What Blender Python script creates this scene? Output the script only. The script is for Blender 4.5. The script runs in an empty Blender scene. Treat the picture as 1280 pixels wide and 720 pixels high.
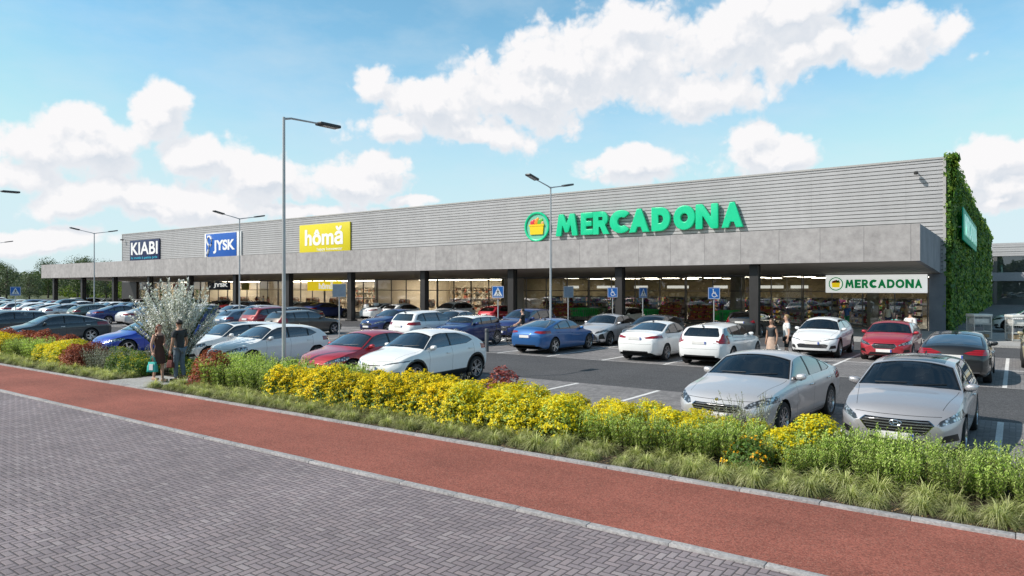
import bpy, bmesh, math, random
from mathutils import Vector, Matrix, noise as mnoise

R = math.radians
rnd = random.Random(7)
SC = bpy.context.scene
COL = SC.collection

# ------------------------------------------------------------------ objects
def link(o, parent=None):
    COL.objects.link(o)
    if parent is not None:
        o.parent = parent
    return o

def empty(name, loc=(0, 0, 0), rz=0.0, parent=None):
    o = bpy.data.objects.new(name, None)
    o.empty_display_size = 0.2
    o.location = loc
    o.rotation_euler = (0, 0, rz)
    return link(o, parent)

def tag(o, label=None, cat=None, group=None, kind=None):
    if label: o['label'] = label
    if cat: o['category'] = cat
    if group: o['group'] = group
    if kind: o['kind'] = kind
    return o

KIDS = {}
def kids(o):
    return KIDS.get(o.name, [])

def reg(o):
    if o.parent is not None:
        KIDS.setdefault(o.parent.name, []).append(o)
    return o

def copy_tree(o, parent=None):
    c = o.copy()
    COL.objects.link(c)
    c.parent = parent
    reg(c)
    for ch in list(kids(o)):
        copy_tree(ch, c)
    return c

def bm_obj(name, bm, mats, parent=None, loc=None, smooth=True, sharp=40):
    me = bpy.data.meshes.new(name)
    bm.to_mesh(me)
    bm.free()
    return me_obj(name, me, mats, parent, loc, smooth, sharp)

def me_obj(name, me, mats, parent=None, loc=None, smooth=True, sharp=40):
    if not isinstance(mats, (list, tuple)):
        mats = [mats]
    for m in mats:
        me.materials.append(m)
    if smooth:
        me.shade_smooth()
        if sharp:
            me.set_sharp_from_angle(angle=R(sharp))
    o = bpy.data.objects.new(name, me)
    if loc is not None:
        o.location = loc
    link(o, parent)
    return reg(o)

class MB:
    """collects shapes into one mesh"""
    def __init__(self):
        self.v, self.f, self.m = [], [], []
    def add(self, vs, fs, mi=0):
        b = len(self.v)
        self.v += [tuple(p) for p in vs]
        self.f += [tuple(i + b for i in f) for f in fs]
        self.m += [mi] * len(fs)
        return self
    def box(self, x0, x1, y0, y1, z0, z1, mi=0, M=None):
        vs = [(x0, y0, z0), (x1, y0, z0), (x1, y1, z0), (x0, y1, z0), (x0, y0, z1), (x1, y0, z1), (x1, y1, z1), (x0, y1, z1)]
        if M is not None:
            vs = [M @ Vector(p) for p in vs]
        return self.add(vs, [(0, 3, 2, 1), (4, 5, 6, 7), (0, 1, 5, 4), (1, 2, 6, 5), (2, 3, 7, 6), (3, 0, 4, 7)], mi)
    def bbox(self, x0, x1, y0, y1, z0, z1, b=0.01, mi=0, M=None):
        """box with chamfered edges"""
        bm = bmesh.new()
        r = bmesh.ops.create_cube(bm, size=1)
        for v in bm.verts:
            v.co = Vector(((x0 + x1) / 2 + v.co.x * (x1 - x0), (y0 + y1) / 2 + v.co.y * (y1 - y0), (z0 + z1) / 2 + v.co.z * (z1 - z0)))
        bmesh.ops.bevel(bm, geom=list(bm.edges), offset=b, segments=2, affect='EDGES', profile=0.5)
        return self.addbm(bm, mi, M)
    def addbm(self, bm, mi=0, M=None):
        bm.verts.index_update()
        vs = [(M @ v.co if M is not None else v.co.copy()) for v in bm.verts]
        fs = [[v.index for v in f.verts] for f in bm.faces]
        bm.free()
        return self.add(vs, fs, mi)
    def quad(self, a, b, c, d, mi=0):
        return self.add([a, b, c, d], [(0, 1, 2, 3)], mi)
    def tube(self, pts, rad, n=8, mi=0, cap=True):
        pts = [Vector(p) for p in pts]
        rads = rad if isinstance(rad, (list, tuple)) else [rad] * len(pts)
        vs, fs = [], []
        up = Vector((0, 0, 1))
        for i, p in enumerate(pts):
            t = (pts[min(i + 1, len(pts) - 1)] - pts[max(i - 1, 0)]).normalized()
            ref = up if abs(t.z) < 0.95 else Vector((1, 0, 0))
            a = t.cross(ref).normalized(); b = t.cross(a)
            for k in range(n):
                th = 2 * math.pi * k / n
                vs.append(p + (a * math.cos(th) + b * math.sin(th)) * rads[i])
        for i in range(len(pts) - 1):
            for k in range(n):
                k2 = (k + 1) % n
                fs.append((i * n + k, (i + 1) * n + k, (i + 1) * n + k2, i * n + k2))
        if cap:
            fs.append(tuple(range(n)))
            fs.append(tuple(range((len(pts) - 1) * n, len(pts) * n))[::-1])
        return self.add(vs, fs, mi)
    def lathe(self, prof, n=24, mi=0, axis='Z', c=(0, 0, 0)):
        vs, fs = [], []
        for r, h in prof:
            for k in range(n):
                th = 2 * math.pi * k / n
                x, y = r * math.cos(th), r * math.sin(th)
                p = (x, y, h) if axis == 'Z' else ((x, h, y) if axis == 'Y' else (h, x, y))
                vs.append((p[0] + c[0], p[1] + c[1], p[2] + c[2]))
        for i in range(len(prof) - 1):
            for k in range(n):
                k2 = (k + 1) % n
                fs.append((i * n + k, i * n + k2, (i + 1) * n + k2, (i + 1) * n + k))
        return self.add(vs, fs, mi)
    def prism(self, poly, z0, z1, mi=0, M=None):
        n = len(poly)
        vs = [(x, y, z0) for x, y in poly] + [(x, y, z1) for x, y in poly]
        if M is not None:
            vs = [M @ Vector(p) for p in vs]
        fs = [tuple(range(n))[::-1], tuple(range(n, 2 * n))] + [(i, (i + 1) % n, n + (i + 1) % n, n + i) for i in range(n)]
        return self.add(vs, fs, mi)
    def build(self, name, mats, parent=None, loc=None, smooth=False, sharp=35, fix=False):
        me = bpy.data.meshes.new(name)
        me.from_pydata(self.v, [], self.f)
        me.polygons.foreach_set('material_index', self.m)
        if fix:
            bm = bmesh.new(); bm.from_mesh(me)
            bmesh.ops.recalc_face_normals(bm, faces=list(bm.faces)); bm.to_mesh(me); bm.free()
        me.update()
        return me_obj(name, me, mats, parent, loc, smooth, sharp)

# ------------------------------------------------------------------ materials
class NT:
    """tiny node-graph writer"""
    def __init__(self, tree):
        self.t = tree; self.N = tree.nodes; self.L = tree.links
    def n(self, typ, **kw):
        nd = self.N.new(typ)
        for k, v in kw.items():
            setattr(nd, k, v)
        return nd
    def link(self, a, b):
        self.L.new(a, b)
    def put(self, sock, val):
        if hasattr(val, 'is_linked') or isinstance(val, bpy.types.NodeSocket):
            self.L.new(val, sock)
        else:
            sock.default_value = val
    def math(self, op, a, b=0.0, c=None, clamp=False):
        nd = self.n('ShaderNodeMath', operation=op, use_clamp=clamp)
        self.put(nd.inputs[0], a); self.put(nd.inputs[1], b)
        if c is not None: self.put(nd.inputs[2], c)
        return nd.outputs[0]
    def vmath(self, op, a, b=None):
        nd = self.n('ShaderNodeVectorMath', operation=op)
        self.put(nd.inputs[0], a)
        if b is not None: self.put(nd.inputs[1], b)
        return nd.outputs['Value'] if op in ('LENGTH', 'DOT_PRODUCT', 'DISTANCE') else nd.outputs[0]
    def mix(self, fac, a, b, blend='MIX'):
        nd = self.n('ShaderNodeMix', data_type='RGBA', blend_type=blend)
        self.put(nd.inputs[0], fac); self.put(nd.inputs[6], a); self.put(nd.inputs[7], b)
        return nd.outputs[2]
    def maprange(self, v, a, b, c=0.0, d=1.0, smooth=False):
        nd = self.n('ShaderNodeMapRange')
        if smooth: nd.interpolation_type = 'SMOOTHSTEP'
        for i, x in enumerate((v, a, b, c, d)):
            self.put(nd.inputs[i], x)
        return nd.outputs[0]
    def noise(self, vec, scale, detail=4.0, rough=0.55, out=0, dist=0.0):
        nd = self.n('ShaderNodeTexNoise')
        if vec is not None: self.link(vec, nd.inputs['Vector'])
        nd.inputs['Scale'].default_value = scale; nd.inputs['Detail'].default_value = detail
        nd.inputs['Roughness'].default_value = rough; nd.inputs['Distortion'].default_value = dist
        return nd.outputs[out]
    def voronoi(self, vec, scale, out='Distance', feature='F1'):
        nd = self.n('ShaderNodeTexVoronoi', feature=feature)
        if vec is not None: self.link(vec, nd.inputs['Vector'])
        nd.inputs['Scale'].default_value = scale
        return nd.outputs[out]
    def sep(self, v):
        nd = self.n('ShaderNodeSeparateXYZ'); self.link(v, nd.inputs[0]); return nd.outputs
    def comb(self, x, y, z=0.0):
        nd = self.n('ShaderNodeCombineXYZ')
        self.put(nd.inputs[0], x); self.put(nd.inputs[1], y); self.put(nd.inputs[2], z)
        return nd.outputs[0]
    def bump(self, h, strength=0.3, dist=0.02, normal=None):
        nd = self.n('ShaderNodeBump')
        nd.inputs['Strength'].default_value = strength; nd.inputs['Distance'].default_value = dist
        self.link(h, nd.inputs['Height'])
        if normal is not None: self.link(normal, nd.inputs['Normal'])
        return nd.outputs[0]

def rgb(c, a=1.0):
    return (c[0], c[1], c[2], a)

MATS = {}
def new_mat(name):
    m = bpy.data.materials.new(name)
    m.use_nodes = True
    g = NT(m.node_tree)
    b = m.node_tree.nodes['Principled BSDF']
    MATS[name] = m
    return m, g, b

def coord(g, kind='Object'):
    return g.n('ShaderNodeTexCoord').outputs[kind]

def world_pos(g):
    return g.n('ShaderNodeNewGeometry').outputs['Position']

def mat(name, c, rough=0.6, metal=0.0, var=0.12, scale=6.0, bump=0.0, bscale=40.0, coat=0.0, spec=0.5, space='Object'):
    if name in MATS: return MATS[name]
    m, g, b = new_mat(name)
    v = coord(g, space)
    if var > 0:
        n = g.noise(v, scale, 5.0)
        k = g.maprange(n, 0.3, 0.7, 1 - var, 1 + var)
        mx = g.mix(1.0, rgb(c), g.comb(k, k, k), 'MULTIPLY')
        g.link(mx, b.inputs['Base Color'])
    else:
        b.inputs['Base Color'].default_value = rgb(c)
    b.inputs['Roughness'].default_value = rough
    b.inputs['Metallic'].default_value = metal
    b.inputs['Specular IOR Level'].default_value = spec
    if coat:
        b.inputs['Coat Weight'].default_value = coat; b.inputs['Coat Roughness'].default_value = 0.03
    if bump:
        g.link(g.bump(g.noise(v, bscale, 4.0), bump, 0.02), b.inputs['Normal'])
    return m

def paint(name, c, metal=0.0):
    """car paint: base + flake + clear coat + a little road dust near the sills"""
    if name in MATS: return MATS[name]
    m, g, b = new_mat(name)
    v = coord(g)
    z = g.sep(v)[2]
    dust = g.math('MULTIPLY', g.maprange(z, 0.2, 0.62, 0.32, 0.0), g.noise(v, 7.0, 4.0))
    fl = g.noise(v, 900.0, 1.0)
    k = g.maprange(fl, 0.3, 0.7, 0.9, 1.1)
    base = g.mix(1.0, rgb(c), g.comb(k, k, k), 'MULTIPLY')
    g.link(g.mix(dust, base, rgb((0.22, 0.20, 0.18))), b.inputs['Base Color'])
    b.inputs['Metallic'].default_value = metal
    b.inputs['Roughness'].default_value = 0.42 if metal else 0.5
    b.inputs['Coat Weight'].default_value = 1.0
    b.inputs['Coat Roughness'].default_value = 0.04
    return m
# ================================================================== CARS
PAINTS = {
 'silver': ((0.70, 0.68, 0.69), 0.6), 'grey': ((0.27, 0.27, 0.285), 0.6), 'white': ((0.84, 0.84, 0.84), 0.0),
 'dark grey': ((0.055, 0.065, 0.075), 0.5), 'black': ((0.006, 0.007, 0.009), 0.0), 'red': ((0.42, 0.02, 0.035), 0.2),
 'dark red': ((0.27, 0.015, 0.02), 0.2), 'blue': ((0.015, 0.11, 0.33), 0.3), 'bright blue': ((0.01, 0.05, 0.42), 0.2),
 'dark blue': ((0.015, 0.035, 0.16), 0.35), 'brown': ((0.085, 0.07, 0.062), 0.5), 'beige': ((0.42, 0.37, 0.24), 0.3),
 'cream': ((0.70, 0.66, 0.56), 0.0), 'steel blue': ((0.12, 0.19, 0.27), 0.5), 'green grey': ((0.10, 0.13, 0.12), 0.4),
}
def car_paint(col):
    c, me = PAINTS[col]
    return paint('car_paint_' + col.replace(' ', '_'), c, me)

def make_car_mats():
    M = {}
    m, g, b = new_mat('car_glass')           # tinted glazing: one can see the cabin darkly
    g.N.remove(b)
    fr = g.n('ShaderNodeFresnel'); fr.inputs[0].default_value = 1.5
    tr = g.n('ShaderNodeBsdfTransparent'); tr.inputs[0].default_value = (0.24, 0.29, 0.32, 1)
    gl = g.n('ShaderNodeBsdfGlossy'); gl.inputs['Roughness'].default_value = 0.02; gl.inputs[0].default_value = (0.95, 0.97, 1, 1)
    mx = g.n('ShaderNodeMixShader')
    g.link(g.math('ADD', g.math('MULTIPLY', fr.outputs[0], 1.4), 0.15, clamp=True), mx.inputs[0])
    g.link(tr.outputs[0], mx.inputs[1]); g.link(gl.outputs[0], mx.inputs[2])
    g.link(mx.outputs[0], g.N['Material Output'].inputs[0])
    M['glass'] = m
    M['black'] = mat('black_plastic_trim', (0.012, 0.012, 0.013), 0.38, var=0.1)
    M['rubber'] = mat('tyre_rubber', (0.018, 0.018, 0.019), 0.8, var=0.25, scale=9)
    M['alloy'] = mat('wheel_alloy', (0.55, 0.55, 0.57), 0.25, 0.9, var=0.1)
    M['darkalloy'] = mat('wheel_dark_alloy', (0.12, 0.12, 0.125), 0.3, 0.8, var=0.1)
    M['chrome'] = mat('car_chrome', (0.75, 0.75, 0.77), 0.08, 1.0, var=0.0)
    M['cabin'] = mat('cabin_upholstery', (0.025, 0.024, 0.024), 0.8, var=0.2, scale=12)
    M['plate'] = mat('number_plate_white', (0.78, 0.76, 0.74), 0.4, var=0.05)
    M['euro'] = mat('number_plate_blue', (0.02, 0.06, 0.40), 0.4, var=0.0)
    M['under'] = mat('underbody_black', (0.006, 0.006, 0.006), 0.9, var=0.0)
    # headlamp: bright reflector facets behind a clear cover
    m, g, b = new_mat('headlamp_glass')
    v = coord(g)
    c = g.voronoi(v, 16.0, 'Distance')
    k = g.maprange(c, 0.05, 0.55, 0.92, 0.10)
    g.link(g.comb(k, g.math('MULTIPLY', k, 1.02), g.math('MULTIPLY', k, 1.06)), b.inputs['Base Color'])
    b.inputs['Metallic'].default_value = 0.7; b.inputs['Roughness'].default_value = 0.16
    b.inputs['Coat Weight'].default_value = 1.0; b.inputs['Coat Roughness'].default_value = 0.01
    g.link(g.bump(c, 0.5, 0.02), b.inputs['Normal'])
    M['head'] = m
    m, g, b = new_mat('tail_lamp_red')
    v = coord(g)
    z = g.sep(v)[2]
    st = g.math('SINE', g.math('MULTIPLY', z, 110.0))
    g.link(g.mix(g.maprange(st, -0.6, 0.9), rgb((0.16, 0.004, 0.008)), rgb((0.34, 0.010, 0.018))), b.inputs['Base Color'])
    b.inputs['Roughness'].default_value = 0.12; b.inputs['Coat Weight'].default_value = 1.0
    M['tail'] = m
    # grille: black with thin bright horizontal bars
    m, g, b = new_mat('grille_bars')
    z = g.sep(coord(g))[2]
    f = g.math('FRACT', g.math('MULTIPLY', z, 22.0))
    bar = g.maprange(g.math('ABSOLUTE', g.math('SUBTRACT', f, 0.5)), 0.30, 0.36, 0.0, 1.0)
    g.link(g.mix(bar, rgb((0.008, 0.008, 0.009)), rgb((0.34, 0.34, 0.35))), b.inputs['Base Color'])
    g.link(g.math('MULTIPLY', bar, 0.8), b.inputs['Metallic'])
    b.inputs['Roughness'].default_value = 0.25
    g.link(g.bump(bar, 0.6, 0.02), b.inputs['Normal'])
    M['grille'] = m
    return M
CM = make_car_mats()

def polyfun(pts):
    pts = sorted(pts)
    def raw(x):
        if x <= pts[0][0]: return pts[0][1]
        for (a, b), (c, d) in zip(pts, pts[1:]):
            if x <= c: return b + (d - b) * (x - a) / (c - a)
        return pts[-1][1]
    def f(x, s=0.07):
        w = (0.06, 0.12, 0.2, 0.24, 0.2, 0.12, 0.06)
        return sum(k * raw(x + s * (i - 3) * 0.6) for i, k in enumerate(w))
    return f

SIDE = [(0.0, 0.885), (0.05, 0.935), (0.14, 0.968), (0.28, 0.982), (0.45, 0.988), (0.60, 0.990), (0.70, 1.0), (0.76, 1.0), (0.84, 0.985), (0.92, 0.965), (1.0, 0.930)]

def inside(poly, x, y):
    s = 0
    n = len(poly)
    for i in range(n):
        (ax, ay), (bx, by) = poly[i], poly[(i + 1) % n]
        cr = (bx - ax) * (y - ay) - (by - ay) * (x - ax)
        if abs(cr) < 1e-12: continue
        if s == 0: s = 1 if cr > 0 else -1
        elif (cr > 0) != (s > 0): return False
    return True

def cut(bm, poly, ax, pred):
    """slice the faces that pass pred along a convex outline seen along one axis; returns the faces inside"""
    i, j = ax
    k = 3 - i - j
    lo = (min(p[0] for p in poly) - 1e-3, min(p[1] for p in poly) - 1e-3)
    hi = (max(p[0] for p in poly) + 1e-3, max(p[1] for p in poly) + 1e-3)
    def near(f):
        a = [v.co[i] for v in f.verts]; b = [v.co[j] for v in f.verts]
        return max(a) >= lo[0] and min(a) <= hi[0] and max(b) >= lo[1] and min(b) <= hi[1]
    fs = [f for f in bm.faces if near(f) and pred(f.calc_center_median(), f.normal)]
    n = len(poly)
    for e in range(n):
        (ax_, ay_), (bx_, by_) = poly[e], poly[(e + 1) % n]
        co = [0, 0, 0]; no = [0, 0, 0]
        co[i], co[j] = ax_, ay_
        no[i], no[j] = (by_ - ay_), -(bx_ - ax_)
        geom = set(fs)
        for f in fs:
            geom.update(f.edges); geom.update(f.verts)
        r = bmesh.ops.bisect_plane(bm, geom=list(geom), dist=2e-5, plane_co=co, plane_no=no)
        fs = [g for g in r['geom'] if isinstance(g, bmesh.types.BMFace)]
        fs = [f for f in set(fs) if f.is_valid]
    out = []
    for f in fs:
        c = f.calc_center_median()
        if inside(poly, c[i], c[j]): out.append(f)
    return out

def split(bm, faces, push=0.0):
    b2 = bmesh.new()
    mp = {}
    for f in faces:
        for v in f.verts:
            if v not in mp: mp[v] = b2.verts.new(v.co + v.normal * push)
        try:
            g = b2.faces.new([mp[v] for v in f.verts]); g.material_index = f.material_index
        except ValueError: pass
    bmesh.ops.delete(bm, geom=list(faces), context='FACES')
    return b2

def largest(faces):
    faces = set(faces); best = []
    while faces:
        st = [faces.pop()]; isl = []
        while st:
            f = st.pop(); isl.append(f)
            for e in f.edges:
                for g in e.link_faces:
                    if g in faces: faces.discard(g); st.append(g)
        if len(isl) > len(best): best = isl
    return best

def circle(cx, cz, r, n=26):
    return [(cx + r * math.cos(2 * math.pi * k / n), cz + r * math.sin(2 * math.pi * k / n)) for k in range(n)]

def shrink(poly, d):
    cx = sum(p[0] for p in poly) / len(poly); cy = sum(p[1] for p in poly) / len(poly)
    out = []
    for x, y in poly:
        r = math.hypot(x - cx, y - cy)
        k = max(0.0, 1 - d * 1.3 / max(r, 1e-6))
        out.append((cx + (x - cx) * k, cy + (y - cy) * k))
    return out

_wheel_cache = {}
def wheel_meshes(r, w, style):
    key = (round(r, 3), style)
    if key in _wheel_cache: return _wheel_cache[key]
    rr = r * 0.70
    t = MB()
    t.lathe([(rr, -w * .46), (r * .80, -w * .5), (r * .93, -w * .49), (r * .985, -w * .40), (r, -w * .25), (r, w * .25), (r * .985, w * .40), (r * .93, w * .49), (r * .80, w * .5), (rr, w * .46)], 36, 0, 'Y')
    k = MB()
    # barrel, lip and hub
    k.lathe([(rr * 1.01, w * .47), (rr * .96, w * .47), (rr * .93, w * .40), (rr * .92, -w * .4)], 36, 0, 'Y')
    k.lathe([(0.001, w * .40), (rr * .16, w * .39), (rr * .20, w * .33), (rr * .22, w * .1)], 16, 0, 'Y')
    k.lathe([(0.001, w * .05), (rr * .62, w * .05), (rr * .62, 0.0)], 24, 1, 'Y')
    ns = {'five': 5, 'ten': 10, 'twin': 5}[style]
    for s in range(ns):
        offs = [0.0] if style != 'twin' else [-0.17, 0.17]
        for of in offs:
            th = 2 * math.pi * s / ns + of
            M = Matrix.Rotation(-th, 4, 'Y')
            a = {'five': 0.17, 'ten': 0.075, 'twin': 0.085}[style] * rr
            vs = [(rr * .12, w * .38, -a), (rr * .12, w * .38, a), (rr * .95, w * .43, -a * .75), (rr * .95, w * .43, a * .75),
                  (rr * .12, w * .20, -a), (rr * .12, w * .20, a), (rr * .95, w * .30, -a * .75), (rr * .95, w * .30, a * .75)]
            k.add([M @ Vector(p) for p in vs], [(0, 1, 3, 2), (4, 6, 7, 5), (0, 2, 6, 4), (1, 5, 7, 3), (0, 4, 5, 1), (2, 3, 7, 6)], 0)
    _wheel_cache[key] = (t, k)
    return t, k

def make_car(kind, P, color):
    """one car, nose to +X, wheels on z = 0.  P holds the shape curves."""
    L, W, wb, fo, wr = P['L'], P['W'], P['wb'], P['fo'], P['wr']
    h = L / 2
    xf = h - fo; xr = xf - wb
    top = polyfun([(x * h, z) for x, z in P['top']])
    beltf = polyfun([(x * h, z) for x, z in P['belt']])
    bot = polyfun([(x * h, z) for x, z in P['bot']])
    plan = polyfun([(x * h, k * W / 2) for x, k in P['plan']])
    tum, ed = P.get('tumble', 0.42), P.get('edge', 0.085)
    def belt(x): return min(beltf(x), top(x) - 0.012)
    xs = [-h, -h + .012, -h + .03, -h + .06, -h + .10, -h + .15]
    n = int((L - .30) / 0.062)
    xs += [-h + .15 + (L - .30) * i / n for i in range(1, n)]
    xs += [h - .15, h - .10, h - .06, h - .03, h - .012, h]
    def section(x):
        e = 1.0
        dE = h - abs(x)
        rr = P.get('round', 0.34)
        if dE < rr: e = 1 - (P.get('rf', 0.20) if x > 0 else P.get('rrk', 0.14)) * (1 - dE / rr) ** 2.6
        w = plan(x) * e
        zb, zt = bot(x), top(x)
        zl = belt(x)
        pts = []
        for t in (0.0, .04, .1, .18, .28, .38, .5, .6, .67, .72, .77, .83, .9, .95, 1.0):
            for (a, fa), (b, fb) in zip(SIDE, SIDE[1:]):
                if t <= b + 1e-9:
                    k = fa + (fb - fa) * (t - a) / (b - a); break
            pts.append((w * k, zb + (zl - zb) * t))
        yb = w * SIDE[-1][1]
        ze = max(zl + 0.001, zt - ed)
        rise = ze - zl
        ye = yb - tum * rise - 0.10 * rise * rise
        for t in (.08, .25, .42, .58, .74, .88, 1.0):
            zz = zl + rise * t
            pts.append((yb - tum * rise * t - 0.10 * (rise * t) ** 2 + 0.012 * math.sin(math.pi * t) * min(1, rise * 4), zz))
        for q in (.035, .08, .15, .25, .38, .52, .68, .84, 1.0):
            pts.append((ye * (1 - q), ze + (zt - ze) * (1 - (1 - q) ** 2.6)))
        return pts
    bm = bmesh.new()
    rings = []
    for x in xs:
        s = section(x)
        ring = [bm.verts.new((x, y, z)) for y, z in s] + [bm.verts.new((x, -y, z)) for y, z in reversed(s[:-1])]
        rings.append(ring)
    m = len(rings[0])
    for a, b in zip(rings, rings[1:]):
        for k in range(m - 1):
            bm.faces.new((a[k], a[k + 1], b[k + 1], b[k]))
    half = (m - 1) // 2
    for ring, sgn in ((rings[0], -1), (rings[-1], 1)):
        cols = 14
        prev = None
        for k in range(half + 1):
            if k == half:
                row = [ring[half]]
            else:
                a, b = ring[k], ring[m - 1 - k]
                row = [a] + [bm.verts.new(a.co.lerp(b.co, c / cols)) for c in range(1, cols)] + [b]
            if prev is not None:
                if len(row) == 1:
                    for c in range(cols): bm.faces.new((prev[c], prev[c + 1], row[0]) if sgn < 0 else (prev[c + 1], prev[c], row[0]))
                else:
                    for c in range(cols):
                        q = (prev[c], prev[c + 1], row[c + 1], row[c])
                        bm.faces.new(q if sgn < 0 else q[::-1])
            prev = row
    # shape nose and tail: swept in plan, raked in side view
    zf, zr = P.get('nosez', 0.52), P.get('tailz', 0.60)
    for v in bm.verts:
        x, y, z = v.co
        ay = abs(y) / (W / 2)
        if x > xf - .15:
            s = (x - xf + .15) / (h - xf + .15)
            dx = -P.get('sweepf', 0.26) * s * s * ay ** 2.4
            dz = (z - zf) / 0.3
            dx -= s ** 3 * (P.get('rakef', 0.07) * dz * dz if dz > 0 else 0.05 * dz * dz)
            v.co.x += dx
        elif x < xr + .1:
            s = (xr + .1 - x) / (xr + .1 + h)
            dx = P.get('sweepr', 0.16) * s * s * ay ** 2.6
            dz = (z - zr) / 0.35
            dx += s ** 3 * (P.get('raker', 0.06) * dz * dz if dz > 0 else 0.06 * dz * dz)
            v.co.x += dx
    bmesh.ops.recalc_face_normals(bm, faces=list(bm.faces))
    if sum(f.normal.z for f in bm.faces if f.calc_center_median().z > top(0) - .1) < 0:
        bmesh.ops.reverse_faces(bm, faces=list(bm.faces))
    bmesh.ops.smooth_vert(bm, verts=[v for v in bm.verts if not v.is_boundary], factor=0.4, use_axis_x=True, use_axis_y=True, use_axis_z=True)
    bm.normal_update()
    root = empty(kind, (0, 0, 0))
    paintm = car_paint(color)
    ROOF = top(-.02 * h)
    B = lambda c, nn: True
    sidep = lambda c, nn: abs(nn.y) > 0.42
    # ---- wheel arches (cladding ring first)
    ra = wr + P.get('gap', 0.055)
    for ax_ in (xf, xr):
        if P.get('clad'):
            for f in cut(bm, circle(ax_, wr, ra + .06), (0, 2), lambda c, nn: abs(c.y) > W * .30 and abs(nn.y) > .15): f.material_index = 1
        gone = cut(bm, circle(ax_, wr, ra), (0, 2), lambda c, nn: abs(c.y) > W * .26 and c.z < wr + ra)
        bmesh.ops.delete(bm, geom=gone, context='FACES')
    for ax_ in (xf, xr):
        ee = [e for e in bm.edges if e.is_boundary and all(abs(math.hypot(v.co.x - ax_, v.co.z - wr) - ra) < 0.012 for v in e.verts)]
        r = bmesh.ops.extrude_edge_only(bm, edges=ee)
        for g in r['geom']:
            if isinstance(g, bmesh.types.BMVert): g.co.y -= math.copysign(0.30, g.co.y)
            if isinstance(g, bmesh.types.BMFace): g.material_index = 2
    if P.get('clad'):
        zc = P['clad']
        for f in cut(bm, [(xr, 0), (xf, 0), (xf, zc), (xr, zc + .05)], (0, 2), lambda c, nn: abs(nn.y) > .3 or c.z < .3): f.material_index = 1
    # ---- glass
    yb = plan(0) * .93
    xc, xh = P['cowl'] * h, P['head'] * h           # windscreen foot and head
    tc, th_ = P['rhead'] * h, P['rfoot'] * h        # rear window head and foot
    def ye(x):
        zl = belt(x); ze = max(zl, top(x) - ed); rise = ze - zl
        return plan(x) * .93 - tum * rise - .1 * rise * rise
    def screen(x0, x1, m0, m1, bow):
        y0, y1 = ye(x0) - m0, ye(x1) - m1
        s = 1 if x0 > x1 else -1
        return [(x0 - s * bow, -y0), (x0 - s * bow * .3, -y0 * .6), (x0, 0), (x0 - s * bow * .3, y0 * .6), (x0 - s * bow, y0), (x1 - s * .03, y1), (x1, 0), (x1 - s * .03, -y1)]
    pw = lambda c, nn: nn.z > .12 and nn.x > .10 and c.z > belt(c.x) - .02
    wpoly = screen(xc, xh, .035, .045, .11)
    for f in cut(bm, wpoly, (0, 1), pw): f.material_index = 1
    w_in = cut(bm, shrink(wpoly, .022), (0, 1), pw)
    b2 = split(bm, largest(w_in), -.006); bm_obj('windscreen', b2, CM['glass'], root)
    pr_ = lambda c, nn: nn.x < -.10 and c.z > P.get('rwz', .98) and c.x < tc + .2
    if P.get('tailgate'):
        # upright rear window seen from behind
        y0, y1 = P['rw'][0], P['rw'][1]; z0, z1 = P['rw'][2], P['rw'][3]
        rpoly = [(-y0, z0), (y0, z0), (y0 * 1.01, z0 + .07), (y1, z1 - .03), (y1 * .9, z1), (-y1 * .9, z1), (-y1, z1 - .03), (-y0 * 1.01, z0 + .07)]
        for f in cut(bm, rpoly, (1, 2), pr_): f.material_index = 1
        r_in = cut(bm, shrink(rpoly, .02), (1, 2), pr_)
    else:
        rpoly = screen(th_, tc, .05, .06, .09)
        for f in cut(bm, rpoly, (0, 1), lambda c, nn: nn.z > .1 and nn.x < -.03): f.material_index = 1
        r_in = cut(bm, shrink(rpoly, .02), (0, 1), lambda c, nn: nn.z > .1 and nn.x < -.03)
    if r_in:
        b2 = split(bm, largest(r_in), -.006); bm_obj('rear_window', b2, CM['glass'], root)
    if P.get('blackroof'):
        rf = [(xh - .05, -.5), (xh - .05, .5), (P['blackroof'] * h, .5), (P['blackroof'] * h, -.5)]
        for f in cut(bm, rf, (0, 1), lambda c, nn: nn.z > .75 and c.z > ROOF - .25): f.material_index = 3
    # side glazing: one dark band, panes inside it
    dlo = [(x * h, z) for x, z in P['dlo']]
    psd = lambda c, nn: abs(nn.y) > .45 and c.z > .7
    for f in cut(bm, shrink(dlo, -.018) if P.get('chromeline') else dlo, (0, 2), psd): f.material_index = 4 if P.get('chromeline') else 1
    if P.get('chromeline'):
        for f in cut(bm, dlo, (0, 2), psd): f.material_index = 1
    panes = []
    zmin = min(z for x, z in dlo) - .1; zmax = max(z for x, z in dlo) + .1
    def clip(poly, x0, x1, s=0.0):
        """part of a convex outline between two (leaning) vertical lines"""
        def half(pl, xa, keep):
            out = []
            for i in range(len(pl)):
                p, q = pl[i], pl[(i + 1) % len(pl)]
                dp = (p[0] - xa - s * (p[1] - 1.0)) * keep; dq = (q[0] - xa - s * (q[1] - 1.0)) * keep
                if dp >= 0: out.append(p)
                if dp * dq < 0:
                    t = dp / (dp - dq); out.append((p[0] + (q[0] - p[0]) * t, p[1] + (q[1] - p[1]) * t))
            return out
        return half(half(poly, x0, 1), x1, -1)
    inner = shrink(dlo, .022)
    cuts = [min(x for x, z in dlo) - .2] + [x * h for x in P['pillars']] + [max(x for x, z in dlo) + .2]
    doors = {}
    for i in range(len(cuts) - 1):
        pl = clip(inner, cuts[i] + .03, cuts[i + 1] - .03, -.06)
        if len(pl) >= 3: panes.append((i, pl))
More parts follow.
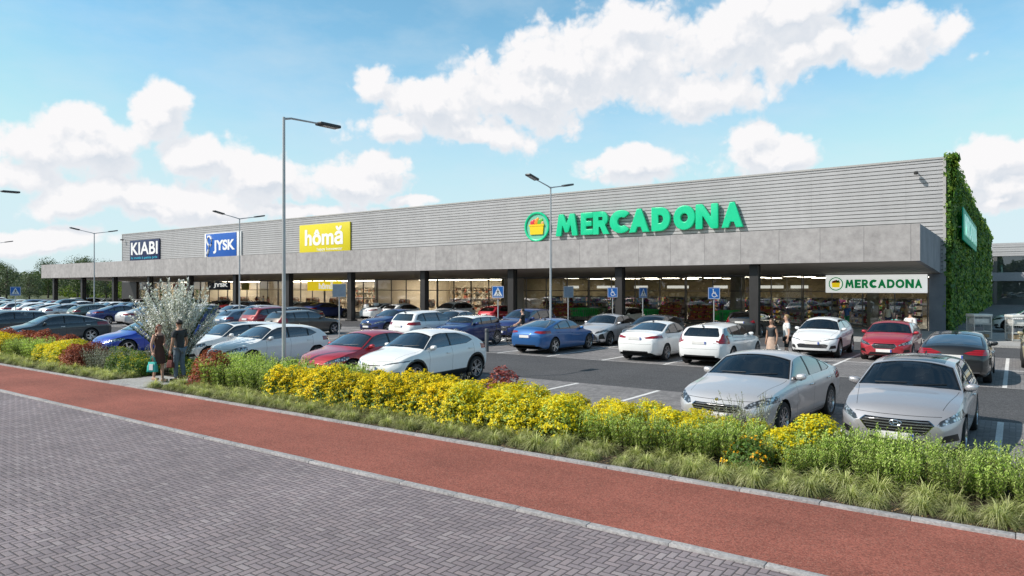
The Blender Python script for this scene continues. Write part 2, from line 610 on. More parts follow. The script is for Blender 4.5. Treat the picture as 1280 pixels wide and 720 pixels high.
    for i, pl in panes:
        fs = cut(bm, pl, (0, 2), psd)
        for sgn in (1, -1):
            ff = [f for f in fs if f.is_valid and f.calc_center_median().y * sgn > 0]
            if ff: bm_obj('side_window', split(bm, largest(ff), -.005), CM['glass'], root)
    # ---- lamps, grille, plate
    front = lambda c, nn: nn.x > .05 and c.x > xf + .12
    rear = lambda c, nn: nn.x < -.05 and c.x < xr - .08
    for y0z in P['headlamp']:
        pass
    for sgn in (1, -1):
        pl = [(sgn * y, z) for y, z in P['headlamp']]
        ff = cut(bm, pl, (1, 2), lambda c, nn: c.x > xf + P.get('hlx', .28) and nn.z < .93)
        if ff:
            o = bm_obj('headlight', split(bm, largest(ff), -.004), CM['head'], root)
            cy = sum(p[0] for p in pl) / len(pl); cz = sum(p[1] for p in pl) / len(pl)
        pl = [(sgn * y, z) for y, z in P['taillamp']]
        ff = cut(bm, pl, (1, 2), lambda c, nn: c.x < xr - P.get('tlx', .30) and nn.z < P.get('tlnz', .9) and nn.x < .2)
        if ff: bm_obj('tail_light', split(bm, largest(ff), .004), CM['tail'], root)
    if P.get('grille'):
        for f in cut(bm, shrink(P['grille'], -.014), (1, 2), lambda c, nn: nn.x > .2 and c.x > xf + .2): f.material_index = 4
        ff = cut(bm, P['grille'], (1, 2), lambda c, nn: nn.x > .2 and c.x > xf + .2)
        if ff: bm_obj('grille', split(bm, ff, -.012), CM['grille'], root)
    for poly in P.get('vents', []):
        for sgn in (1, -1):
            for f in cut(bm, [(sgn * y, z) for y, z in poly], (1, 2), lambda c, nn: nn.x > .15 and c.x > xf + .15): f.material_index = 1
    for poly in P.get('rdark', []):
        for f in cut(bm, poly, (1, 2), lambda c, nn: nn.x < -.15 and c.x < xr - .2): f.material_index = 1
    if P.get('rgloss'):
        for f in cut(bm, P['rgloss'], (1, 2), lambda c, nn: nn.x < -.15 and c.x < xr - .2): f.material_index = 4
    # ---- panel gaps: bonnet, boot and doors
    gap = .007
    def seam_line(p, q, ax, pred, w=gap):
        dx, dz = q[0] - p[0], q[1] - p[1]
        l = math.hypot(dx, dz); nx, nz = -dz / l * w / 2, dx / l * w / 2
        for f in cut(bm, [(p[0] + nx, p[1] + nz), (q[0] + nx, q[1] + nz), (q[0] - nx, q[1] - nz), (p[0] - nx, p[1] - nz)], ax, pred): f.material_index = 2
    yh = plan(xf) * .80
    hn = P.get('hoodnose', .90) * h
    for sgn in (1, -1):
        seam_line((xc - .06, sgn * yb * .90), (hn - .12, sgn * yh * .86), (0, 1), lambda c, nn: nn.z > .5)
    seam_line((-yh * .86, P.get('hoodz', .76) - .015), (yh * .86, P.get('hoodz', .76) - .015), (1, 2), lambda c, nn: nn.x > .25 and c.x > xf + .2) if not P.get('nohoodline') else None
    zs = .30
    pd = lambda c, nn: abs(nn.y) > .5
    dx = [x * h for x in P['doors']]
    for x in dx:
        lean = -.05
        ztop = belt(x) + .02
        if abs(x - xr) < ra + .03:
            zlow = wr + math.sqrt(max(0, (ra + .03) ** 2 - (x - xr) ** 2)); 
        else: zlow = zs
        seam_line((x, zlow), (x + lean * .4, ztop), (0, 2), pd)
    seam_line((max(dx[0], xr + ra + .03), zs), (dx[-1], zs), (0, 2), pd)
    # boot / tailgate gap
    if P.get('bootz'):
        seam_line((-W * .36, P['bootz']), (W * .36, P['bootz']), (1, 2), lambda c, nn: nn.x < -.3 and c.x < xr)
    # doors as parts
    zd = P.get('doortop', .1)
    for i in range(len(dx) - 1):
        x0, x1 = dx[i] + .004, dx[i + 1] - .004
        lowl = zs + .004
        if x0 < xr + ra + .02:
            bx = max(x0, min(x1, xr + math.sqrt(max(0, (ra + .03) ** 2 - (zs - wr) ** 2)) + .0))
            poly = [(bx, lowl), (x1, lowl), (x1 - .02, belt((x0 + x1) / 2) - .02), (x0, belt(x0) - .02), (x0, wr + ra * .88)]
        else:
            poly = [(x0, lowl), (x1, lowl), (x1 - .02, belt(x1) - .02), (x0 - .02, belt(x0) - .02)]
        fs = cut(bm, poly, (0, 2), pd)
        for sgn in (1, -1):
            ff = [f for f in fs if f.is_valid and f.calc_center_median().y * sgn > 0]
            if not ff: continue
            d = bm_obj('door', split(bm, ff), [paintm, CM['black'], CM['under'], CM['black'], CM['chrome']], root)
            hx = x0 + .16; hz = belt(hx) - .12
            yy = sgn * (plan(hx) * 1.0)
            hb = MB(); hb.bbox(hx - .10, hx + .10, yy - .012, yy + .030 * 1, hz - .014, hz + .014, .008) if sgn > 0 else hb.bbox(hx - .10, hx + .10, yy - .030, yy + .012, hz - .014, hz + .014, .008)
            hb.build('handle', CM['chrome'] if P.get('chromeline') else paintm, d, smooth=True)
    body = bm_obj('body', bm, [paintm, CM['black'], CM['under'], car_paint('black'), CM['chrome']], root)
    # plates
    for sgn, z, on in ((1, P['platef'], P.get('plf', True)), (-1, P['plater'], True)):
        if not on: continue
        xx = None
        for v in body.data.vertices:
            if abs(v.co.z - z) < .06 and abs(v.co.y) < .15 and v.co.x * sgn > 0:
                xx = v.co.x * sgn if xx is None else max(xx, v.co.x * sgn)
        xx = (xx or h - .05) + .004
        pb = MB(); a, b_ = sorted((sgn * (xx - .01), sgn * (xx + .012)))
        pb.bbox(a, b_, -.26, .26, z - .055, z + .055, .004, 0)
        a, b_ = sorted((sgn * (xx + .008), sgn * (xx + .0145)))
        yl = (-.255, -.215) if sgn < 0 else (.215, .255)
        pb.box(a, b_, yl[0], yl[1], z - .05, z + .05, 1)
        pb.build('number_plate', [CM['plate'], CM['euro']], root)
    # mirrors
    for sgn in (1, -1):
        mb = MB()
        mx_ = xc - P.get('mirx', .42); mz = belt(mx_) + .10; my = plan(mx_) * .93
        b3 = bmesh.new(); bmesh.ops.create_uvsphere(b3, u_segments=14, v_segments=9, radius=1)
        for v in b3.verts:
            x, y, z = v.co
            x = x if x > 0 else x * .35
            sq = lambda t: math.copysign(abs(t) ** .72, t)
            v.co = Vector((mx_ + sq(x) * .085, sgn * (my + .065) + sq(y) * .098, mz + sq(z) * .062 + .012 * y * sgn))
        mb.addbm(b3, 0)
        mb.box(mx_ - .03, mx_ + .03, min(sgn * (my - .06), sgn * (my + .08)), max(sgn * (my - .06), sgn * (my + .08)), mz - .07, mz - .045, 1)
        mb.build('wing_mirror', [paintm, CM['black']], root, smooth=True)
    # wipers and roof antenna
    for y0, y1 in ((-.52, -.02), (.08, .58)):
        wb_ = MB(); pts = []
        for i in range(7):
            y = y0 + (y1 - y0) * i / 6
            x = xc - .05 - .11 * (abs(y) / .7) ** 2 - .05 * (i / 6)
            pts.append((x, y, top(x) + .006 - ed * (abs(y) / max(ye(x), .3)) ** 2.6))
        wb_.tube(pts, .006, 5); wb_.build('wiper', CM['black'], root, smooth=True)
    an = MB(); ax0 = tc + .12; za = top(ax0)
    an.add([(ax0 - .09, -.018, za - .02), (ax0 + .10, -.018, za - .02), (ax0 + .10, .018, za - .02), (ax0 - .09, .018, za - .02), (ax0 - .10, -.006, za + .055), (ax0 - .10, .006, za + .055)], [(0, 1, 4), (3, 5, 2), (1, 2, 5, 4), (0, 4, 5, 3)])
    an.build('antenna', CM['black'], root, smooth=True)
    # cabin: floor tub, dash, seats, wheel
    cb = MB()
    hw = W / 2 - .16
    zt0 = .52
    cb.box(xr - .1, xc + .1, -hw, hw, .30, zt0)
    cb.bbox(xc - .55, xc + .05, -hw + .0, hw - .0, zt0, belt(xc) - .03, .04)
    for sx, sy in ((-.02, .36), (-.02, -.36), (-.88, .36), (-.88, -.36)):
        bx = xh - .12 + sx
        cb.bbox(bx - .28, bx + .25, sy - .25, sy + .25, .5, .68, .05)
        Mt = Matrix.Translation((bx - .26, sy, .62)) @ Matrix.Rotation(R(-14), 4, 'Y')
        lim = min(.74, top(bx - .50) - ed - .66)
        cb.bbox(-.07, .07, -.24, .24, 0, min(.55, lim - .08), .05, 0, Mt)
        if lim > .70: cb.bbox(-.05, .05, -.13, .13, .58, lim, .04, 0, Mt)
    st = []
    for k in range(17):
        a = 2 * math.pi * k / 16
        st.append((xc - .60 - .06 * math.sin(a), .37 + .18 * math.cos(a), belt(xc) + .0 + .17 * math.sin(a)))
    cb.tube(st, .016, 6)
    cb.build('cabin', CM['cabin'], root, smooth=True)
    ub = MB()
    ub.box(xr + ra + .02, xf - ra - .02, -W / 2 + .12, W / 2 - .12, .17, .34)
    ub.box(-h + .22, h - .22, -W / 2 + .34, W / 2 - .34, .20, .40)
    ub.box(xf + ra + .01, h - .22, -W / 2 + .20, W / 2 - .20, .24, .42); ub.box(-h + .22, xr - ra - .01, -W / 2 + .20, W / 2 - .20, .24, .42)
    ub.build('underbody', CM['under'], root)
    # wheels
    ww = P.get('ww', .225)
    tm, km = wheel_meshes(wr, ww, P.get('rim', 'five'))
    tmesh = kmesh = None
    for ax_ in (xf, xr):
        for sgn in (1, -1):
            loc = (ax_, sgn * (W / 2 - ww / 2 - .015), wr)
            if tmesh is None:
                t = tm.build('wheel', CM['rubber'], root, loc, smooth=True, fix=True); tmesh = t.data
                k = km.build('rim', [CM['darkalloy'] if P.get('darkrim') else CM['alloy'], CM['under']], t, smooth=True, sharp=30, fix=True); kmesh = k.data
            else:
                t = reg(link(bpy.data.objects.new('wheel', tmesh), root)); t.location = loc
                k = reg(link(bpy.data.objects.new('rim', kmesh), t))
            if sgn < 0: t.rotation_euler = (0, 0, math.pi)
    for ex in P.get('extras', []):
        ex(root, P, h, body, paintm)
    return root

def surf_x(body, y, z, sgn):
    best = None
    for v in body.data.vertices:
        if abs(v.co.z - z) < .07 and abs(v.co.y - y) < .09 and v.co.x * sgn > 0:
            best = v.co.x if best is None else (max(best, v.co.x) if sgn > 0 else min(best, v.co.x))
    return best if best is not None else sgn * 2.0
# ---- shape sheets of the kinds of car (x along the half length, z in metres)
SALOON = dict(L=4.96, W=1.89, wb=2.87, fo=.93, wr=.335, tumble=.46, edge=.085, rim='ten',
    top=[(-1, .72), (-.985, .95), (-.95, 1.06), (-.84, 1.10), (-.68, 1.13), (-.30, 1.405), (-.14, 1.455), (.02, 1.46), (.17, 1.415), (.42, 1.055), (.47, 1.02), (.70, .94), (.90, .83), (.97, .74), (1, .60)],
    belt=[(-1, .80), (-.9, .96), (-.6, 1.0), (0, .965), (.42, .93), (.7, .86), (.9, .76), (1, .56)],
    bot=[(-1, .36), (-.93, .26), (-.6, .20), (.6, .19), (.9, .20), (1, .26)],
    plan=[(-1, .90), (-.7, .985), (0, 1.0), (.6, .99), (.85, .95), (1, .86)],
    cowl=.44, head=.16, rhead=-.29, rfoot=-.66, dlo=[(.40, .985), (.15, 1.36), (.0, 1.395), (-.22, 1.375), (-.50, 1.16), (-.57, 1.06), (-.5, 1.02)],
    pillars=[-.36, -.035], doors=[-.53, -.06, .34], hoodnose=.90, hoodz=.735, chromeline=True,
    headlamp=[(.50, .62), (.56, .60), (.95, .70), (.95, .80), (.78, .785), (.56, .69)], hlx=.20,
    taillamp=[(.38, .84), (.95, .80), (.95, .97), (.42, .93)], tlx=.32,
    grille=[(-.46, .60), (-.40, .52), (.40, .52), (.46, .60), (.40, .655), (-.40, .655)], vents=[[(.45, .33), (.80, .36), (.78, .44), (.5, .42)], [(0, .30), (.40, .30), (.40, .40), (0, .40)]],
    rdark=[[(-.55, .28), (.55, .28), (.5, .40), (-.5, .40)]], bootz=.70, platef=.44, plater=.80)
def vary(base, **k):
    d = dict(base); d.update(k); return d
ESTATE_NOSE = vary(SALOON, L=4.72, W=1.83, wb=2.75, fo=.88, rim='twin', blackroof=-.12, chromeline=False,
    top=[(-1, .75), (-.99, .98), (-.94, 1.12), (-.80, 1.34), (-.66, 1.42), (-.3, 1.47), (0, 1.475), (.16, 1.43), (.43, 1.055), (.48, 1.02), (.70, .95), (.90, .85), (.97, .76), (1, .62)],
    dlo=[(.41, .985), (.15, 1.375), (.0, 1.41), (-.5, 1.385), (-.72, 1.29), (-.80, 1.13), (-.74, 1.03)], rhead=-.72, rfoot=-.92,
    tailgate=True, rw=[.66, .55, 1.04, 1.32], rwz=1.0, pillars=[-.50, -.09], doors=[-.53, -.10, .33], cowl=.45, head=.15,
    headlamp=[(.56, .60), (.62, .585), (.93, .71), (.93, .80), (.86, .81), (.60, .66)], hlx=.12,
    grille=[(-.52, .60), (-.38, .44), (.38, .44), (.52, .60), (.44, .665), (-.44, .665)], vents=[[(.58, .32), (.84, .36), (.82, .47), (.66, .44)], [(0, .28), (.46, .28), (.40, .36), (0, .36)]],
    taillamp=[(.45, .86), (.95, .84), (.95, 1.02), (.5, .98)], platef=.40, plater=.86, bootz=.62)
CROSS = dict(L=4.38, W=1.80, wb=2.64, fo=.90, wr=.345, tumble=.50, edge=.10, rim='twin', clad=.36, gap=.075,
    top=[(-1, .80), (-.99, 1.02), (-.93, 1.14), (-.86, 1.20), (-.56, 1.46), (-.35, 1.53), (-.1, 1.555), (.08, 1.53), (.18, 1.47), (.46, 1.09), (.50, 1.06), (.72, .985), (.90, .89), (.97, .80), (1, .66)],
    belt=[(-1, .86), (-.9, 1.02), (-.55, 1.10), (0, 1.01), (.46, .97), (.7, .90), (.9, .80), (1, .60)],
    bot=[(-1, .42), (-.93, .32), (-.6, .24), (.6, .23), (.9, .25), (1, .32)],
    plan=[(-1, .90), (-.7, 1.0), (-.2, .985), (.2, .985), (.6, 1.0), (.85, .96), (1, .86)],
    cowl=.47, head=.17, rhead=-.58, rfoot=-.84, dlo=[(.42, 1.03), (.16, 1.41), (.0, 1.45), (-.30, 1.43), (-.50, 1.30), (-.56, 1.20), (-.42, 1.115)],
    pillars=[-.10], doors=[-.55, -.10, .35], hoodnose=.90, hoodz=.80,
    headlamp=[(.30, .70), (.36, .675), (.95, .78), (.95, .91), (.86, .905), (.5, .735)], hlx=.10,
    taillamp=[(.50, .93), (.95, .92), (.95, 1.08), (.62, 1.03)], tlx=.24,
    grille=[(-.50, .40), (.50, .40), (.56, .52), (.46, .56), (-.46, .56), (-.56, .52)], vents=[[(0, .655), (.36, .675), (.34, .70), (0, .685)], [(.60, .36), (.82, .40), (.80, .52), (.66, .50)]],
    rdark=[[(-.6, .34), (.6, .34), (.6, .50), (-.6, .50)]], bootz=.66, platef=.60, plater=.80, sweepr=.22)
HATCH = dict(L=4.34, W=1.80, wb=2.66, fo=.86, wr=.325, tumble=.46, edge=.09, rim='five',
    top=[(-1, .75), (-.99, .98), (-.95, 1.08), (-.88, 1.16), (-.75, 1.32), (-.58, 1.405), (-.3, 1.455), (-.05, 1.465), (.10, 1.44), (.19, 1.39), (.46, 1.045), (.51, 1.01), (.72, .93), (.90, .83), (.97, .75), (1, .60)],
    belt=[(-1, .80), (-.9, .98), (-.6, 1.02), (0, .96), (.46, .92), (.7, .85), (.9, .76), (1, .56)],
    bot=[(-1, .36), (-.93, .26), (-.6, .19), (.6, .18), (.9, .20), (1, .26)],
    plan=[(-1, .90), (-.7, .99), (0, 1.0), (.6, .99), (.85, .95), (1, .86)],
    cowl=.47, head=.17, rhead=-.78, rfoot=-.92, tailgate=True, rw=[.62, .53, 1.05, 1.33], rwz=1.0,
    dlo=[(.43, .975), (.17, 1.34), (.02, 1.385), (-.36, 1.36), (-.52, 1.27), (-.64, 1.13), (-.50, 1.035)],
    pillars=[-.46, -.08], doors=[-.53, -.09, .36], hoodnose=.90, hoodz=.745,
    headlamp=[(.45, .62), (.52, .60), (.92, .70), (.92, .79), (.78, .79), (.52, .68)], hlx=.18,
    taillamp=[(.48, .86), (.95, .84), (.95, 1.00), (.52, .96)], tlx=.26,
    grille=[(-.40, .60), (-.32, .50), (.32, .50), (.40, .60), (.32, .68), (-.32, .68)], vents=[[(0, .26), (.55, .26), (.45, .36), (0, .36)], [(.60, .34), (.82, .38), (.80, .48), (.66, .47)]],
    rdark=[[(-.6, .27), (.6, .27), (.55, .40), (-.55, .40)]], bootz=.62, platef=.42, plater=.80)
FAST = vary(SALOON, L=4.70, W=1.85, wb=2.86, fo=.86, chromeline=False, rim='five', tumble=.50,
    top=[(-1, .72), (-.985, .96), (-.95, 1.08), (-.88, 1.11), (-.74, 1.19), (-.42, 1.36), (-.20, 1.43), (0, 1.44), (.14, 1.40), (.23, 1.34), (.50, 1.0), (.55, .965), (.74, .89), (.90, .80), (.97, .70), (1, .56)],
    belt=[(-1, .80), (-.9, .98), (-.6, 1.01), (0, .95), (.5, .885), (.7, .84), (.9, .73), (1, .52)],
    cowl=.50, head=.20, rhead=-.36, rfoot=-.82, dlo=[(.45, .945), (.20, 1.29), (.06, 1.36), (-.18, 1.36), (-.50, 1.19), (-.62, 1.07), (-.5, 1.025)],
    pillars=[-.40, -.03], doors=[-.53, -.05, .36], hoodz=.70,
    headlamp=[(.52, .60), (.60, .57), (.93, .66), (.93, .76), (.82, .765), (.58, .66)], hlx=.14,
    grille=None, vents=[[(0, .27), (.50, .27), (.44, .38), (0, .38)], [(.62, .34), (.84, .36), (.82, .45), (.68, .44)]],
    taillamp=[(.40, .90), (.70, .86), (.95, .86), (.95, .98), (.46, .96)], plater=.74, platef=.46)
DARKFAST = vary(FAST, L=4.88, rim='twin', chromeline=True, rgloss=[(-.66, .36), (.66, .36), (.66, .385), (-.66, .385)],
    taillamp=[(.26, .90), (.40, .865), (.95, .84), (.95, 1.00), (.55, 1.0)], grille=[(-.55, .58), (-.40, .46), (.40, .46), (.55, .58), (.45, .66), (-.45, .66)], plater=.80)
COMPACT = vary(SALOON, tlx=.34, L=4.63, W=1.78, wb=2.70, fo=.90, chromeline=False, rim='twin', wr=.32, plater=.87, bootz=.66,
    taillamp=[(.34, .90), (.44, .86), (.95, .88), (.95, 1.00), (.60, .96)])
CAMRY = vary(SALOON, L=4.85, W=1.84, rim='five', grille=[(-.62, .40), (-.60, .30), (.60, .30), (.62, .40), (.48, .58), (-.48, .58)], vents=[[(.68, .34), (.86, .36), (.82, .62), (.70, .56)]])
WAGON = vary(HATCH, L=4.76, W=1.85, wb=2.87, fo=.87, wr=.335, rim='five',
    top=[(-1, .75), (-.99, .98), (-.955, 1.08), (-.93, 1.16), (-.84, 1.37), (-.74, 1.42), (-.3, 1.47), (-.05, 1.475), (.06, 1.45), (.15, 1.39), (.40, 1.065), (.45, 1.03), (.70, .95), (.90, .87), (.97, .80), (1, .62)],
    cowl=.41, head=.13, rhead=-.84, rfoot=-.94, dlo=[(.37, .99), (.12, 1.36), (.0, 1.395), (-.6, 1.375), (-.74, 1.31), (-.83, 1.12), (-.76, 1.04)],
    pillars=[-.52, -.12], doors=[-.56, -.13, .31], rw=[.64, .55, 1.04, 1.34], hoodz=.80,
    taillamp=[(.66, .82), (.95, .80), (.95, 1.36), (.74, 1.30), (.60, .98), (.40, .90), (.40, .84)], tlx=.10, plater=.84)
WAGON['taillamp'] = [(.50, .83), (.95, .80), (.95, 1.30), (.80, 1.26)]; WAGON['tlnz'] = .55; WAGON['tlx'] = .42
SUV = vary(HATCH, L=4.55, W=1.86, wb=2.70, fo=.90, wr=.36, rim='ten', clad=.38, gap=.075,
    top=[(-1, .85), (-.99, 1.10), (-.95, 1.20), (-.90, 1.30), (-.80, 1.53), (-.68, 1.60), (-.3, 1.645), (-.05, 1.64), (.08, 1.60), (.16, 1.53), (.42, 1.17), (.47, 1.14), (.72, 1.07), (.90, .98), (.97, .88), (1, .70)],
    belt=[(-1, .9), (-.9, 1.09), (-.6, 1.12), (0, 1.07), (.42, 1.04), (.7, .98), (.9, .88), (1, .64)],
    bot=[(-1, .42), (-.93, .33), (-.6, .26), (.6, .25), (.9, .28), (1, .34)], cowl=.43, head=.14, rhead=-.80, rfoot=-.93,
    dlo=[(.39, 1.10), (.13, 1.50), (.0, 1.55), (-.55, 1.53), (-.70, 1.44), (-.78, 1.24), (-.66, 1.145)], pillars=[-.52, -.10], doors=[-.54, -.11, .32],
    rw=[.64, .55, 1.17, 1.50], rwz=1.12, hoodz=.87, headlamp=[(.45, .74), (.52, .71), (.92, .80), (.92, .90), (.78, .91), (.5, .81)],
    taillamp=[(.48, .98), (.95, .96), (.95, 1.13), (.52, 1.10)], grille=[(-.44, .72), (-.36, .55), (.36, .55), (.44, .72), (.38, .80), (-.38, .80)], platef=.50, plater=.92, bootz=.70)
MINI = vary(HATCH, L=3.86, W=1.73, wb=2.50, fo=.76, wr=.315, rim='ten', tumble=.30, edge=.07, sweepf=.34,
    top=[(-1, .80), (-.99, 1.02), (-.95, 1.12), (-.90, 1.20), (-.82, 1.36), (-.70, 1.40), (-.3, 1.425), (0, 1.42), (.12, 1.40), (.20, 1.36), (.38, 1.09), (.43, 1.05), (.70, 1.0), (.90, .92), (.97, .82), (1, .62)],
    belt=[(-1, .84), (-.9, 1.0), (-.6, 1.02), (0, .98), (.4, .96), (.7, .92), (.9, .82), (1, .58)], cowl=.39, head=.18, rhead=-.80, rfoot=-.92,
    dlo=[(.36, 1.01), (.20, 1.31), (.05, 1.345), (-.55, 1.325), (-.76, 1.27), (-.84, 1.10), (-.74, 1.05)], pillars=[-.46, -.06], doors=[-.52, -.08, .30],
    headlamp=[(.46, .66), (.60, .62), (.74, .66), (.80, .76), (.74, .86), (.60, .90), (.48, .84), (.43, .75)], hlx=.05, hoodz=.70, nohoodline=True,
    grille=[(-.36, .60), (-.30, .48), (.30, .48), (.36, .60), (.30, .70), (-.30, .70)], platef=.40, rw=[.60, .54, 1.06, 1.32], whiteroof=True)
KINDS = dict(saloon=SALOON, nose=ESTATE_NOSE, cross=CROSS, hatch=HATCH, fast=FAST, darkfast=DARKFAST, compact=COMPACT, camry=CAMRY, wagon=WAGON, suv=SUV, mini=MINI)
# ================================================================== CAMERA, SUN, SKY
YAW = R(35.9)
CAMZ = 2.75
cam = bpy.data.objects.new('camera', bpy.data.cameras.new('camera'))
COL.objects.link(cam); SC.camera = cam
cam.location = (0, 0, CAMZ); cam.rotation_euler = (R(90), 0, YAW)
cam.data.sensor_width = 36; cam.data.lens = 36 * 870 / 1280
cam.data.clip_start = 0.1; cam.data.clip_end = 6000
SC.view_settings.view_transform = 'Standard'; SC.view_settings.look = 'None'
SC.view_settings.exposure = 0; SC.view_settings.gamma = 1

SUN = Vector((-0.56, -0.68, 0.80)).normalized()
sl = bpy.data.lights.new('sun', 'SUN'); sl.energy = 5.0; sl.angle = R(0.5); sl.color = (1.0, 0.945, 0.865)
so = bpy.data.objects.new('sun', sl); COL.objects.link(so)
so.rotation_euler = (-SUN).to_track_quat('-Z', 'Y').to_euler(); so.location = (-30, -30, 60)

CLOUDS = [  # centre and half size, in degrees of bearing from the optical axis and of height above the horizon, built below from (u, v)
 (540,132,108,52),(490,160,66,26),(470,110,40,36),(650,118,112,62),(720,82,80,74),(795,72,112,74),(790,22,70,34),(900,52,124,66),(970,20,112,50),(880,112,92,38),(600,166,90,20),(1000,70,60,34),
 (1130,52,84,38),(1178,40,44,26),(1090,70,66,34),(1040,58,60,40),(782,212,66,30),(752,200,34,22),(952,198,72,32),(942,180,34,24),(985,205,44,18),(1240,206,58,36),(1256,238,60,26),(1215,230,40,22),
 (204,145,52,48),(222,124,34,26),(120,180,76,44),(100,150,44,24),(40,186,64,30),(18,215,70,26),(250,196,66,36),(330,226,114,28),(452,232,76,24),(470,215,40,22),(200,244,160,26),(86,256,52,24),(196,258,50,22),
 (380,262,130,12),(520,255,40,8),(60,300,120,16),(1262,262,40,12)]

def make_world():
    W = bpy.data.worlds.new('World'); SC.world = W; W.use_nodes = True
    g = NT(W.node_tree)
    bg = W.node_tree.nodes['Background']
    sky = g.n('ShaderNodeTexSky', sky_type='NISHITA')
    sky.sun_disc = False
    sky.sun_elevation = math.asin(SUN.z); sky.sun_rotation = math.atan2(SUN.x, SUN.y)
    sky.air_density = 1.0; sky.dust_density = 0.6; sky.ozone_density = 1.6
    S = 0.15
    bg.inputs[1].default_value = S
    d = coord(g, 'Generated')
    f = (-math.sin(YAW), math.cos(YAW), 0); r = (math.cos(YAW), math.sin(YAW), 0)
    az = g.math('ARCTAN2', g.vmath('DOT_PRODUCT', d, r), g.vmath('DOT_PRODUCT', d, f))
    el = g.math('ARCSINE', g.sep(d)[2])
    p = g.comb(az, el, 0.0)
    # cloud cover as a node group evaluated twice (once a little nearer the sun, for shading)
    grp = bpy.data.node_groups.new('cloud_cover', 'ShaderNodeTree')
    grp.interface.new_socket('P', in_out='INPUT', socket_type='NodeSocketVector')
    grp.interface.new_socket('D', in_out='OUTPUT', socket_type='NodeSocketFloat')
    gi = grp.nodes.new('NodeGroupInput'); go = grp.nodes.new('NodeGroupOutput')
    q = NT(grp)
    P = gi.outputs[0]
    big = q.noise(P, 7.0, 6.0, 0.6, out=1)
    wob = q.vmath('MULTIPLY', q.vmath('SUBTRACT', big, (0.5, 0.5, 0.5)), (0.10, 0.07, 0.0))
    Pw = q.vmath('ADD', P, wob)
    acc = None
    for (u, v, ru, rv) in CLOUDS:
        a0 = math.atan((u - 640) / 870); e0 = math.atan((360 - v) / 870 * math.cos(a0))
        ra = 1.10 * ru / 870 * math.cos(a0) ** 2; re = 1.10 * rv / 870 * math.cos(a0)
        l = q.vmath('LENGTH', q.vmath('MULTIPLY', q.vmath('SUBTRACT', Pw, (a0, e0, 0)), (1 / ra, 1 / re, 0)))
        val = q.math('SUBTRACT', 1.0, l)
        acc = val if acc is None else q.math('SMOOTH_MAX', acc, val, 0.22)
    far = q.maprange(q.noise(P, 3.0, 5.0), 0.56, 0.75, -0.9, 0.55)     # ordinary fair-weather clouds everywhere behind
    back = q.maprange(q.vmath('LENGTH', q.vmath('MULTIPLY', P, (1, 0, 0))), 0.80, 1.0, 0.0, 1.0)
    acc = q.math('MAXIMUM', acc, q.math('SUBTRACT', q.math('MULTIPLY', q.math('ADD', far, 1.0), back), 1.0))
    w2 = q.vmath('ADD', P, q.vmath('MULTIPLY', q.vmath('SUBTRACT', q.noise(P, 22.0, 4.0, 0.6, out=1), (0.5, 0.5, 0.5)), (0.035, 0.030, 0.0)))
    dd = q.math('ADD', q.math('MULTIPLY', acc, 1.25), 0.05)
    for sc_, am in ((13.0, 0.75), (29.0, 0.52), (64.0, 0.30), (140.0, 0.16)):
        dd = q.math('ADD', dd, q.math('MULTIPLY', q.math('SUBTRACT', 0.42, q.voronoi(w2, sc_)), am))
    mid = q.noise(P, 9.0, 8.0, 0.6)
    dd = q.math('ADD', dd, q.math('MULTIPLY', q.math('SUBTRACT', mid, 0.5), 1.5))
    q.link(dd, go.inputs[0])
    def ev(vec):
        nd = g.n('ShaderNodeGroup'); nd.node_tree = grp
        g.link(vec, nd.inputs[0]); return nd.outputs[0]
    d1 = ev(p); d2 = ev(g.vmath('ADD', p, (-0.010, 0.022, 0)))
    alpha = g.maprange(d1, -0.10, 0.38, 0.0, 1.0, smooth=True)
    lit = g.maprange(g.math('SUBTRACT', d1, d2), -0.22, 0.30, 0.0, 1.0)
    thick = g.maprange(d1, 0.1, 0.9, 0.0, 1.0)
    shade = g.math('SUBTRACT', 1.0, g.math('MULTIPLY', g.math('SUBTRACT', 1.0, lit), g.math('ADD', 0.35, g.math('MULTIPLY', thick, 0.5))), clamp=True)
    ccol = g.mix(shade, rgb((0.66 / S, 0.72 / S, 0.80 / S)), rgb((0.96 / S, 0.95 / S, 0.96 / S)))
    skyc = g.mix(1.0, sky.outputs[0], rgb((1.02, 1.42, 1.30)), 'MULTIPLY')
    # a pale veil of haze low over the horizon
    haze = g.math('MULTIPLY', g.maprange(el, 0.0, 0.38, 1.0, 0.0, smooth=True), 0.90)
    skyc = g.mix(haze, skyc, rgb((0.66 / S, 0.79 / S, 0.87 / S)))
    veil = g.math('MULTIPLY', g.maprange(g.noise(g.vmath('MULTIPLY', p, (1.0, 2.4, 1.0)), 5.0, 7.0, 0.6), 0.42, 0.75), 0.35)
    skyc = g.mix(veil, skyc, rgb((0.72 / S, 0.82 / S, 0.88 / S)))
    deep = g.maprange(el, 0.42, 1.05, 1.0, 0.45, smooth=True)
    skyc = g.mix(1.0, skyc, g.comb(deep, deep, deep), 'MULTIPLY')
    skyc = g.vmath('MINIMUM', skyc, (0.80 / S, 0.86 / S, 0.92 / S))
    up = g.maprange(el, -0.01, 0.01, 0.0, 1.0)
    out = g.mix(g.math('MULTIPLY', alpha, up), skyc, ccol)
    g.link(out, bg.inputs[0])
    W.cycles.sampling_method = 'MANUAL'; W.cycles.sample_map_resolution = 512
make_world()

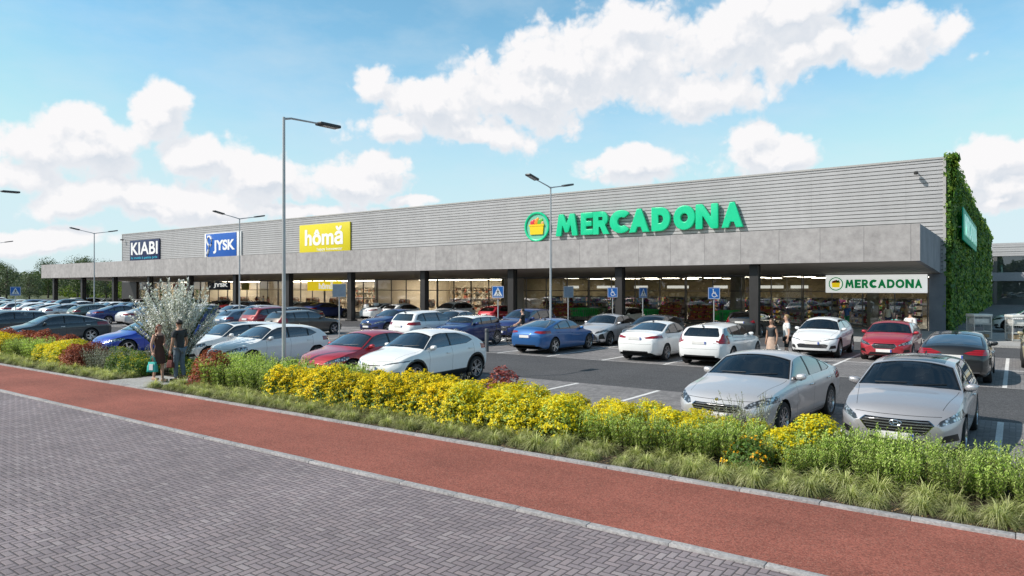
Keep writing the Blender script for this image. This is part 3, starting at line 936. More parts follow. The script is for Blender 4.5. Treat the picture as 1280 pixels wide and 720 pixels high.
# ================================================================== GROUND MATERIALS
def herringbone(name, w, cols, joint, rough=0.85, rot=0.0, wear=0.25, jw=0.05, bump=0.5):
    """2:1 blocks laid in herringbone bond; w is the short side of a block"""
    m, g, b = new_mat(name)
    pos = world_pos(g)
    mp = g.n('ShaderNodeMapping'); mp.inputs['Rotation'].default_value = (0, 0, rot)
    mp.inputs['Scale'].default_value = (1 / w, 1 / w, 1)
    g.link(pos, mp.inputs['Vector'])
    warp = g.vmath('MULTIPLY', g.vmath('SUBTRACT', g.noise(pos, 3.0, 2.0, out=1), (.5, .5, .5)), (.10, .10, 0))
    s = g.sep(g.vmath('ADD', mp.outputs[0], warp))
    ix, iy = g.math('FLOOR', s[0]), g.math('FLOOR', s[1])
    fx, fy = g.math('SUBTRACT', s[0], ix), g.math('SUBTRACT', s[1], iy)
    k = g.math('FLOORED_MODULO', g.math('SUBTRACT', ix, iy), 4.0)
    eq = [g.math('COMPARE', k, float(i), 0.1) for i in range(4)]
    big = 9.0
    dl = g.math('ADD', fx, g.math('MULTIPLY', eq[1], big))
    dr = g.math('ADD', g.math('SUBTRACT', 1.0, fx), g.math('MULTIPLY', eq[0], big))
    db = g.math('ADD', fy, g.math('MULTIPLY', eq[2], big))
    dt = g.math('ADD', g.math('SUBTRACT', 1.0, fy), g.math('MULTIPLY', eq[3], big))
    e = g.math('MINIMUM', g.math('MINIMUM', dl, dr), g.math('MINIMUM', db, dt))
    cid = g.comb(g.math('SUBTRACT', ix, eq[1]), g.math('SUBTRACT', iy, eq[2]), 0.0)
    wn = g.n('ShaderNodeTexWhiteNoise', noise_dimensions='3D'); g.link(cid, wn.inputs['Vector'])
    ramp = g.n('ShaderNodeValToRGB'); g.link(wn.outputs['Value'], ramp.inputs[0])
    el = ramp.color_ramp.elements
    el[0].color = rgb(cols[0]); el[1].color = rgb(cols[-1])
    for i, c in enumerate(cols[1:-1]):
        x = el.new((i + 1) / (len(cols) - 1)); x.color = rgb(c)
    grain = g.maprange(g.noise(pos, 90.0, 5.0, 0.7), 0.3, 0.7, 1 - wear, 1 + wear)
    stain = g.maprange(g.noise(pos, 0.55, 6.0, 0.62), 0.3, 0.7, 0.78, 1.16)
    kk = g.math('MULTIPLY', grain, stain)
    c = g.mix(1.0, ramp.outputs[0], g.comb(kk, kk, kk), 'MULTIPLY')
    mask = g.maprange(e, jw * .5, jw * 1.7, 1.0, 0.0)
    c = g.mix(mask, c, rgb(joint))
    g.link(c, b.inputs['Base Color'])
    b.inputs['Roughness'].default_value = rough
    b.inputs['Specular IOR Level'].default_value = 0.35
    hgt = g.math('ADD', g.maprange(e, 0.0, jw * 2.6, 0.0, 1.0), g.math('MULTIPLY', g.noise(pos, 120.0, 3.0), 0.25))
    hgt = g.math('ADD', hgt, g.math('MULTIPLY', wn.outputs['Value'], 0.35))
    g.link(g.bump(hgt, bump, 0.01), b.inputs['Normal'])
    return m

def grainy(name, c0, c1, scale=140.0, rough=0.9, spots=None, bump=0.5, stain=0.14):
    m, g, b = new_mat(name)
    pos = world_pos(g)
    n = g.noise(pos, scale, 3.0, 0.75)
    v = g.voronoi(pos, scale * .55, 'Color')
    gr = g.sep(v)[0]
    t = g.math('ADD', g.math('MULTIPLY', n, .55), g.math('MULTIPLY', gr, .45))
    c = g.mix(g.maprange(t, 0.25, 0.75), rgb(c0), rgb(c1))
    st = g.maprange(g.noise(pos, 0.5, 7.0, 0.6), 0.28, 0.72, 1 - stain, 1 + stain)
    st2 = g.maprange(g.noise(g.vmath('MULTIPLY', pos, (0.25, 2.0, 1.0)), 1.6, 5.0, 0.6), 0.3, 0.7, 0.94, 1.06)
    k = g.math('MULTIPLY', st, st2)
    c = g.mix(1.0, c, g.comb(k, k, k), 'MULTIPLY')
    if spots is not None:
        sp = g.maprange(g.sep(g.voronoi(pos, scale * .8, 'Color'))[1], 0.90, 0.97)
        c = g.mix(g.math('MULTIPLY', sp, .6), c, rgb(spots))
    g.link(c, b.inputs['Base Color'])
    b.inputs['Roughness'].default_value = rough; b.inputs['Specular IOR Level'].default_value = 0.3
    g.link(g.bump(t, bump, 0.006), b.inputs['Normal'])
    return m

M_PAVE = herringbone('herringbone_street_pavers', 0.088, [(0.200, 0.168, 0.182), (0.240, 0.203, 0.217), (0.268, 0.222, 0.232), (0.217, 0.184, 0.197), (0.298, 0.257, 0.266)], (0.082, 0.068, 0.070), jw=.07, bump=.7)
M_BAY = herringbone('grey_bay_pavers', 0.10, [(0.17, 0.162, 0.162), (0.22, 0.208, 0.207), (0.25, 0.237, 0.236)], (0.13, 0.125, 0.13), jw=.06, bump=.3)
M_RED = grainy('red_path_asphalt', (0.145, 0.046, 0.034), (0.37, 0.122, 0.088), 130.0, spots=(0.38, 0.22, 0.17), bump=.45, stain=.24)
M_ASPH = grainy('aisle_asphalt', (0.045, 0.044, 0.047), (0.105, 0.102, 0.106), 70.0, spots=(0.2, 0.2, 0.2), bump=.4)
M_KERB = grainy('kerb_concrete', (0.24, 0.23, 0.235), (0.40, 0.385, 0.385), 60.0, bump=.2)
M_WALK = grainy('pale_paving', (0.28, 0.275, 0.27), (0.42, 0.41, 0.40), 50.0, bump=.2)
M_SOIL = grainy('bark_mulch', (0.012, 0.010, 0.007), (0.07, 0.05, 0.034), 26.0, spots=(0.16, 0.11, 0.07), bump=1.0)
M_LINE = grainy('white_road_paint', (0.55, 0.54, 0.53), (0.78, 0.77, 0.76), 60.0, bump=.2, stain=.10)
M_LAND = grainy('rough_grassland', (0.05, 0.07, 0.025), (0.12, 0.13, 0.06), 2.0, bump=.3)

def slab(name, x0, x1, y0, y1, z, m, nx=1, ny=1, t=None):
    mb = MB()
    if t: mb.box(x0, x1, y0, y1, z - t, z)
    else: mb.quad((x0, y0, z), (x1, y0, z), (x1, y1, z), (x0, y1, z))
    o = mb.build(name, m)
    return tag(o, kind='structure')

slab('ground', -3000, 3000, -3000, 3000, -0.06, M_LAND)
slab('street_paving', -400, 120, -14, 6.98, 0.0, M_PAVE)
slab('verge', -400, 120, -60, -14, -0.01, M_LAND)
def kerb(name, y0, y1, z, x0=-260.0, x1=60.0, L=1.0):
    """a run of separate kerb stones with fine joints"""
    mb = MB(); n = int((x1 - x0) / L)
    for i in range(n):
        a = x0 + i * L
        j = rnd.uniform(-.003, .003)
        if -70 < a < 12:
            mb.bbox(a + .003, a + L - .003, y0 + j, y1 + j, z - .15, z + rnd.uniform(-.003, .003), .008)
    mb.box(x0, -70, y0, y1, z - .15, z); mb.box(12, x1, y0, y1, z - .15, z)
    return tag(mb.build(name, M_KERB, smooth=True), kind='structure')
kerb('kerb', 6.98, 7.10, 0.030)
slab('cycle_path', -260, 60, 7.10, 9.34, 0.02, M_RED)
kerb('kerb', 9.34, 9.47, 0.055)
slab('planting_bed', -260, -21.5, 9.47, 12.25, 0.03, M_SOIL)
slab('planting_bed', -21.5, -19.25, 11.1, 12.25, 0.03, M_SOIL)
slab('planting_bed', -19.25, 60, 9.47, 12.25, 0.03, M_SOIL)
slab('crossing_path', -21.5, -19.25, 9.47, 11.1, 0.045, M_WALK)
kerb('kerb', 12.25, 12.40, 0.10)
slab('parking_bay_paving', -200, 60, 12.40, 17.5, 0.0, M_BAY)
slab('aisle_road', -200, 60, 17.5, 23.4, -0.004, M_ASPH)
slab('parking_bay_paving', -200, 60, 23.4, 33.4, 0.0, M_BAY)
slab('aisle_road', -200, 60, 33.4, 39.3, -0.004, M_ASPH)
slab('parking_bay_paving', -112, -9.2, 39.3, 44.6, 0.0, M_BAY)
slab('pavement', -9.2, 1.0, 39.3, 50.0, 0.10, M_WALK, t=.16)
slab('pavement', -112, -9.2, 44.6, 50.0, 0.10, M_WALK, t=.16)
slab('side_yard_paving', 1.0, 60, 39.3, 150, -0.002, M_BAY)
slab('side_yard_paving', -3.4, 1.0, 50.0, 150, -0.002, M_BAY)
slab('west_car_park', -200, -112, 39.3, 90, -0.003, M_ASPH)
lines = MB()
def line(x0, x1, y0, y1): lines.quad((x0, y0, .004), (x1, y0, .004), (x1, y1, .004), (x0, y1, .004))
for k in range(-8, 72):
    x = -0.25 - 2.5 * k
    w = .055
    line(x - w, x + w, 12.45, 17.42); line(x - w, x + w, 23.46, 28.34); line(x - w, x + w, 28.46, 33.34)
    if -110 < x < -10: line(x - w, x + w, 39.4, 44.5)
line(-200, 60, 23.42, 23.455); line(-200, 60, 33.345, 33.38)
line(-200, 60, 28.345, 28.455)
# hatched crossing beside the blue car
for k in range(5):
    line(-20.2 + k * .0, -17.9, 17.8 + k * 1.1, 18.35 + k * 1.1) if False else None
tag(lines.build('road_markings', M_LINE), kind='structure')
# ================================================================== RETAIL BUILDING
WY, FY = 50.0, 38.5          # shop front and canopy edge
XR, XL = -3.45, -107.9
def concrete():
    m, g, b = new_mat('fascia_concrete_panels')
    p = world_pos(g)
    s = g.sep(p)
    px = g.math('DIVIDE', s[0], 2.05)
    ip = g.math('FLOOR', px)
    fr = g.math('SUBTRACT', px, ip)
    wn = g.n('ShaderNodeTexWhiteNoise', noise_dimensions='1D'); g.link(ip, wn.inputs['W'])
    cl = g.maprange(g.noise(g.vmath('ADD', p, g.comb(g.math('MULTIPLY', ip, 7.3), 0.0, 0.0)), 1.9, 9.0, 0.70), 0.30, 0.70)
    run = g.maprange(g.noise(g.vmath('MULTIPLY', p, (1.6, 1.6, 0.35)), 2.2, 6.0, 0.6), 0.3, 0.7)
    c = g.mix(g.math('ADD', g.math('MULTIPLY', cl, .82), g.math('MULTIPLY', run, .18)), rgb((0.265, 0.250, 0.250)), rgb((0.47, 0.445, 0.44)))
    k = g.math('ADD', 0.94, g.math('MULTIPLY', wn.outputs[0], 0.12))
    c = g.mix(1.0, c, g.comb(k, k, k), 'MULTIPLY')
    ed = g.math('MINIMUM', fr, g.math('SUBTRACT', 1.0, fr))
    j = g.maprange(ed, 0.003, 0.010, 1.0, 0.0)
    c = g.mix(g.math('MULTIPLY', j, .55), c, rgb((0.10, 0.10, 0.10)))
    g.link(c, b.inputs['Base Color']); b.inputs['Roughness'].default_value = .85
    g.link(g.bump(g.math('SUBTRACT', cl, g.math('MULTIPLY', j, 2.0)), .25, .02), b.inputs['Normal'])
    return m
M_CONC = concrete()
def streaked(name, c, rough=.45, metal=.0):
    m, g, b = new_mat(name)
    p = world_pos(g)
    n1 = g.noise(g.vmath('MULTIPLY', p, (.9, .9, .12)), 1.4, 6.0, .6)
    n2 = g.noise(p, .12, 3.0)
    px = g.math('DIVIDE', g.sep(p)[0], 5.6); fr = g.math('FRACT', px)
    wn = g.n('ShaderNodeTexWhiteNoise', noise_dimensions='2D')
    g.link(g.comb(g.math('FLOOR', px), g.math('FLOOR', g.math('DIVIDE', g.sep(p)[2], .245))), wn.inputs['Vector'])
    k = g.math('MULTIPLY', g.maprange(n1, .3, .7, .93, 1.06), g.maprange(n2, .3, .7, .95, 1.05))
    k = g.math('MULTIPLY', k, g.math('ADD', .97, g.math('MULTIPLY', wn.outputs['Value'], .06)))
    j = g.maprange(g.math('MINIMUM', fr, g.math('SUBTRACT', 1.0, fr)), .001, .003, .80, 1.0)
    k = g.math('MULTIPLY', k, j)
    g.link(g.mix(1.0, rgb(c), g.comb(k, k, k), 'MULTIPLY'), b.inputs['Base Color'])
    b.inputs['Roughness'].default_value = rough; b.inputs['Metallic'].default_value = metal
    return m
M_CLAD = streaked('grey_metal_cladding', (0.405, 0.402, 0.412))
M_TRIM = mat('pale_metal_trim', (0.38, 0.37, 0.36), .5, var=.06)
M_DARK = mat('dark_bronze_steel', (0.032, 0.030, 0.030), .45, var=.15, scale=2)
M_SOFF = mat('soffit_panels', (0.34, 0.30, 0.265), .7, var=.10, scale=1.0)
M_FRAME = mat('window_frame_aluminium', (0.16, 0.155, 0.15), .4, .4, var=.08)
M_ROOF = mat('roof_membrane', (0.30, 0.30, 0.31), .9, var=.1, scale=.5)
def shop_glass(name, tint, k, base=0.02):
    m, g, b = new_mat(name); g.N.remove(b)
    fr = g.n('ShaderNodeFresnel'); fr.inputs[0].default_value = 1.5
    tr = g.n('ShaderNodeBsdfTransparent'); tr.inputs[0].default_value = rgb(tint)
    gl = g.n('ShaderNodeBsdfGlossy'); gl.inputs['Roughness'].default_value = 0.0; gl.inputs[0].default_value = (.97, .98, 1, 1)
    p = world_pos(g)
    bp = g.bump(g.noise(p, .35, 2.0), .02, .3)
    g.link(bp, gl.inputs['Normal'])
    mx = g.n('ShaderNodeMixShader')
    g.link(g.math('ADD', g.math('MULTIPLY', fr.outputs[0], k), base, clamp=True), mx.inputs[0])
    g.link(tr.outputs[0], mx.inputs[1]); g.link(gl.outputs[0], mx.inputs[2])
    g.link(mx.outputs[0], g.N['Material Output'].inputs[0])
    return m
M_SGL = shop_glass('shop_front_glass', (.86, .88, .86), 1.6)
M_SGD = shop_glass('supermarket_front_glass', (.80, .82, .78), 2.2, .05)

bld = empty('retail_building', (-55, WY, 0))
tag(bld, 'long grey retail building with ribbed upper wall, concrete canopy and five shop signs', 'building')
OFF = Vector((55, -WY, 0))
def bpart(mb, name, mats, parent=bld, **k):
    mb.v = [tuple(Vector(p) + OFF) for p in mb.v]
    return mb.build(name, mats, parent, **k)
# ribbed upper wall: boards with a real shadow groove between them
mb = MB()
z = 3.62; pitch = .245; prof = []
while z < 10.62:
    prof += [(WY - .030, z + .02), (WY - .030, z + pitch - .030), (WY + .0, z + pitch - .022), (WY + .0, z + pitch - .004)]
    z += pitch
prof.append((WY - .030, 10.66))
for x0, x1 in ((XL, -80.0), (-80.0, -54.0), (-54.0, -28.0), (-28.0, XR - .16)):
    for (ya, za), (yb, zb) in zip(prof, prof[1:]):
        mb.quad((x0, ya, za), (x1, ya, za), (x1, yb, zb), (x0, yb, zb), 1 if (ya == yb == WY) or ya != yb else 0)
bpart(mb, 'ribbed_wall', [M_CLAD, M_FRAME])
mb = MB()
mb.box(XL - .05, XR + .02, WY - .08, WY + .35, 10.66, 10.78)                       # coping
mb.box(XR - .16, XR, WY - .07, WY + .20, 3.6, 10.66)                              # corner trim
mb.box(XL - .02, XL + .12, WY - .07, WY + .20, 3.6, 10.66)
bpart(mb, 'coping', M_TRIM)
mb = MB()
mb.box(XL, XR - .01, WY + .36, 137, 10.2, 10.4)
bpart(mb, 'roof', M_ROOF)
mb = MB()
mb.box(XL, XL + .2, WY + .21, 137, 0, 10.6); mb.box(XR - .2, XR - .02, WY + .21, 137, 0, 10.64); mb.box(XL, XR, 136.8, 137, 0, 10.6)
bpart(mb, 'side_wall', M_CLAD)
# canopy fascia, end return and soffit that drops to the glazing
FT, FB, SB = 5.84, 4.06, 3.66
XE = -3.72; XW = -105.6
mb = MB()
mb.box(XW, XE, FY, FY + .22, FB, FT)
bpart(mb, 'fascia', M_CONC)
M_CONC2 = mat('fascia_end_concrete', (0.23, 0.235, 0.26), .8, var=.18, scale=.8, bump=.15)
for x0, x1 in ((XE - .22, XE - .002), (XW + .002, XW + .22)):
    mb = MB()
    vs = [(x0, FY + .225, FB), (x0, WY - .1, SB), (x0, WY - .1, FT), (x0, FY + .225, FT), (x1, FY + .225, FB), (x1, WY - .1, SB), (x1, WY - .1, FT), (x1, FY + .225, FT)]
    mb.add(vs, [(0, 1, 2, 3), (4, 7, 6, 5), (0, 4, 5, 1), (3, 2, 6, 7), (1, 5, 6, 2), (0, 3, 7, 4)])
    bpart(mb, 'fascia_return', M_CONC2)
mb = MB()
mb.quad((XW + .22, FY + .22, FB + .02), (XE - .22, FY + .22, FB + .02), (XE - .22, WY, SB + .02), (XW + .22, WY, SB + .02))
mb.quad((XW + .22, FY + .22, FT - .15), (XW + .22, WY - .1, FT - .15), (XE - .22, WY - .1, FT - .15), (XE - .22, FY + .22, FT - .15))
bpart(mb, 'soffit', M_SOFF)
mb = MB()
for k in range(27):
    x = -5.6 - 3.9 * k
    mb.box(x - .05, x + .05, FY + .24, WY - .05, FB - .03, FB + .015) if False else None
# columns
COLX = [-11.76 - 8.32 * k for k in range(12)]
for x in COLX:
    mb = MB()
    # steel I-section column with a base plate
    mb.box(x - .24, x + .24, FY + .55, FY + .60, .0, FB + .0); mb.box(x - .24, x + .24, FY + .98, FY + 1.03, 0, FB - .01)
    mb.box(x - .03, x + .03, FY + .60, FY + .98, 0, FB - .005)
    mb.box(x - .21, x + .21, FY + .62, FY + .96, 0, 3.98)
    mb.bbox(x - .36, x + .36, FY + .42, FY + 1.16, 0, .12, .015)
    bpart(mb, 'column', M_DARK)
mb = MB(); mb.box(XR - .90, XR - .01, WY - .12, WY + .20, 0, 3.62); bpart(mb, 'end_pier', M_CONC2)
for x in (-90.5, -82.4, -74, -65.7, -57.3, -49, -40.9, -36.2, -32.6, -28.3, -24.2, -16, -7.6):
    pass
# shop front windows, one frame per structural bay, panes inside it
BAYS = [(-99.1 + 8.32 * k - 4.2 + 4.16 * 0, ) for k in range(0)]
edges = [XL + 5.0] + [c for c in reversed(COLX)] + [XR - .92]
edges = sorted(set(round(e, 2) for e in edges))
edges = [e for e in edges if e > -104] 
for a, b_ in zip(edges, edges[1:]):
    superm = b_ > -38.0
    mb = MB(); pane = MB()
    if b_ - a < 1.0: continue
    n = max(2, round((b_ - a) / 2.08)); w = (b_ - a) / n
    x0, x1 = a + .02, b_ - .02
    mb.box(x0, x1, WY - .05, WY + .05, 3.54, 3.66); mb.box(x0, x1, WY - .05, WY + .05, .10, .22)
    mb.box(x0, x1, WY - .045, WY + .045, 2.50, 2.56)
    for k in range(n + 1):
        x = min(max(a + k * w, x0 + .03), x1 - .03)
        mb.box(x - .03, x + .03, WY - .055, WY + .055, .221, 3.539)
    fr = bpart(mb, 'window', M_FRAME)
    pane.quad((x0, WY, .2), (x1, WY, .2), (x1, WY, 3.56), (x0, WY, 3.56))
    bpart(pane, 'pane', M_SGD if superm else M_SGL, fr)
# white-ish piers between the shops at the glazing line
M_PIER = mat('beige_wall_render', (0.52, 0.47, 0.40), .8, var=.06)
for x0, x1 in ((-37.0, -34.9), (-12.9 - 3.9, -12.9 - 3.0), (-8.2 + .35, -8.2 + 1.0)):
    mb = MB(); mb.box(x0, x1, WY - .10 if x0 < -30 else WY + .25, WY + .06 if x0 < -30 else WY + .75, .1, 3.6); bpart(mb, 'pier', M_PIER)
# dark solid bay end at the left of the shop front
mb = MB(); mb.box(XL + .1, -103.4, WY - .15, WY + .2, 0, 3.64); bpart(mb, 'end_pier', M_DARK)
# ---- inside the shops
M_IFLOOR = mat('shop_floor_tiles', (0.42, 0.38, 0.33), .35, var=.05)
M_IWALL = mat('shop_back_wall', (0.74, 0.66, 0.54), .8, var=.08, scale=.6)
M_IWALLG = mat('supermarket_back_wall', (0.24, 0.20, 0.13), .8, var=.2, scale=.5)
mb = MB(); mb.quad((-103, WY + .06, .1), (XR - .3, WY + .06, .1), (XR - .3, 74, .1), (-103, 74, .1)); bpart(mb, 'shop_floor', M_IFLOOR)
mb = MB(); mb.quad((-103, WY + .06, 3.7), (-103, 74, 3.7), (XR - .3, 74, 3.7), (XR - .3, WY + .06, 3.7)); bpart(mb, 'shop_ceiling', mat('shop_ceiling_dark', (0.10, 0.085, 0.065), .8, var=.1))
mb = MB(); mb.quad((-103, 62, .1), (-38, 62, .1), (-38, 62, 3.7), (-103, 62, 3.7)); bpart(mb, 'shop_back_wall', M_IWALL)
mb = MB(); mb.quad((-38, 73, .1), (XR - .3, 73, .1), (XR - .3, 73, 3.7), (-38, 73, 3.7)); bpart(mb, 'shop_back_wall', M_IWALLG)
for x in (-103, -90.5, -74, -54, -37.5):
    mb = MB(); mb.box(x - .08, x + .08, WY + .3, 73, .1, 3.7); bpart(mb, 'shop_partition', M_IWALL if x < -38 else M_IWALLG)
def emis(name, c, s):
    m, g, b = new_mat(name)
    b.inputs['Base Color'].default_value = rgb((.8, .8, .8)); b.inputs['Emission Color'].default_value = rgb(c); b.inputs['Emission Strength'].default_value = s
    return m
M_LAMP = emis('shop_light_warm', (1, .87, .68), 24.0)
for i in range(17):
    x = -100 + i * 3.72
    mb = MB(); mb.box(x - .14, x + .14, WY + 4.5, 61, 3.60, 3.66); 
    o = mb.build('ceiling_light', M_LAMP); tag(o, 'long lit strip light on the ceiling inside the shops on the left', 'ceiling light', 'strip lights inside the shops')
M_LAMP2 = emis('supermarket_light', (1, .90, .74), 14.0)
for i in range(8):
    x = -35 + i * 4.1
    mb = MB()
    for yy_ in (58, 63, 68): mb.box(x - .6, x + .6, yy_ - .6, yy_ + .6, 3.66, 3.695)
    o = mb.build('ceiling_light', M_LAMP2); tag(o, 'row of square lit ceiling panels deep inside the supermarket', 'ceiling light', 'ceiling panels inside the supermarket')
# ---- green wall on the end elevation
M_IVYB = mat('green_wall_backing', (0.012, 0.030, 0.008), .9, var=.5, scale=1.2)
def leafmat(name, c0, c1, c2, trans=.25, scale=3.0, low=None):
    m, g, b = new_mat(name)
    geo = g.n('ShaderNodeNewGeometry')
    rn = geo.outputs['Random Per Island']
    n = g.noise(coord(g), scale, 3.0)
    t = g.math('ADD', g.math('MULTIPLY', rn, .7), g.math('MULTIPLY', g.maprange(n, .3, .7), .4))
    ramp = g.n('ShaderNodeValToRGB'); g.link(t, ramp.inputs[0])
    el = ramp.color_ramp.elements
    el[0].color = rgb(c0); el[0].position = .1; el[1].color = rgb(c2); el[1].position = .95
    e = el.new(.5); e.color = rgb(c1)
    oi = g.n('ShaderNodeObjectInfo').outputs['Random']
    k = g.maprange(oi, 0, 1, .82, 1.18)
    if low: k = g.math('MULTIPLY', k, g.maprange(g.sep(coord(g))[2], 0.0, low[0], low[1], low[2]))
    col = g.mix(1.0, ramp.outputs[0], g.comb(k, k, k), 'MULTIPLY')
    g.link(col, b.inputs['Base Color']); b.inputs['Roughness'].default_value = .55; b.inputs['Specular IOR Level'].default_value = .35
    tr = g.n('ShaderNodeBsdfTranslucent'); g.link(g.mix(1.0, col, rgb((1.25, 1.3, .7)), 'MULTIPLY'), tr.inputs[0])
    mx = g.n('ShaderNodeMixShader'); mx.inputs[0].default_value = trans
    g.link(b.outputs[0], mx.inputs[1]); g.link(tr.outputs[0], mx.inputs[2])
    g.link(mx.outputs[0], g.N['Material Output'].inputs[0])
    return m
M_IVY = leafmat('green_wall_leaves', (0.030, 0.085, 0.014), (0.10, 0.24, 0.036), (0.38, 0.50, 0.08), .25, .45)
gw = MB(); gw.box(XR - .02, XR + .06, WY + .10, 137, 0, 10.7)
gwo = gw.build('green_wall', M_IVYB)
tag(gwo, 'tall green wall of climbing plants covering the end of the grey retail building', 'green wall')
lf = MB(); r2 = random.Random(3)
def leaf(mb, p, nrm, s, asp=.6, r=r2, mi=0):
    nrm = Vector(nrm).normalized()
    a = nrm.orthogonal().normalized(); b_ = nrm.cross(a)
    th = r.uniform(0, 6.283); u = a * math.cos(th) + b_ * math.sin(th); v = nrm.cross(u)
    p = Vector(p)
    mb.add([p - u * s * .5, p + v * s * .5 * asp + nrm * s * .1, p + u * s * .5, p - v * s * .5 * asp + nrm * s * .1], [(0, 1, 2, 3)], mi)
for i in range(15000):
    t = r2.random() ** 1.9
    y = WY + .12 + 86 * t; z = r2.uniform(.1, 10.9)
    if t < .006 or r2.random() < .12: y = WY + r2.uniform(.1, .5)
    s = r2.uniform(.18, .36) * (1 + 1.6 * t)
    clump = mnoise.noise(Vector((y * .35, z * .5, 3.1)))
    dep = .06 + max(0, .20 + .42 * clump) * r2.random() + (.10 if z > 10.5 else 0)
    if 56.8 < y < 77.4 and 5.9 < z < 8.5: dep = min(dep, .2)
    leaf(lf, (XR + dep, y, z), (1, r2.uniform(-.9, .5), r2.uniform(-.5, .9)), s)
for i in range(520):      # stragglers round the front corner
    z = r2.uniform(.3, 10.8); q = abs(r2.gauss(0, .16)) * (.6 + mnoise.noise(Vector((0, 0, z * 1.3))))
    leaf(lf, (XR + r2.uniform(-.10, .22), WY + .08 - max(0, q), z), (r2.uniform(0, 1), -1, r2.uniform(-.3, .8)), r2.uniform(.14, .28))
for i in range(900):      # shoots over the roof edge
    t = r2.random() ** 1.5
    leaf(lf, (XR + r2.uniform(-.15, .2), WY + .12 + 86 * t, 10.7 + abs(r2.gauss(0, .12)) + .1 * mnoise.noise(Vector((t * 90, 0, 0)))), (r2.uniform(-.5, 1), r2.uniform(-1, .3), r2.uniform(0, 1)), r2.uniform(.18, .34) * (1 + t))
lf.build('leaves', M_IVY, gwo)

# ================================================================== SIGNS ON THE BUILDING
def text_mesh(s, size, ext=.02, off=0.0, bev=0.0, shear=0.0, sx=1.0, space=1.0):
    cu = bpy.data.curves.new('text', 'FONT'); cu.body = s; cu.size = size; cu.extrude = ext; cu.offset = off
    cu.bevel_depth = bev; cu.bevel_resolution = 2; cu.align_x = 'CENTER'; cu.align_y = 'CENTER'; cu.shear = shear; cu.space_character = space
    o = bpy.data.objects.new('text', cu); COL.objects.link(o)
    bpy.context.view_layer.update()
    dg = bpy.context.evaluated_depsgraph_get()
    me = bpy.data.meshes.new_from_object(o.evaluated_get(dg))
    bpy.data.objects.remove(o)
    bm = bmesh.new(); bm.from_mesh(me); bpy.data.meshes.remove(me)
    return bm
def fit_text(bm, x0, x1, z0, z1, y, face=-1):
    """lay a text mesh upright on a wall facing -Y, stretched to a box"""
    xs = [v.co.x for v in bm.verts]; ys = [v.co.y for v in bm.verts]
    ax, bx, ay, by = min(xs), max(xs), min(ys), max(ys)
    for v in bm.verts:
        u = (v.co.x - ax) / (bx - ax); w = (v.co.y - ay) / (by - ay); d = v.co.z
        v.co = Vector((x0 + (x1 - x0) * u, y - d, z0 + (z1 - z0) * w))
    bmesh.ops.recalc_face_normals(bm, faces=list(bm.faces))
    return bm
def text_on(parent, s, x0, x1, z0, z1, y, m, ext=.02, off=0.0, bev=0.0, name='lettering', **k):
    bm = fit_text(text_mesh(s, 1.0, ext, off, bev, **k), x0, x1, z0, z1, y)
    return bm_obj(name, bm, m, parent, smooth=bev > 0)
M_SGREEN = mat('sign_letter_green', (0.004, 0.55, 0.27), .35, var=.04)
M_SGREEND = mat('sign_letter_dark_green', (0.008, 0.40, 0.14), .5, var=.05)
M_SWHITE = mat('sign_white', (0.78, 0.78, 0.78), .4, var=.03)
M_SNAVY = mat('sign_navy', (0.008, 0.018, 0.075), .4, var=.05)
M_SBLUE = mat('sign_blue', (0.006, 0.095, 0.42), .4, var=.04)
M_SYEL = mat('sign_yellow', (0.66, 0.56, 0.015), .4, var=.04)
M_SCYAN = mat('sign_cyan', (0.03, 0.42, 0.60), .4, var=.04)
M_BASK = mat('emblem_yellow', (0.82, 0.56, 0.01), .4, var=.06)
M_FRUIT = [mat('emblem_red', (0.60, 0.03, 0.05), .4, var=.1), mat('emblem_orange', (0.75, 0.26, 0.02), .4, var=.1), mat('emblem_leaf', (0.10, 0.40, 0.04), .4, var=.1), mat('emblem_tan', (0.62, 0.36, 0.14), .4, var=.1)]
M_STEEL = mat('galvanised_steel', (0.42, 0.43, 0.44), .4, .7, var=.1, scale=3)

# big supermarket lettering: separate heavy rounded letters standing off the wall
sg = empty('shop_sign', (-24, WY - .05, 8.0))
tag(sg, 'huge green raised letters and round basket emblem high on the ribbed wall', 'sign')
def spart(fn_obj, root):
    # build in world space, then hang under the root
    fn_obj.parent = root; fn_obj.matrix_parent_inverse = Matrix.Translation(-Vector(root.location)); reg(fn_obj)
    return fn_obj
# stroke-built letters: rounded slab outlines on a unit cell
def _arc(cx, cy, rx, ry, a0, a1, n=18): return [(cx + rx * math.cos(R(a0 + (a1 - a0) * i / n)), cy + ry * math.sin(R(a0 + (a1 - a0) * i / n))) for i in range(n + 1)]
GLYPH = {'C': _arc(.5, .5, .5, .5, 42, 318) + _arc(.52, .5, .17, .19, 310, 50),
         'E': [(0, 0), (0, 1), (.74, 1), (.74, .74), (.32, .74), (.32, .62), (.66, .62), (.66, .38), (.32, .38), (.32, .26), (.74, .26), (.74, 0)],
         'M': [(0, 0), (.16, 1), (.40, 1), (.56, .56), (.72, 1), (.96, 1), (1.12, 0), (.84, 0), (.77, .50), (.64, .16), (.48, .16), (.35, .50), (.28, 0)],
         'N': [(0, 0), (0, 1), (.30, 1), (.66, .46), (.66, 1), (.96, 1), (.96, 0), (.66, 0), (.30, .54), (.30, 0)]}
GLYPH['R'] = [(0, 0), (0, 1), (.50, 1)] + _arc(.50, .675, .34, .325, 90, -58, 10) + [(.92, 0), (.58, 0), (.40, .33), (.32, .33), (.32, 0)]
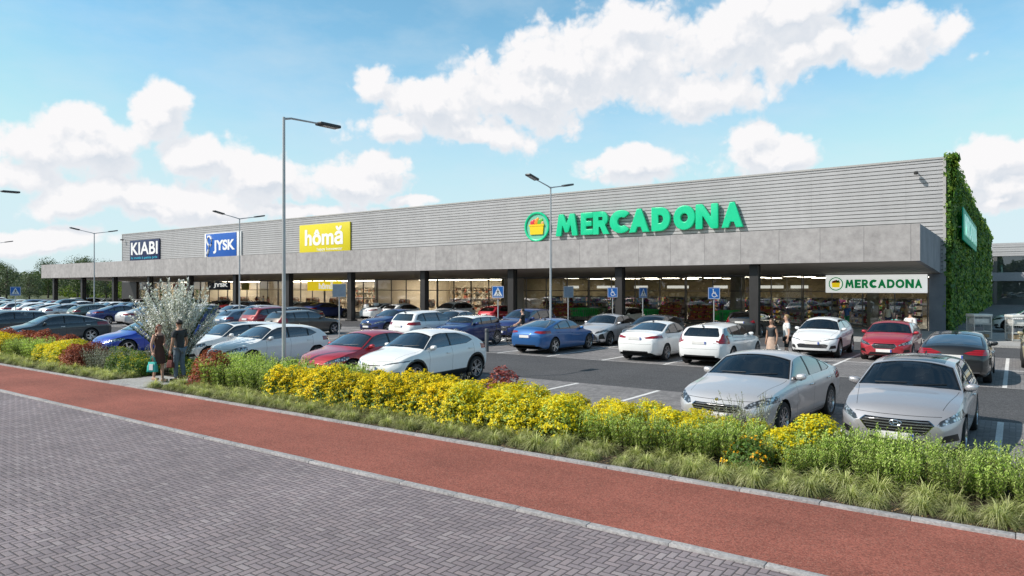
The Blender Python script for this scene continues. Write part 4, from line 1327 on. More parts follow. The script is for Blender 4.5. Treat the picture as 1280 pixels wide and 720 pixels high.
def glyph_bm(ch, depth, bev):
    bm = bmesh.new()
    f = bm.faces.new([bm.verts.new((a, b, -depth)) for a, b in GLYPH[ch]])
    bm.normal_update()
    r = bmesh.ops.extrude_face_region(bm, geom=[f])
    bmesh.ops.translate(bm, verts=[v for v in r['geom'] if isinstance(v, bmesh.types.BMVert)], vec=(0, 0, 2 * depth))
    bmesh.ops.recalc_face_normals(bm, faces=list(bm.faces))
    bmesh.ops.bevel(bm, geom=[q for q in bm.edges if abs(q.verts[0].co.z - q.verts[1].co.z) > depth and q.calc_face_angle(0) > R(40)], offset=bev * .8, segments=2, affect='EDGES', clamp_overlap=True, profile=.5)
    bmesh.ops.bevel(bm, geom=[q for q in bm.edges if q.calc_face_angle(0) > R(60)], offset=min(bev * .5, depth * .4), segments=2, affect='EDGES', profile=.5, clamp_overlap=True)
    if ch == 'R':       # eye of the letter
        for co, no in (((.30, 0, 0), (1, 0, 0)), ((.54, 0, 0), (1, 0, 0)), ((0, .61, 0), (0, 1, 0)), ((0, .76, 0), (0, 1, 0))):
            bmesh.ops.bisect_plane(bm, geom=list(bm.faces) + list(bm.edges) + list(bm.verts), dist=1e-5, plane_co=co, plane_no=no)
        gone = [f for f in bm.faces if abs(f.normal.z) > .9 and .30 < f.calc_center_median().x < .54 and .61 < f.calc_center_median().y < .76]
        ee = [q for q in {q for f in gone if f.calc_center_median().z > 0 for q in f.edges}]
        keep = [(q.verts[0].co.copy(), q.verts[1].co.copy()) for q in ee]
        bmesh.ops.delete(bm, geom=gone, context='FACES')
        for a, b in keep:
            vs = [bm.verts.new(c) for c in (a, b, Vector((b.x, b.y, -depth)), Vector((a.x, a.y, -depth)))]
            bm.faces.new(vs)
    return bm
def letter_bm(ch):
    if ch in GLYPH: return glyph_bm(ch, .13, .06)
    bm = text_mesh(ch, 1.0, .10, .068, .040)
    return bm
word = 'MERCADONA'
LU = [(698, 725), (729, 744.5), (744.5, 764.5), (765, 789), (789, 814.5), (817, 840.5), (844.5, 871.5), (872, 900), (904, 931.5)]
def wall_x(u):      # place along the wall for a bearing measured in the survey picture
    t = (u - 640) / 870
    return WY * (-math.sin(YAW) + math.cos(YAW) * t) / (math.cos(YAW) + math.sin(YAW) * t)
for ch, (ua, ub) in zip(word, LU):
    bm = letter_bm(ch)
    fit_text(bm, wall_x(ua), wall_x(ub), 7.08, 8.92, WY - .30)
    o = bm_obj('letter', bm, [M_SGREEN], None, smooth=True, sharp=50)
    spart(o, sg)
# letter supports
def emblem(root, cx, cz, r, y, ring_m, t=.14, sp=True, disc=None, bm_=None):
    k = (lambda o: spart(o, root)) if sp else (lambda o: o)
    mb = MB(); mb.lathe([(r * .86, 0), (r * .86, -t), (r * .90, -t - .03), (r * .97, -t - .03), (r, -t), (r, 0)], 48, 0, 'Y', (cx, y, cz)); k(mb.build('emblem_ring', ring_m, smooth=True, fix=True))
    mb = MB(); mb.lathe([(0.001, -t * .4), (r * .88, -t * .4)], 48, 0, 'Y', (cx, y, cz)); k(mb.build('emblem_disc', disc or M_SCYANP))
    mb = MB()
    P = [(-.56, .12), (.56, .12), (.50, -.52), (-.50, -.52)]
    Mt = Matrix.Translation((cx, y - t * .4, cz)) @ Matrix.Rotation(R(90), 4, 'X')
    mb.prism([(a * r, b * r) for a, b in P], 0, t * .8, 0, Mt)
    mb.prism([(a * r, b * r) for a, b in [(-.60, .16), (-.60, .04), (.60, .04), (.60, .16)]], 0, t, 0, Mt)
    k(mb.build('emblem_basket', bm_ or M_BASK, fix=True))
    for i, (a, b, q) in enumerate([(-.36, .26, .20), (-.08, .34, .20), (.22, .30, .22), (.42, .22, .15), (-.22, .40, .13), (.05, .50, .12), (.36, .42, .14)]):
        bm = bmesh.new(); bmesh.ops.create_uvsphere(bm, u_segments=12, v_segments=8, radius=1)
        for v in bm.verts: v.co = Vector((cx + a * r + v.co.x * q * r, y - t * .5 + v.co.y * t * .35, cz + b * r + v.co.z * q * r))
        k(bm_obj('emblem_fruit', bm, M_FRUIT[i % 4], None))
M_SCYANP = mat('emblem_pale_green', (0.16, 0.50, 0.36), .4, var=.05)
emblem(sg, -33.4, 8.02, 1.28, WY - .12, M_SGREEN)

def panel_sign(label, x0, x1, z0, z1, m, y=WY - .05, t=.16, name='shop_sign', frame=None):
    root = empty(name, ((x0 + x1) / 2, y, z0)); tag(root, label, 'sign')
    mb = MB(); mb.bbox(x0, x1, y - t, y, z0, z1, .02)
    spart(mb.build('panel', m, smooth=True), root)
    if frame:
        mb = MB()
        for a in frame: mb.box(*a)
    return root, y - t
# navy sign
M_SGLOW = emis('added_glow_white', (.95, .97, .94), .62)  # glow added to white sign faces that would go dark in canopy shade
M_SGGLOW = emis('added_glow_green', (.0, .32, .09), .30); M_SGGLOW.node_tree.nodes['Principled BSDF'].inputs['Base Color'].default_value = (.01, .38, .12, 1)  # green with a little added glow, brightening shaded letters and emblem ring
M_SYGLOW = emis('added_glow_yellow', (.95, .72, .02), .62); M_SYGLOW.node_tree.nodes['Principled BSDF'].inputs['Base Color'].default_value = (.66, .5, .015, 1)  # yellow brightened by added glow, for board and basket under the canopy
r_, yy = panel_sign('navy panel sign with white capitals and cyan small print, first from the left', -105.2, -96.8, 6.62, 9.66, M_SNAVY)
spart(text_on(None, 'KIABI', -104.8, -97.2, 7.55, 9.35, yy - .004, M_SWHITE, .02, .022), r_)
spart(text_on(None, 'la mode à petits prix', -104.75, -97.25, 6.84, 7.30, yy - .004, M_SCYAN, .015, .004, name='strapline'), r_)
# blue and white sign with a swan-necked emblem
r_, yy = panel_sign('blue panel sign with white capitals and curved white emblem on a white board', -85.3, -77.2, 6.55, 9.75, M_SWHITE)
mb = MB(); mb.bbox(-84.9, -78.1, yy - .05, yy - .002, 6.62, 9.68, .01); spart(mb.build('blue_panel', M_SBLUE, smooth=True), r_)
spart(text_on(None, 'JYSK', -83.2, -78.4, 7.15, 8.85, yy - .054, M_SWHITE, .02, .038), r_)
mb = MB()
pts = [(-84.55, 6.75), (-84.5, 7.2), (-84.2, 7.7), (-84.15, 8.2), (-84.5, 8.6), (-84.62, 9.0), (-84.35, 9.38), (-83.9, 9.38), (-83.55, 9.0), (-83.6, 8.4), (-83.85, 8.1)]
mb.tube([(a, yy - .07, b) for a, b in pts], [.17, .17, .15, .14, .13, .13, .14, .15, .14, .12, .08], 8)
spart(mb.build('emblem', M_SWHITE, smooth=True), r_)
# yellow sign
r_, yy = panel_sign('yellow panel sign with white lower case word and small tagline', -65.8, -57.3, 6.55, 9.82, M_SYEL)
spart(text_on(None, 'hômă', -64.8, -58.4, 7.45, 9.45, yy - .004, M_SWHITE, .02, .030), r_)
spart(text_on(None, 'happy homewear', -62.7, -58.5, 6.78, 7.20, yy - .004, M_SWHITE, .015, .006, name='strapline'), r_)
# boards under the canopy
r_, yy = panel_sign('white board with dark green capitals and basket emblem above the supermarket entrance', -10.26, -4.42, 2.44, 3.60, M_SGLOW, WY - .10, .12)
x0 = -9.08
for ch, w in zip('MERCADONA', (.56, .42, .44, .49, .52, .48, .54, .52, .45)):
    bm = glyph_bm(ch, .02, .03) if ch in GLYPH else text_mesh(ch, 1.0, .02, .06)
    spart(bm_obj('letter', fit_text(bm, x0 + .02, x0 + w - .025, 2.74, 3.30, yy - .004), M_SGGLOW, None, smooth=False), r_); x0 += w
emblem(r_, -9.62, 3.02, .44, yy, M_SGGLOW, .05, disc=M_SGLOW, bm_=M_SYGLOW)
r_, yy = panel_sign('yellow board with white lower case word hung in a shop window under the canopy', -64.4, -58.7, 2.45, 3.52, M_SYGLOW, WY - .10, .10)
spart(text_on(None, 'hômă', -62.4, -60.0, 2.62, 3.38, yy - .004, M_SGLOW, .015, .03), r_)
r_, yy = panel_sign('small navy board with white capitals hung in a shop window under the canopy', -84.6, -79.6, 2.55, 3.52, M_SNAVY, WY - .10, .10)
spart(text_on(None, 'JYSK', -83.2, -80.0, 2.76, 3.36, yy - .004, M_SGLOW, .015, .035), r_)
mb = MB(); mb.tube([(-84.3, yy - .02, 2.65), (-84.1, yy - .02, 2.95), (-84.25, yy - .02, 3.2), (-84.0, yy - .02, 3.4), (-83.7, yy - .02, 3.25), (-83.8, yy - .02, 3.05)], .06, 6); spart(mb.build('emblem', M_SWHITE, smooth=True), r_)
r_, yy = panel_sign('small plain yellow board in the window beside the navy board', -77.2, -75.6, 2.5, 3.35, M_SYEL, WY - .10, .08)
r_, yy = panel_sign('small white board with grey capitals at the far left shop window', -101.8, -98.2, 2.55, 3.45, M_SWHITE, WY - .10, .08)
spart(text_on(None, 'KIABI', -101.2, -98.8, 2.8, 3.2, yy - .004, mat('sign_grey', (.12, .12, .16), .5), .012, .02), r_)
r_, yy = panel_sign('red banner in the shop window behind the silver shrub', -93.2, -88.6, 2.55, 3.35, mat('banner_red', (.55, .04, .03), .6), WY - .10, .05)
# green sign on the end wall
r_ = empty('shop_sign', (XR, 57.5, 6.2)); tag(r_, 'teal lettered sign on the leafy end wall, seen nearly edge on', 'sign')
mb = MB(); mb.bbox(XR + .44, XR + .52, 57.2, 77.0, 6.1, 8.35, .02); spart(mb.build('panel', emis('sign_teal_added_glow', (.0, .34, .22), .16), smooth=True), r_)  # panel has slight glow added to lift it from the end wall's shade
MATS['sign_teal_added_glow'].node_tree.nodes['Principled BSDF'].inputs['Base Color'].default_value = (.004, .26, .16, 1)
bm = text_mesh('MERCADONA', 1.0, .03, .03)
xs = [v.co.x for v in bm.verts]; ys = [v.co.y for v in bm.verts]; ax, bx, ay, by = min(xs), max(xs), min(ys), max(ys)
for v in bm.verts:
    v.co = Vector((XR + .56 + v.co.z, 58.2 + 17.8 * (v.co.x - ax) / (bx - ax), 6.5 + 1.45 * (v.co.y - ay) / (by - ay)))
spart(bm_obj('lettering', bm, emis('sign_letter_added_glow', (.30, .85, .66), .35), None, smooth=False), r_)  # letters also glow by added emission, as this wall gets no sun
mb = MB()
for y in (58, 63, 70, 76): mb.box(XR + .05, XR + .44, y - .05, y + .05, 7.0, 7.1)
spart(mb.build('bracket', M_STEEL), r_)
# floodlight cameras on the wall
for x, lab in ((-5.0, 'small dark security camera near the top right corner of the ribbed wall'), (-107.0, 'small dark security camera near the far left end of the ribbed wall')):
    c = empty('security_camera', (x, WY - .05, 10.0)); tag(c, lab, 'camera')
    mb = MB(); mb.tube([(0, 0, 0), (0, -.25, 0), (0, -.32, -.06)], .03, 8); mb.build('bracket', M_STEEL, c, smooth=True)
    mb = MB(); mb.bbox(-.11, .11, -.62, -.24, -.22, -.04, .03); mb.lathe([(.001, -.66), (.07, -.66), (.08, -.60)], 12, 0, 'Y', (0, 0, -.13)); mb.build('housing', M_DARK, c, smooth=True)

# ---- two-storey block beyond the yard
b2 = empty('office_block', (20, 140, 0)); tag(b2, 'grey two-storey block with dark window bands beyond the green wall', 'building')
def p2(mb, name, m, parent=b2, **k):
    mb.v = [(x - 20, y - 140, z) for x, y, z in mb.v]
    return mb.build(name, m, parent, **k)
mb = MB()
for i in range(6): mb.box(-3.2, 60, 139.80 + .06 * (i % 2), 140.3, 8.0 + i * .36, 8.0 + i * .36 + .33)
p2(mb, 'parapet', M_CLAD)
mb = MB(); mb.box(-3.2, 60, 139.7, 140.2, 3.9, 5.3); p2(mb, 'floor_band', mat('band_grey', (.34, .34, .37), .7, var=.08))
mb = MB(); mb.box(-3.2, 60, 140.4, 160, 0, 10.0); p2(mb, 'core_wall', M_CONC2)
for i in range(9):
    for z0, z1 in ((5.32, 7.98), (.1, 3.88)):
        mb = MB(); x0 = -3 + i * 7.0
        mb.box(x0, x0 + .5, 139.9, 140.35, z0, z1); w_ = p2(mb, 'window', M_FRAME)
        pn = MB(); pn.quad((x0 + .5, 140.2, z0), (x0 + 7.0, 140.2, z0), (x0 + 7.0, 140.2, z1), (x0 + .5, 140.2, z1)); p2(pn, 'pane', M_SGD, w_)
# ================================================================== CARS IN THE CAR PARK
# row, slot, kind, colour, nose, label
UP, DN = R(90), R(-90)      # nose to the shops / nose to the street
ROWY = {'A': 15.05, 'B': 26.05, 'C': 31.05, 'D': 42.1}
G = {'A': 'cars parked along the flower bed', 'B': 'cars in the second row with tails to the first aisle', 'C': 'cars in the third row facing the street', 'D': 'cars parked along the shop fronts'}
KN = dict(saloon='saloon', nose='estate', cross='crossover', hatch='hatchback', fast='coupe saloon', darkfast='fastback', compact='compact saloon', camry='saloon', wagon='estate', suv='SUV', mini='small hatchback')
CARS = [
 # flower-bed row, noses to the street
 ('A', .02, 'nose', 'silver grey', DN, 'grey hatchback with black glass roof panel, nearest the camera, nose in green herbs', -.12, -.02),
 ('A', 1.09, 'saloon', 'silver', DN, 'large silver saloon with chrome window line, nose behind yellow and grey shrubs', -.22, -.085),
 ('A', 5, 'cross', 'white', DN, 'white crossover with black wheel arch cladding behind the golden flowers', 0, 0),
 ('A', 6, 'fast', 'red', DN, 'crimson red low saloon between white crossover and white hatchback', .1, 0),
 ('A', 8, 'hatch', 'white', DN, 'white hatchback behind the round red bush, lamp post beside it', .0, 0),
 ('A', 9, 'nose', 'white', DN, 'white estate half hidden behind the tall silver shrub', .1, 0),
 ('A', 11.3, 'fast', 'bright blue', DN, 'vivid blue low saloon left of the tall silver shrub', .0, 0),
 ('A', 15.2, 'darkfast', 'dark grey', DN, 'dark slate saloon behind the row of red shrubs', .0, 0),
 ('A', 18, 'wagon', 'dark grey', DN, 'dark estate at the left edge beyond the slate saloon', 0, 0),
 ('A', 19.2, 'hatch', 'steel blue', DN, 'grey blue hatchback at the left edge in the flower bed row', 0, 0),
 # second row
 ('B', 0, 'darkfast', 'black', UP, 'black fastback seen from behind with wide red lamps and blue sky in its rear window', -.3, 0),
 ('B', 3, 'wagon', 'white', UP, 'white estate with tall red tail lamps beside the white compact saloon', -.15, 0),
 ('B', 4, 'compact', 'white', UP, 'white compact saloon seen from behind with twin spoke wheels', 0, 0),
 ('B', 6, 'fast', 'blue', UP, 'bright mid blue fastback saloon alone at the crossing, tail to the aisle', 0, 0),
 ('B', 8, 'mini', 'dark blue', DN, 'small dark blue hatchback with white roof behind the white crossover', 0, 0),
 ('B', 9, 'suv', 'white', UP, 'white SUV with blue rear window beside the small blue hatchback', 0, 0),
 ('B', 13, 'wagon', 'brown', UP, 'grey brown estate behind the tall lamp post', 0, 0),
 ('B', 14, 'suv', 'dark red', UP, 'dark red SUV with dark roof left of the grey brown estate', 0, 0),
 ('B', 15.2, 'hatch', 'steel blue', UP, 'steel blue hatchback just right of the silver shrub', 0, 0),
 ('B', 20, 'saloon', 'silver', UP, 'silver saloon tail peeping out left of the silver shrub', 0, 0),
 ('B', 22, 'compact', 'dark blue', UP, 'deep blue saloon with bright wheels behind the vivid blue one', 0, 0),
 ('B', 25.6, 'fast', 'silver', UP, 'pale silver saloon behind the dark slate saloon', 0, 0),
 # third row
 ('C', -1, 'suv', 'beige', DN, 'beige SUV cut off by the right edge of the view', .15, 0),
 ('C', 1, 'hatch', 'red', DN, 'bright red hatchback with white number plate facing the street', .15, 0),
 ('C', 2, 'cross', 'white', DN, 'white crossover beside the couple in summer clothes', .1, 0),
 ('C', 5, 'hatch', 'dark grey', DN, 'grey hatchback mostly hidden behind the white compact saloon', 0, 0),
 ('C', 6, 'camry', 'silver', DN, 'light silver saloon with wide mesh grille right of the blue fastback', 0, 0),
 ('C', 8, 'suv', 'dark blue', DN, 'dark blue SUV behind the cyclist', -.15, 0),
 ('C', 10, 'compact', 'silver', DN, 'silver grey saloon above the small blue hatchback', 0, 0),
 # shop-front row
 ('D', 4.4, 'wagon', 'black', UP, 'black estate with red lamps beside the column and green trolleys', -.9, 0),
 ('D', 8, 'wagon', 'cream', DN, 'cream estate parked before the green trolleys', 0, 0),
 ('D', 12, 'hatch', 'red', UP, 'small red hatchback at the shop front behind the crossing sign', 0, 0),
 ('D', 16, 'hatch', 'white', UP, 'white hatchback at the shop front, right one of the white pair', 0, 0),
 ('D', 17, 'compact', 'white', UP, 'white saloon at the shop front, left one of the white pair', 0, 0),
]
fill = random.Random(21)
_kinds = ['hatch', 'compact', 'fast', 'wagon', 'suv', 'saloon', 'nose', 'hatch', 'mini']
_cols = ['white', 'silver', 'dark grey', 'black', 'steel blue', 'dark red', 'dark blue', 'grey', 'white', 'silver', 'brown', 'cream', 'green grey']
FILL = {'A': [], 'B': [17.4, 18.6, 23.8, 27, 28, 29, 30, 31, 33, 34, 35, 36, 38], 'C': [12, 16, 18, 19, 21, 22, 23, 25, 26, 27, 28, 30, 31, 32, 33, 35, 36, 37, 38, 40], 'D': [14, 20, 21, 22, 24, 25, 26, 27, 29, 30, 31, 33, 34, 35, 36, 37, 39, 40]}
RN = {'B': 'second row', 'C': 'third row', 'D': 'shop front row'}
used_lab = set()
seq = {}
ordn = ['', 'second ', 'third ', 'fourth ', 'fifth ', 'sixth ', 'seventh ', 'eighth ']
for row, ks in FILL.items():
    last = None
    for i, k in enumerate(ks):
        for _ in range(40):
            kk, cc = fill.choice(_kinds), fill.choice(_cols)
            key = (row, cc, KN[kk])
            if key not in used_lab and kk != last: break
        used_lab.add(key); last = kk
        where = {'B': 'far along the second row on the left', 'C': 'far along the third row, nose to the street', 'D': 'in the row before the left shops'}[row]
        CARS.append((row, k, kk, cc, {'B': UP, 'C': DN, 'D': UP if i % 3 else DN}[row], '%s %s %s' % (cc, KN[kk], where), fill.uniform(-.25, .25), 0))
PAINTS['silver grey'] = ((0.52, 0.505, 0.525), 0.6)
proto, meshes = {}, {}
def recolour(root, col):
    pm = car_paint(col)
    for o in [root] + [q for k in kids(root) for q in [k] + kids(k)]:
        if o.type != 'MESH': continue
        if o.name.split('.')[0] in ('body', 'door', 'wing_mirror', 'handle') and o.data.materials and o.data.materials[0].name.startswith('car_paint'):
            key = (o.data.name, col)
            if key not in meshes:
                me = o.data.copy(); me.materials[0] = pm; meshes[key] = me
            o.data = meshes[key]
def badge_grey(root, P, h, body, pm):
    # slanted letter in an oval, on the grille
    x = surf_x(body, .30, .66, 1) + .02
    mb = MB(); n = 20
    pts = [(x, .085 * math.cos(2 * math.pi * k / n), .60 + .045 * math.sin(2 * math.pi * k / n)) for k in range(n + 1)]
    mb.tube(pts, .009, 6, cap=False)
    mb.tube([(x, .045, .575), (x, .025, .625)], .010, 6); mb.tube([(x, -.025, .575), (x, -.045, .625)], .010, 6); mb.tube([(x, .034, .60), (x, -.034, .60)], .009, 6)
    mb.build('badge', CM['chrome'], root, smooth=True)
def badge_wing(root, P, h, body, pm):
    x = surf_x(body, 0, .745, 1) + .0
    mb = MB()
    mb.lathe([(.001, .012), (.035, .010), (.038, 0)], 16, 0, 'X', (x - .01, 0, .725))
    for s in (1, -1): mb.tube([(x - .006, s * .03, .728), (x - .02, s * .10, .738)], [.012, .003], 6)
    mb.build('badge', CM['chrome'], root, smooth=True)
KINDS['nose']['extras'] = [badge_grey]; KINDS['saloon']['extras'] = [badge_wing]
ci = 0
for row, k, kind, col, rz, lab, dy, dr in CARS:
    pc = 'silver grey' if kind == 'nose' else {'saloon': 'silver', 'cross': 'white'}.get(kind, 'white')
    if kind not in proto:
        root = make_car('parked_car', KINDS[kind], col); proto[kind] = root
    else:
        root = copy_tree(proto[kind]); recolour(root, col)
    if kind == 'mini':
        for b in kids(root):
            if b.name.split('.')[0] == 'body' and col == 'dark blue':
                me = b.data.copy(); wi = len(me.materials); me.materials.append(car_paint('white'))
                for p in me.polygons:
                    if p.material_index == 0 and p.center.z > 1.30 and p.normal.z > .5: p.material_index = wi
                b.data = me
    root.location = (-1.5 - 2.5 * k + fill.uniform(-.06, .06), ROWY[row] + dy, 0.0)
    root.rotation_euler = (0, 0, rz + R(fill.uniform(-.8, .8)) + dr)
    tag(root, lab, 'car', G[row])
# the white car crossing the yard behind the trolleys
root = copy_tree(proto['suv']); recolour(root, 'white'); root.location = (1.0, 54.4, 0); root.rotation_euler = (0, 0, R(184)); tag(root, 'white SUV seen side on in the yard behind the cage trolleys', 'car')
# ================================================================== LAMPS, SIGNS, TROLLEYS
M_POLE = mat('lamp_post_grey', (0.46, 0.47, 0.48), .45, .3, var=.08, scale=2)
M_LHEAD = mat('lamp_head_dark', (0.045, 0.047, 0.05), .4, .2, var=.05)
M_LED = mat('lamp_lens', (0.55, 0.56, 0.55), .15, var=.05)
def lamp(x, y, arms, label, group):
    o = empty('street_lamp', (x, y, 0)); tag(o, label, 'street lamp', group)
    mb = MB()
    mb.tube([(0, 0, 0), (0, 0, .9), (0, 0, 7.65)], [.062, .058, .038], 14); mb.bbox(-.2, .2, -.2, .2, 0, .035, .008)
    mb.lathe([(.09, .03), (.09, .22), (.063, .26)], 14)
    mb.build('pole', M_POLE, o, smooth=True)
    for s in arms:
        a = MB(); a.tube([(0, 0, 7.60), (0, s * .25, 7.66), (0, s * 1.25, 7.84 if len(arms) > 1 else 7.70)], [.034, .030, .024], 8)
        arm = a.build('arm', M_POLE, o, smooth=True)
        z0 = 7.84 if len(arms) > 1 else 7.70
        up = .20 if len(arms) > 1 else .02
        Mt = Matrix.Translation((0, s * 1.2, z0)) @ Matrix.Rotation(math.atan(up) * s, 4, 'X')
        h = MB()
        h.bbox(-.15, .15, min(0, s * .78), max(0, s * .78), -.045, .05, .03, 0, Mt)
        h.box(-.11, .11, min(s * .14, s * .70), max(s * .14, s * .70), -.052, -.044, 1, Mt)
        h.build('lamp_head', [M_LHEAD, M_LED], arm, smooth=True)
lamp(-17.0, 12.33, (1,), 'tall single arm lamp post beside the white hatchback at the flower bed', None)
lamp(-42.0, 12.33, (1,), 'single arm lamp post at the left edge, only its head in view', None)
for x, lab in ((-18.25, 'double arm lamp post in front of the basket emblem, behind the blue fastback'), (-44.2, 'double arm lamp post in front of the blue panel sign'), (-66.5, 'double arm lamp post standing against the sky left of the navy sign'), (-91.0, 'double arm lamp post near the left edge above the trees'), (-115.5, 'farthest double arm lamp post at the left edge')):
    lamp(x, 28.4, (1, -1), lab, 'double arm lamp posts along the middle of the car park')
M_TSB = mat('traffic_sign_blue', (0.012, 0.13, 0.46), .4, var=.04)
M_TSW = mat('traffic_sign_white', (0.80, 0.80, 0.80), .4, var=.03)
M_TSG = mat('traffic_sign_back', (0.20, 0.25, 0.32), .5, .3, var=.1)
M_TSK = mat('traffic_sign_black', (0.02, 0.02, 0.02), .5, var=.0)
def sign(x, y, kind, rz, label, top=2.75, size=.62, back=False):
    o = empty('traffic_sign', (x, y, 0), rz); tag(o, label, 'sign')
    mb = MB(); mb.tube([(0, .045, 0), (0, .045, top)], .03, 10); mb.build('post', M_POLE, o, smooth=True)
    zc = top - size / 2
    s = size / 2
    def plate(yo, flip):
        pl = MB(); pl.bbox(-s, s, yo - .008, yo + .008, zc - s, zc + s, .006, 0)
        f = -1 if not flip else 1
        yy = yo + f * .0095
        def tri(P, d, mi): pl.add([(a * s, yy + f * d, zc + b * s) for a, b in P], [tuple(range(len(P)))], mi)
        if kind == 'crossing':
            tri([(-.78, -.72), (.78, -.72), (0, .80)], .001, 1)
            # walking figure and stripes
            tri([(-.07, .42), (.07, .42), (.07, .28), (-.07, .28)], .003, 2)
            tri([(-.09, .24), (.11, .24), (.09, -.10), (-.08, -.10)], .003, 2)
            tri([(-.08, -.10), (.03, -.10), (-.20, -.50), (-.30, -.50)], .003, 2); tri([(-.02, -.10), (.09, -.10), (.30, -.48), (.20, -.50)], .003, 2)
            tri([(.09, .20), (.28, .02), (.24, -.03), (.06, .10)], .003, 2); tri([(-.09, .20), (-.26, .02), (-.22, -.03), (-.06, .10)], .003, 2)
            for i in range(4): tri([(-.52 + i * .29, -.55), (-.38 + i * .29, -.55), (-.42 + i * .29, -.67), (-.58 + i * .29, -.67)], .003, 2)
        elif kind == 'disabled':
            for P in ([(-.24, .72), (-.06, .72), (-.06, .54), (-.24, .54)], [(-.22, .48), (-.06, .48), (.02, -.08), (-.16, -.08)], [(-.10, .24), (.26, .24), (.26, .12), (-.10, .12)],
                      [(-.12, .06), (.30, .06), (.30, -.08), (-.12, -.08)], [(.18, -.08), (.32, -.02), (.56, -.52), (.42, -.58)], [(.42, -.58), (.46, -.46), (.66, -.40), (.68, -.50)]): tri(P, .002, 1)
            n = 22
            for k in range(n):
                a0 = R(100 + 250 * k / n); a1 = R(100 + 250 * (k + 1) / n)
                c = (.04, -.26); 
                tri([(c[0] + .44 * math.cos(a0), c[1] + .44 * math.sin(a0)), (c[0] + .44 * math.cos(a1), c[1] + .44 * math.sin(a1)), (c[0] + .32 * math.cos(a1), c[1] + .32 * math.sin(a1)), (c[0] + .32 * math.cos(a0), c[1] + .32 * math.sin(a0))], .002, 1)
        for P in ([(-.96, .96), (.96, .96), (.96, .90), (-.96, .90)], [(-.96, -.90), (.96, -.90), (.96, -.96), (-.96, -.96)], [(-.96, .90), (-.90, .90), (-.90, -.90), (-.96, -.90)], [(.90, .90), (.96, .90), (.96, -.90), (.90, -.90)]): tri(P, .0015, 1)
        pl.build('plate', [M_TSB if kind != 'blank' else M_TSG, M_TSW if kind != 'blank' else M_POLE, M_TSK], o)
    plate(0.0, False)
    if back: plate(.09, True)
sign(-21.9, 29.0, 'crossing', R(28), 'blue pedestrian crossing sign on a post between the small blue hatchback and cyclist', 2.85, .62)
sign(-18.6, 39.5, 'crossing', R(68), 'blue pedestrian crossing sign turned nearly edge on before the supermarket glass', 2.78, .64)
sign(-64.2, 21.6, 'crossing', R(60), 'blue pedestrian crossing sign far left before the trees', 2.85, .70)
sign(-20.4, 38.9, 'disabled', R(28), 'blue disabled parking sign beside the column, left one of the two', 2.78, .62)
sign(-13.9, 38.8, 'disabled', R(28), 'blue disabled parking sign above the white estate, right one of the two', 2.78, .66)
sign(-21.0, 34.6, 'blank', R(62), 'grey back of a traffic sign near the middle lamp post', 2.85, .66)
sign(-27.5, 23.2, 'blank', R(40), 'back to back traffic sign plates on a white post behind the red saloon', 2.95, .66, True)
# bollards
bo = empty('bollard', (-18.5, 23.7, 0)); tag(bo, 'dark grey bollard beside the blue fastback at the crossing', 'bollard')
mb = MB(); mb.lathe([(.001, 1.0), (.07, .995), (.085, .97), (.085, .86), (.08, .85), (.08, .82), (.085, .81), (.085, 0), (.12, 0)], 16); mb.build('post', mat('bollard_grey', (.09, .095, .10), .5, var=.1), bo, smooth=True)
for i, x in enumerate((-39.2, -47.0)):
    bo = empty('bollard', (x, 44.9, .1)); tag(bo, ['steel bollard beside the shop column left of the two white cars', 'steel bollard on the pavement before the yellow window board'][i], 'bollard')
    mb = MB(); mb.lathe([(.001, 1.0), (.07, .995), (.085, .97), (.085, 0)], 14); mb.build('post', M_STEEL, bo, smooth=True)
# cage trolleys in the yard
M_WIRE = mat('trolley_zinc', (0.62, 0.62, 0.60), .4, .3, var=.1)
M_TPANEL = mat('trolley_pale_panel', (0.66, 0.66, 0.62), .5, var=.08)
def cage(name):
    o = empty(name)
    mb = MB()
    for sx in (-.42, .42):
        for sy in (-.36, .36): mb.tube([(sx, sy, .14), (sx, sy, 1.42)], .02, 8)
    for z in (.16, .55, .98, 1.40):
        mb.tube([(-.42, -.36, z), (.42, -.36, z), (.42, .36, z), (-.42, .36, z), (-.42, -.36, z)], .014, 6)
    for k in range(9):
        x = -.36 + k * .09
        mb.tube([(x, .36, .16), (x, .36, 1.40)], .007, 5); mb.tube([(-.42, -.32 + k * .08, .16), (-.42, -.32 + k * .08, 1.40)], .007, 5); mb.tube([(.42, -.32 + k * .08, .16), (.42, -.32 + k * .08, 1.40)], .007, 5)
    mb.build('cage', M_WIRE, o, smooth=True)
    for z in (.17, .56, .99):
        s = MB(); s.bbox(-.40, .40, -.34, .34, z, z + .03, .008); s.build('shelf', M_TPANEL, o)
    s = MB(); s.bbox(-.46, .46, -.40, .40, 1.42, 1.56, .03); s.build('top_panel', M_TPANEL, o, smooth=True)
    s = MB()
    s.bbox(-.34, .10, -.25, .25, .60, .84, .02); s.build('load', mat('grey_tote', (.16, .17, .19), .6, var=.2), o)
    s = MB(); s.bbox(-.36, .02, -.28, .28, .21, .46, .02); s.bbox(.05, .36, -.28, .2, .21, .40, .02); s.build('load', mat('brown_carton', (.34, .24, .14), .8, var=.15), o)
    s = MB(); s.bbox(-.36, .36, -.28, .28, 1.03, 1.30, .03); s.build('load', mat('pale_wrapped_load', (.60, .60, .58), .4, var=.15), o)
    for sx in (-.36, .36):
        for sy in (-.30, .30):
            w = MB(); w.lathe([(.001, -.02), (.06, -.02), (.065, 0), (.06, .02), (.001, .02)], 12, 0, 'Y', (sx, sy, .07)); w.box(sx - .012, sx + .012, sy - .03, sy + .03, .07, .16); w.build('caster', M_TSK, o, smooth=True)
    return o
c0 = cage('cage_trolley')
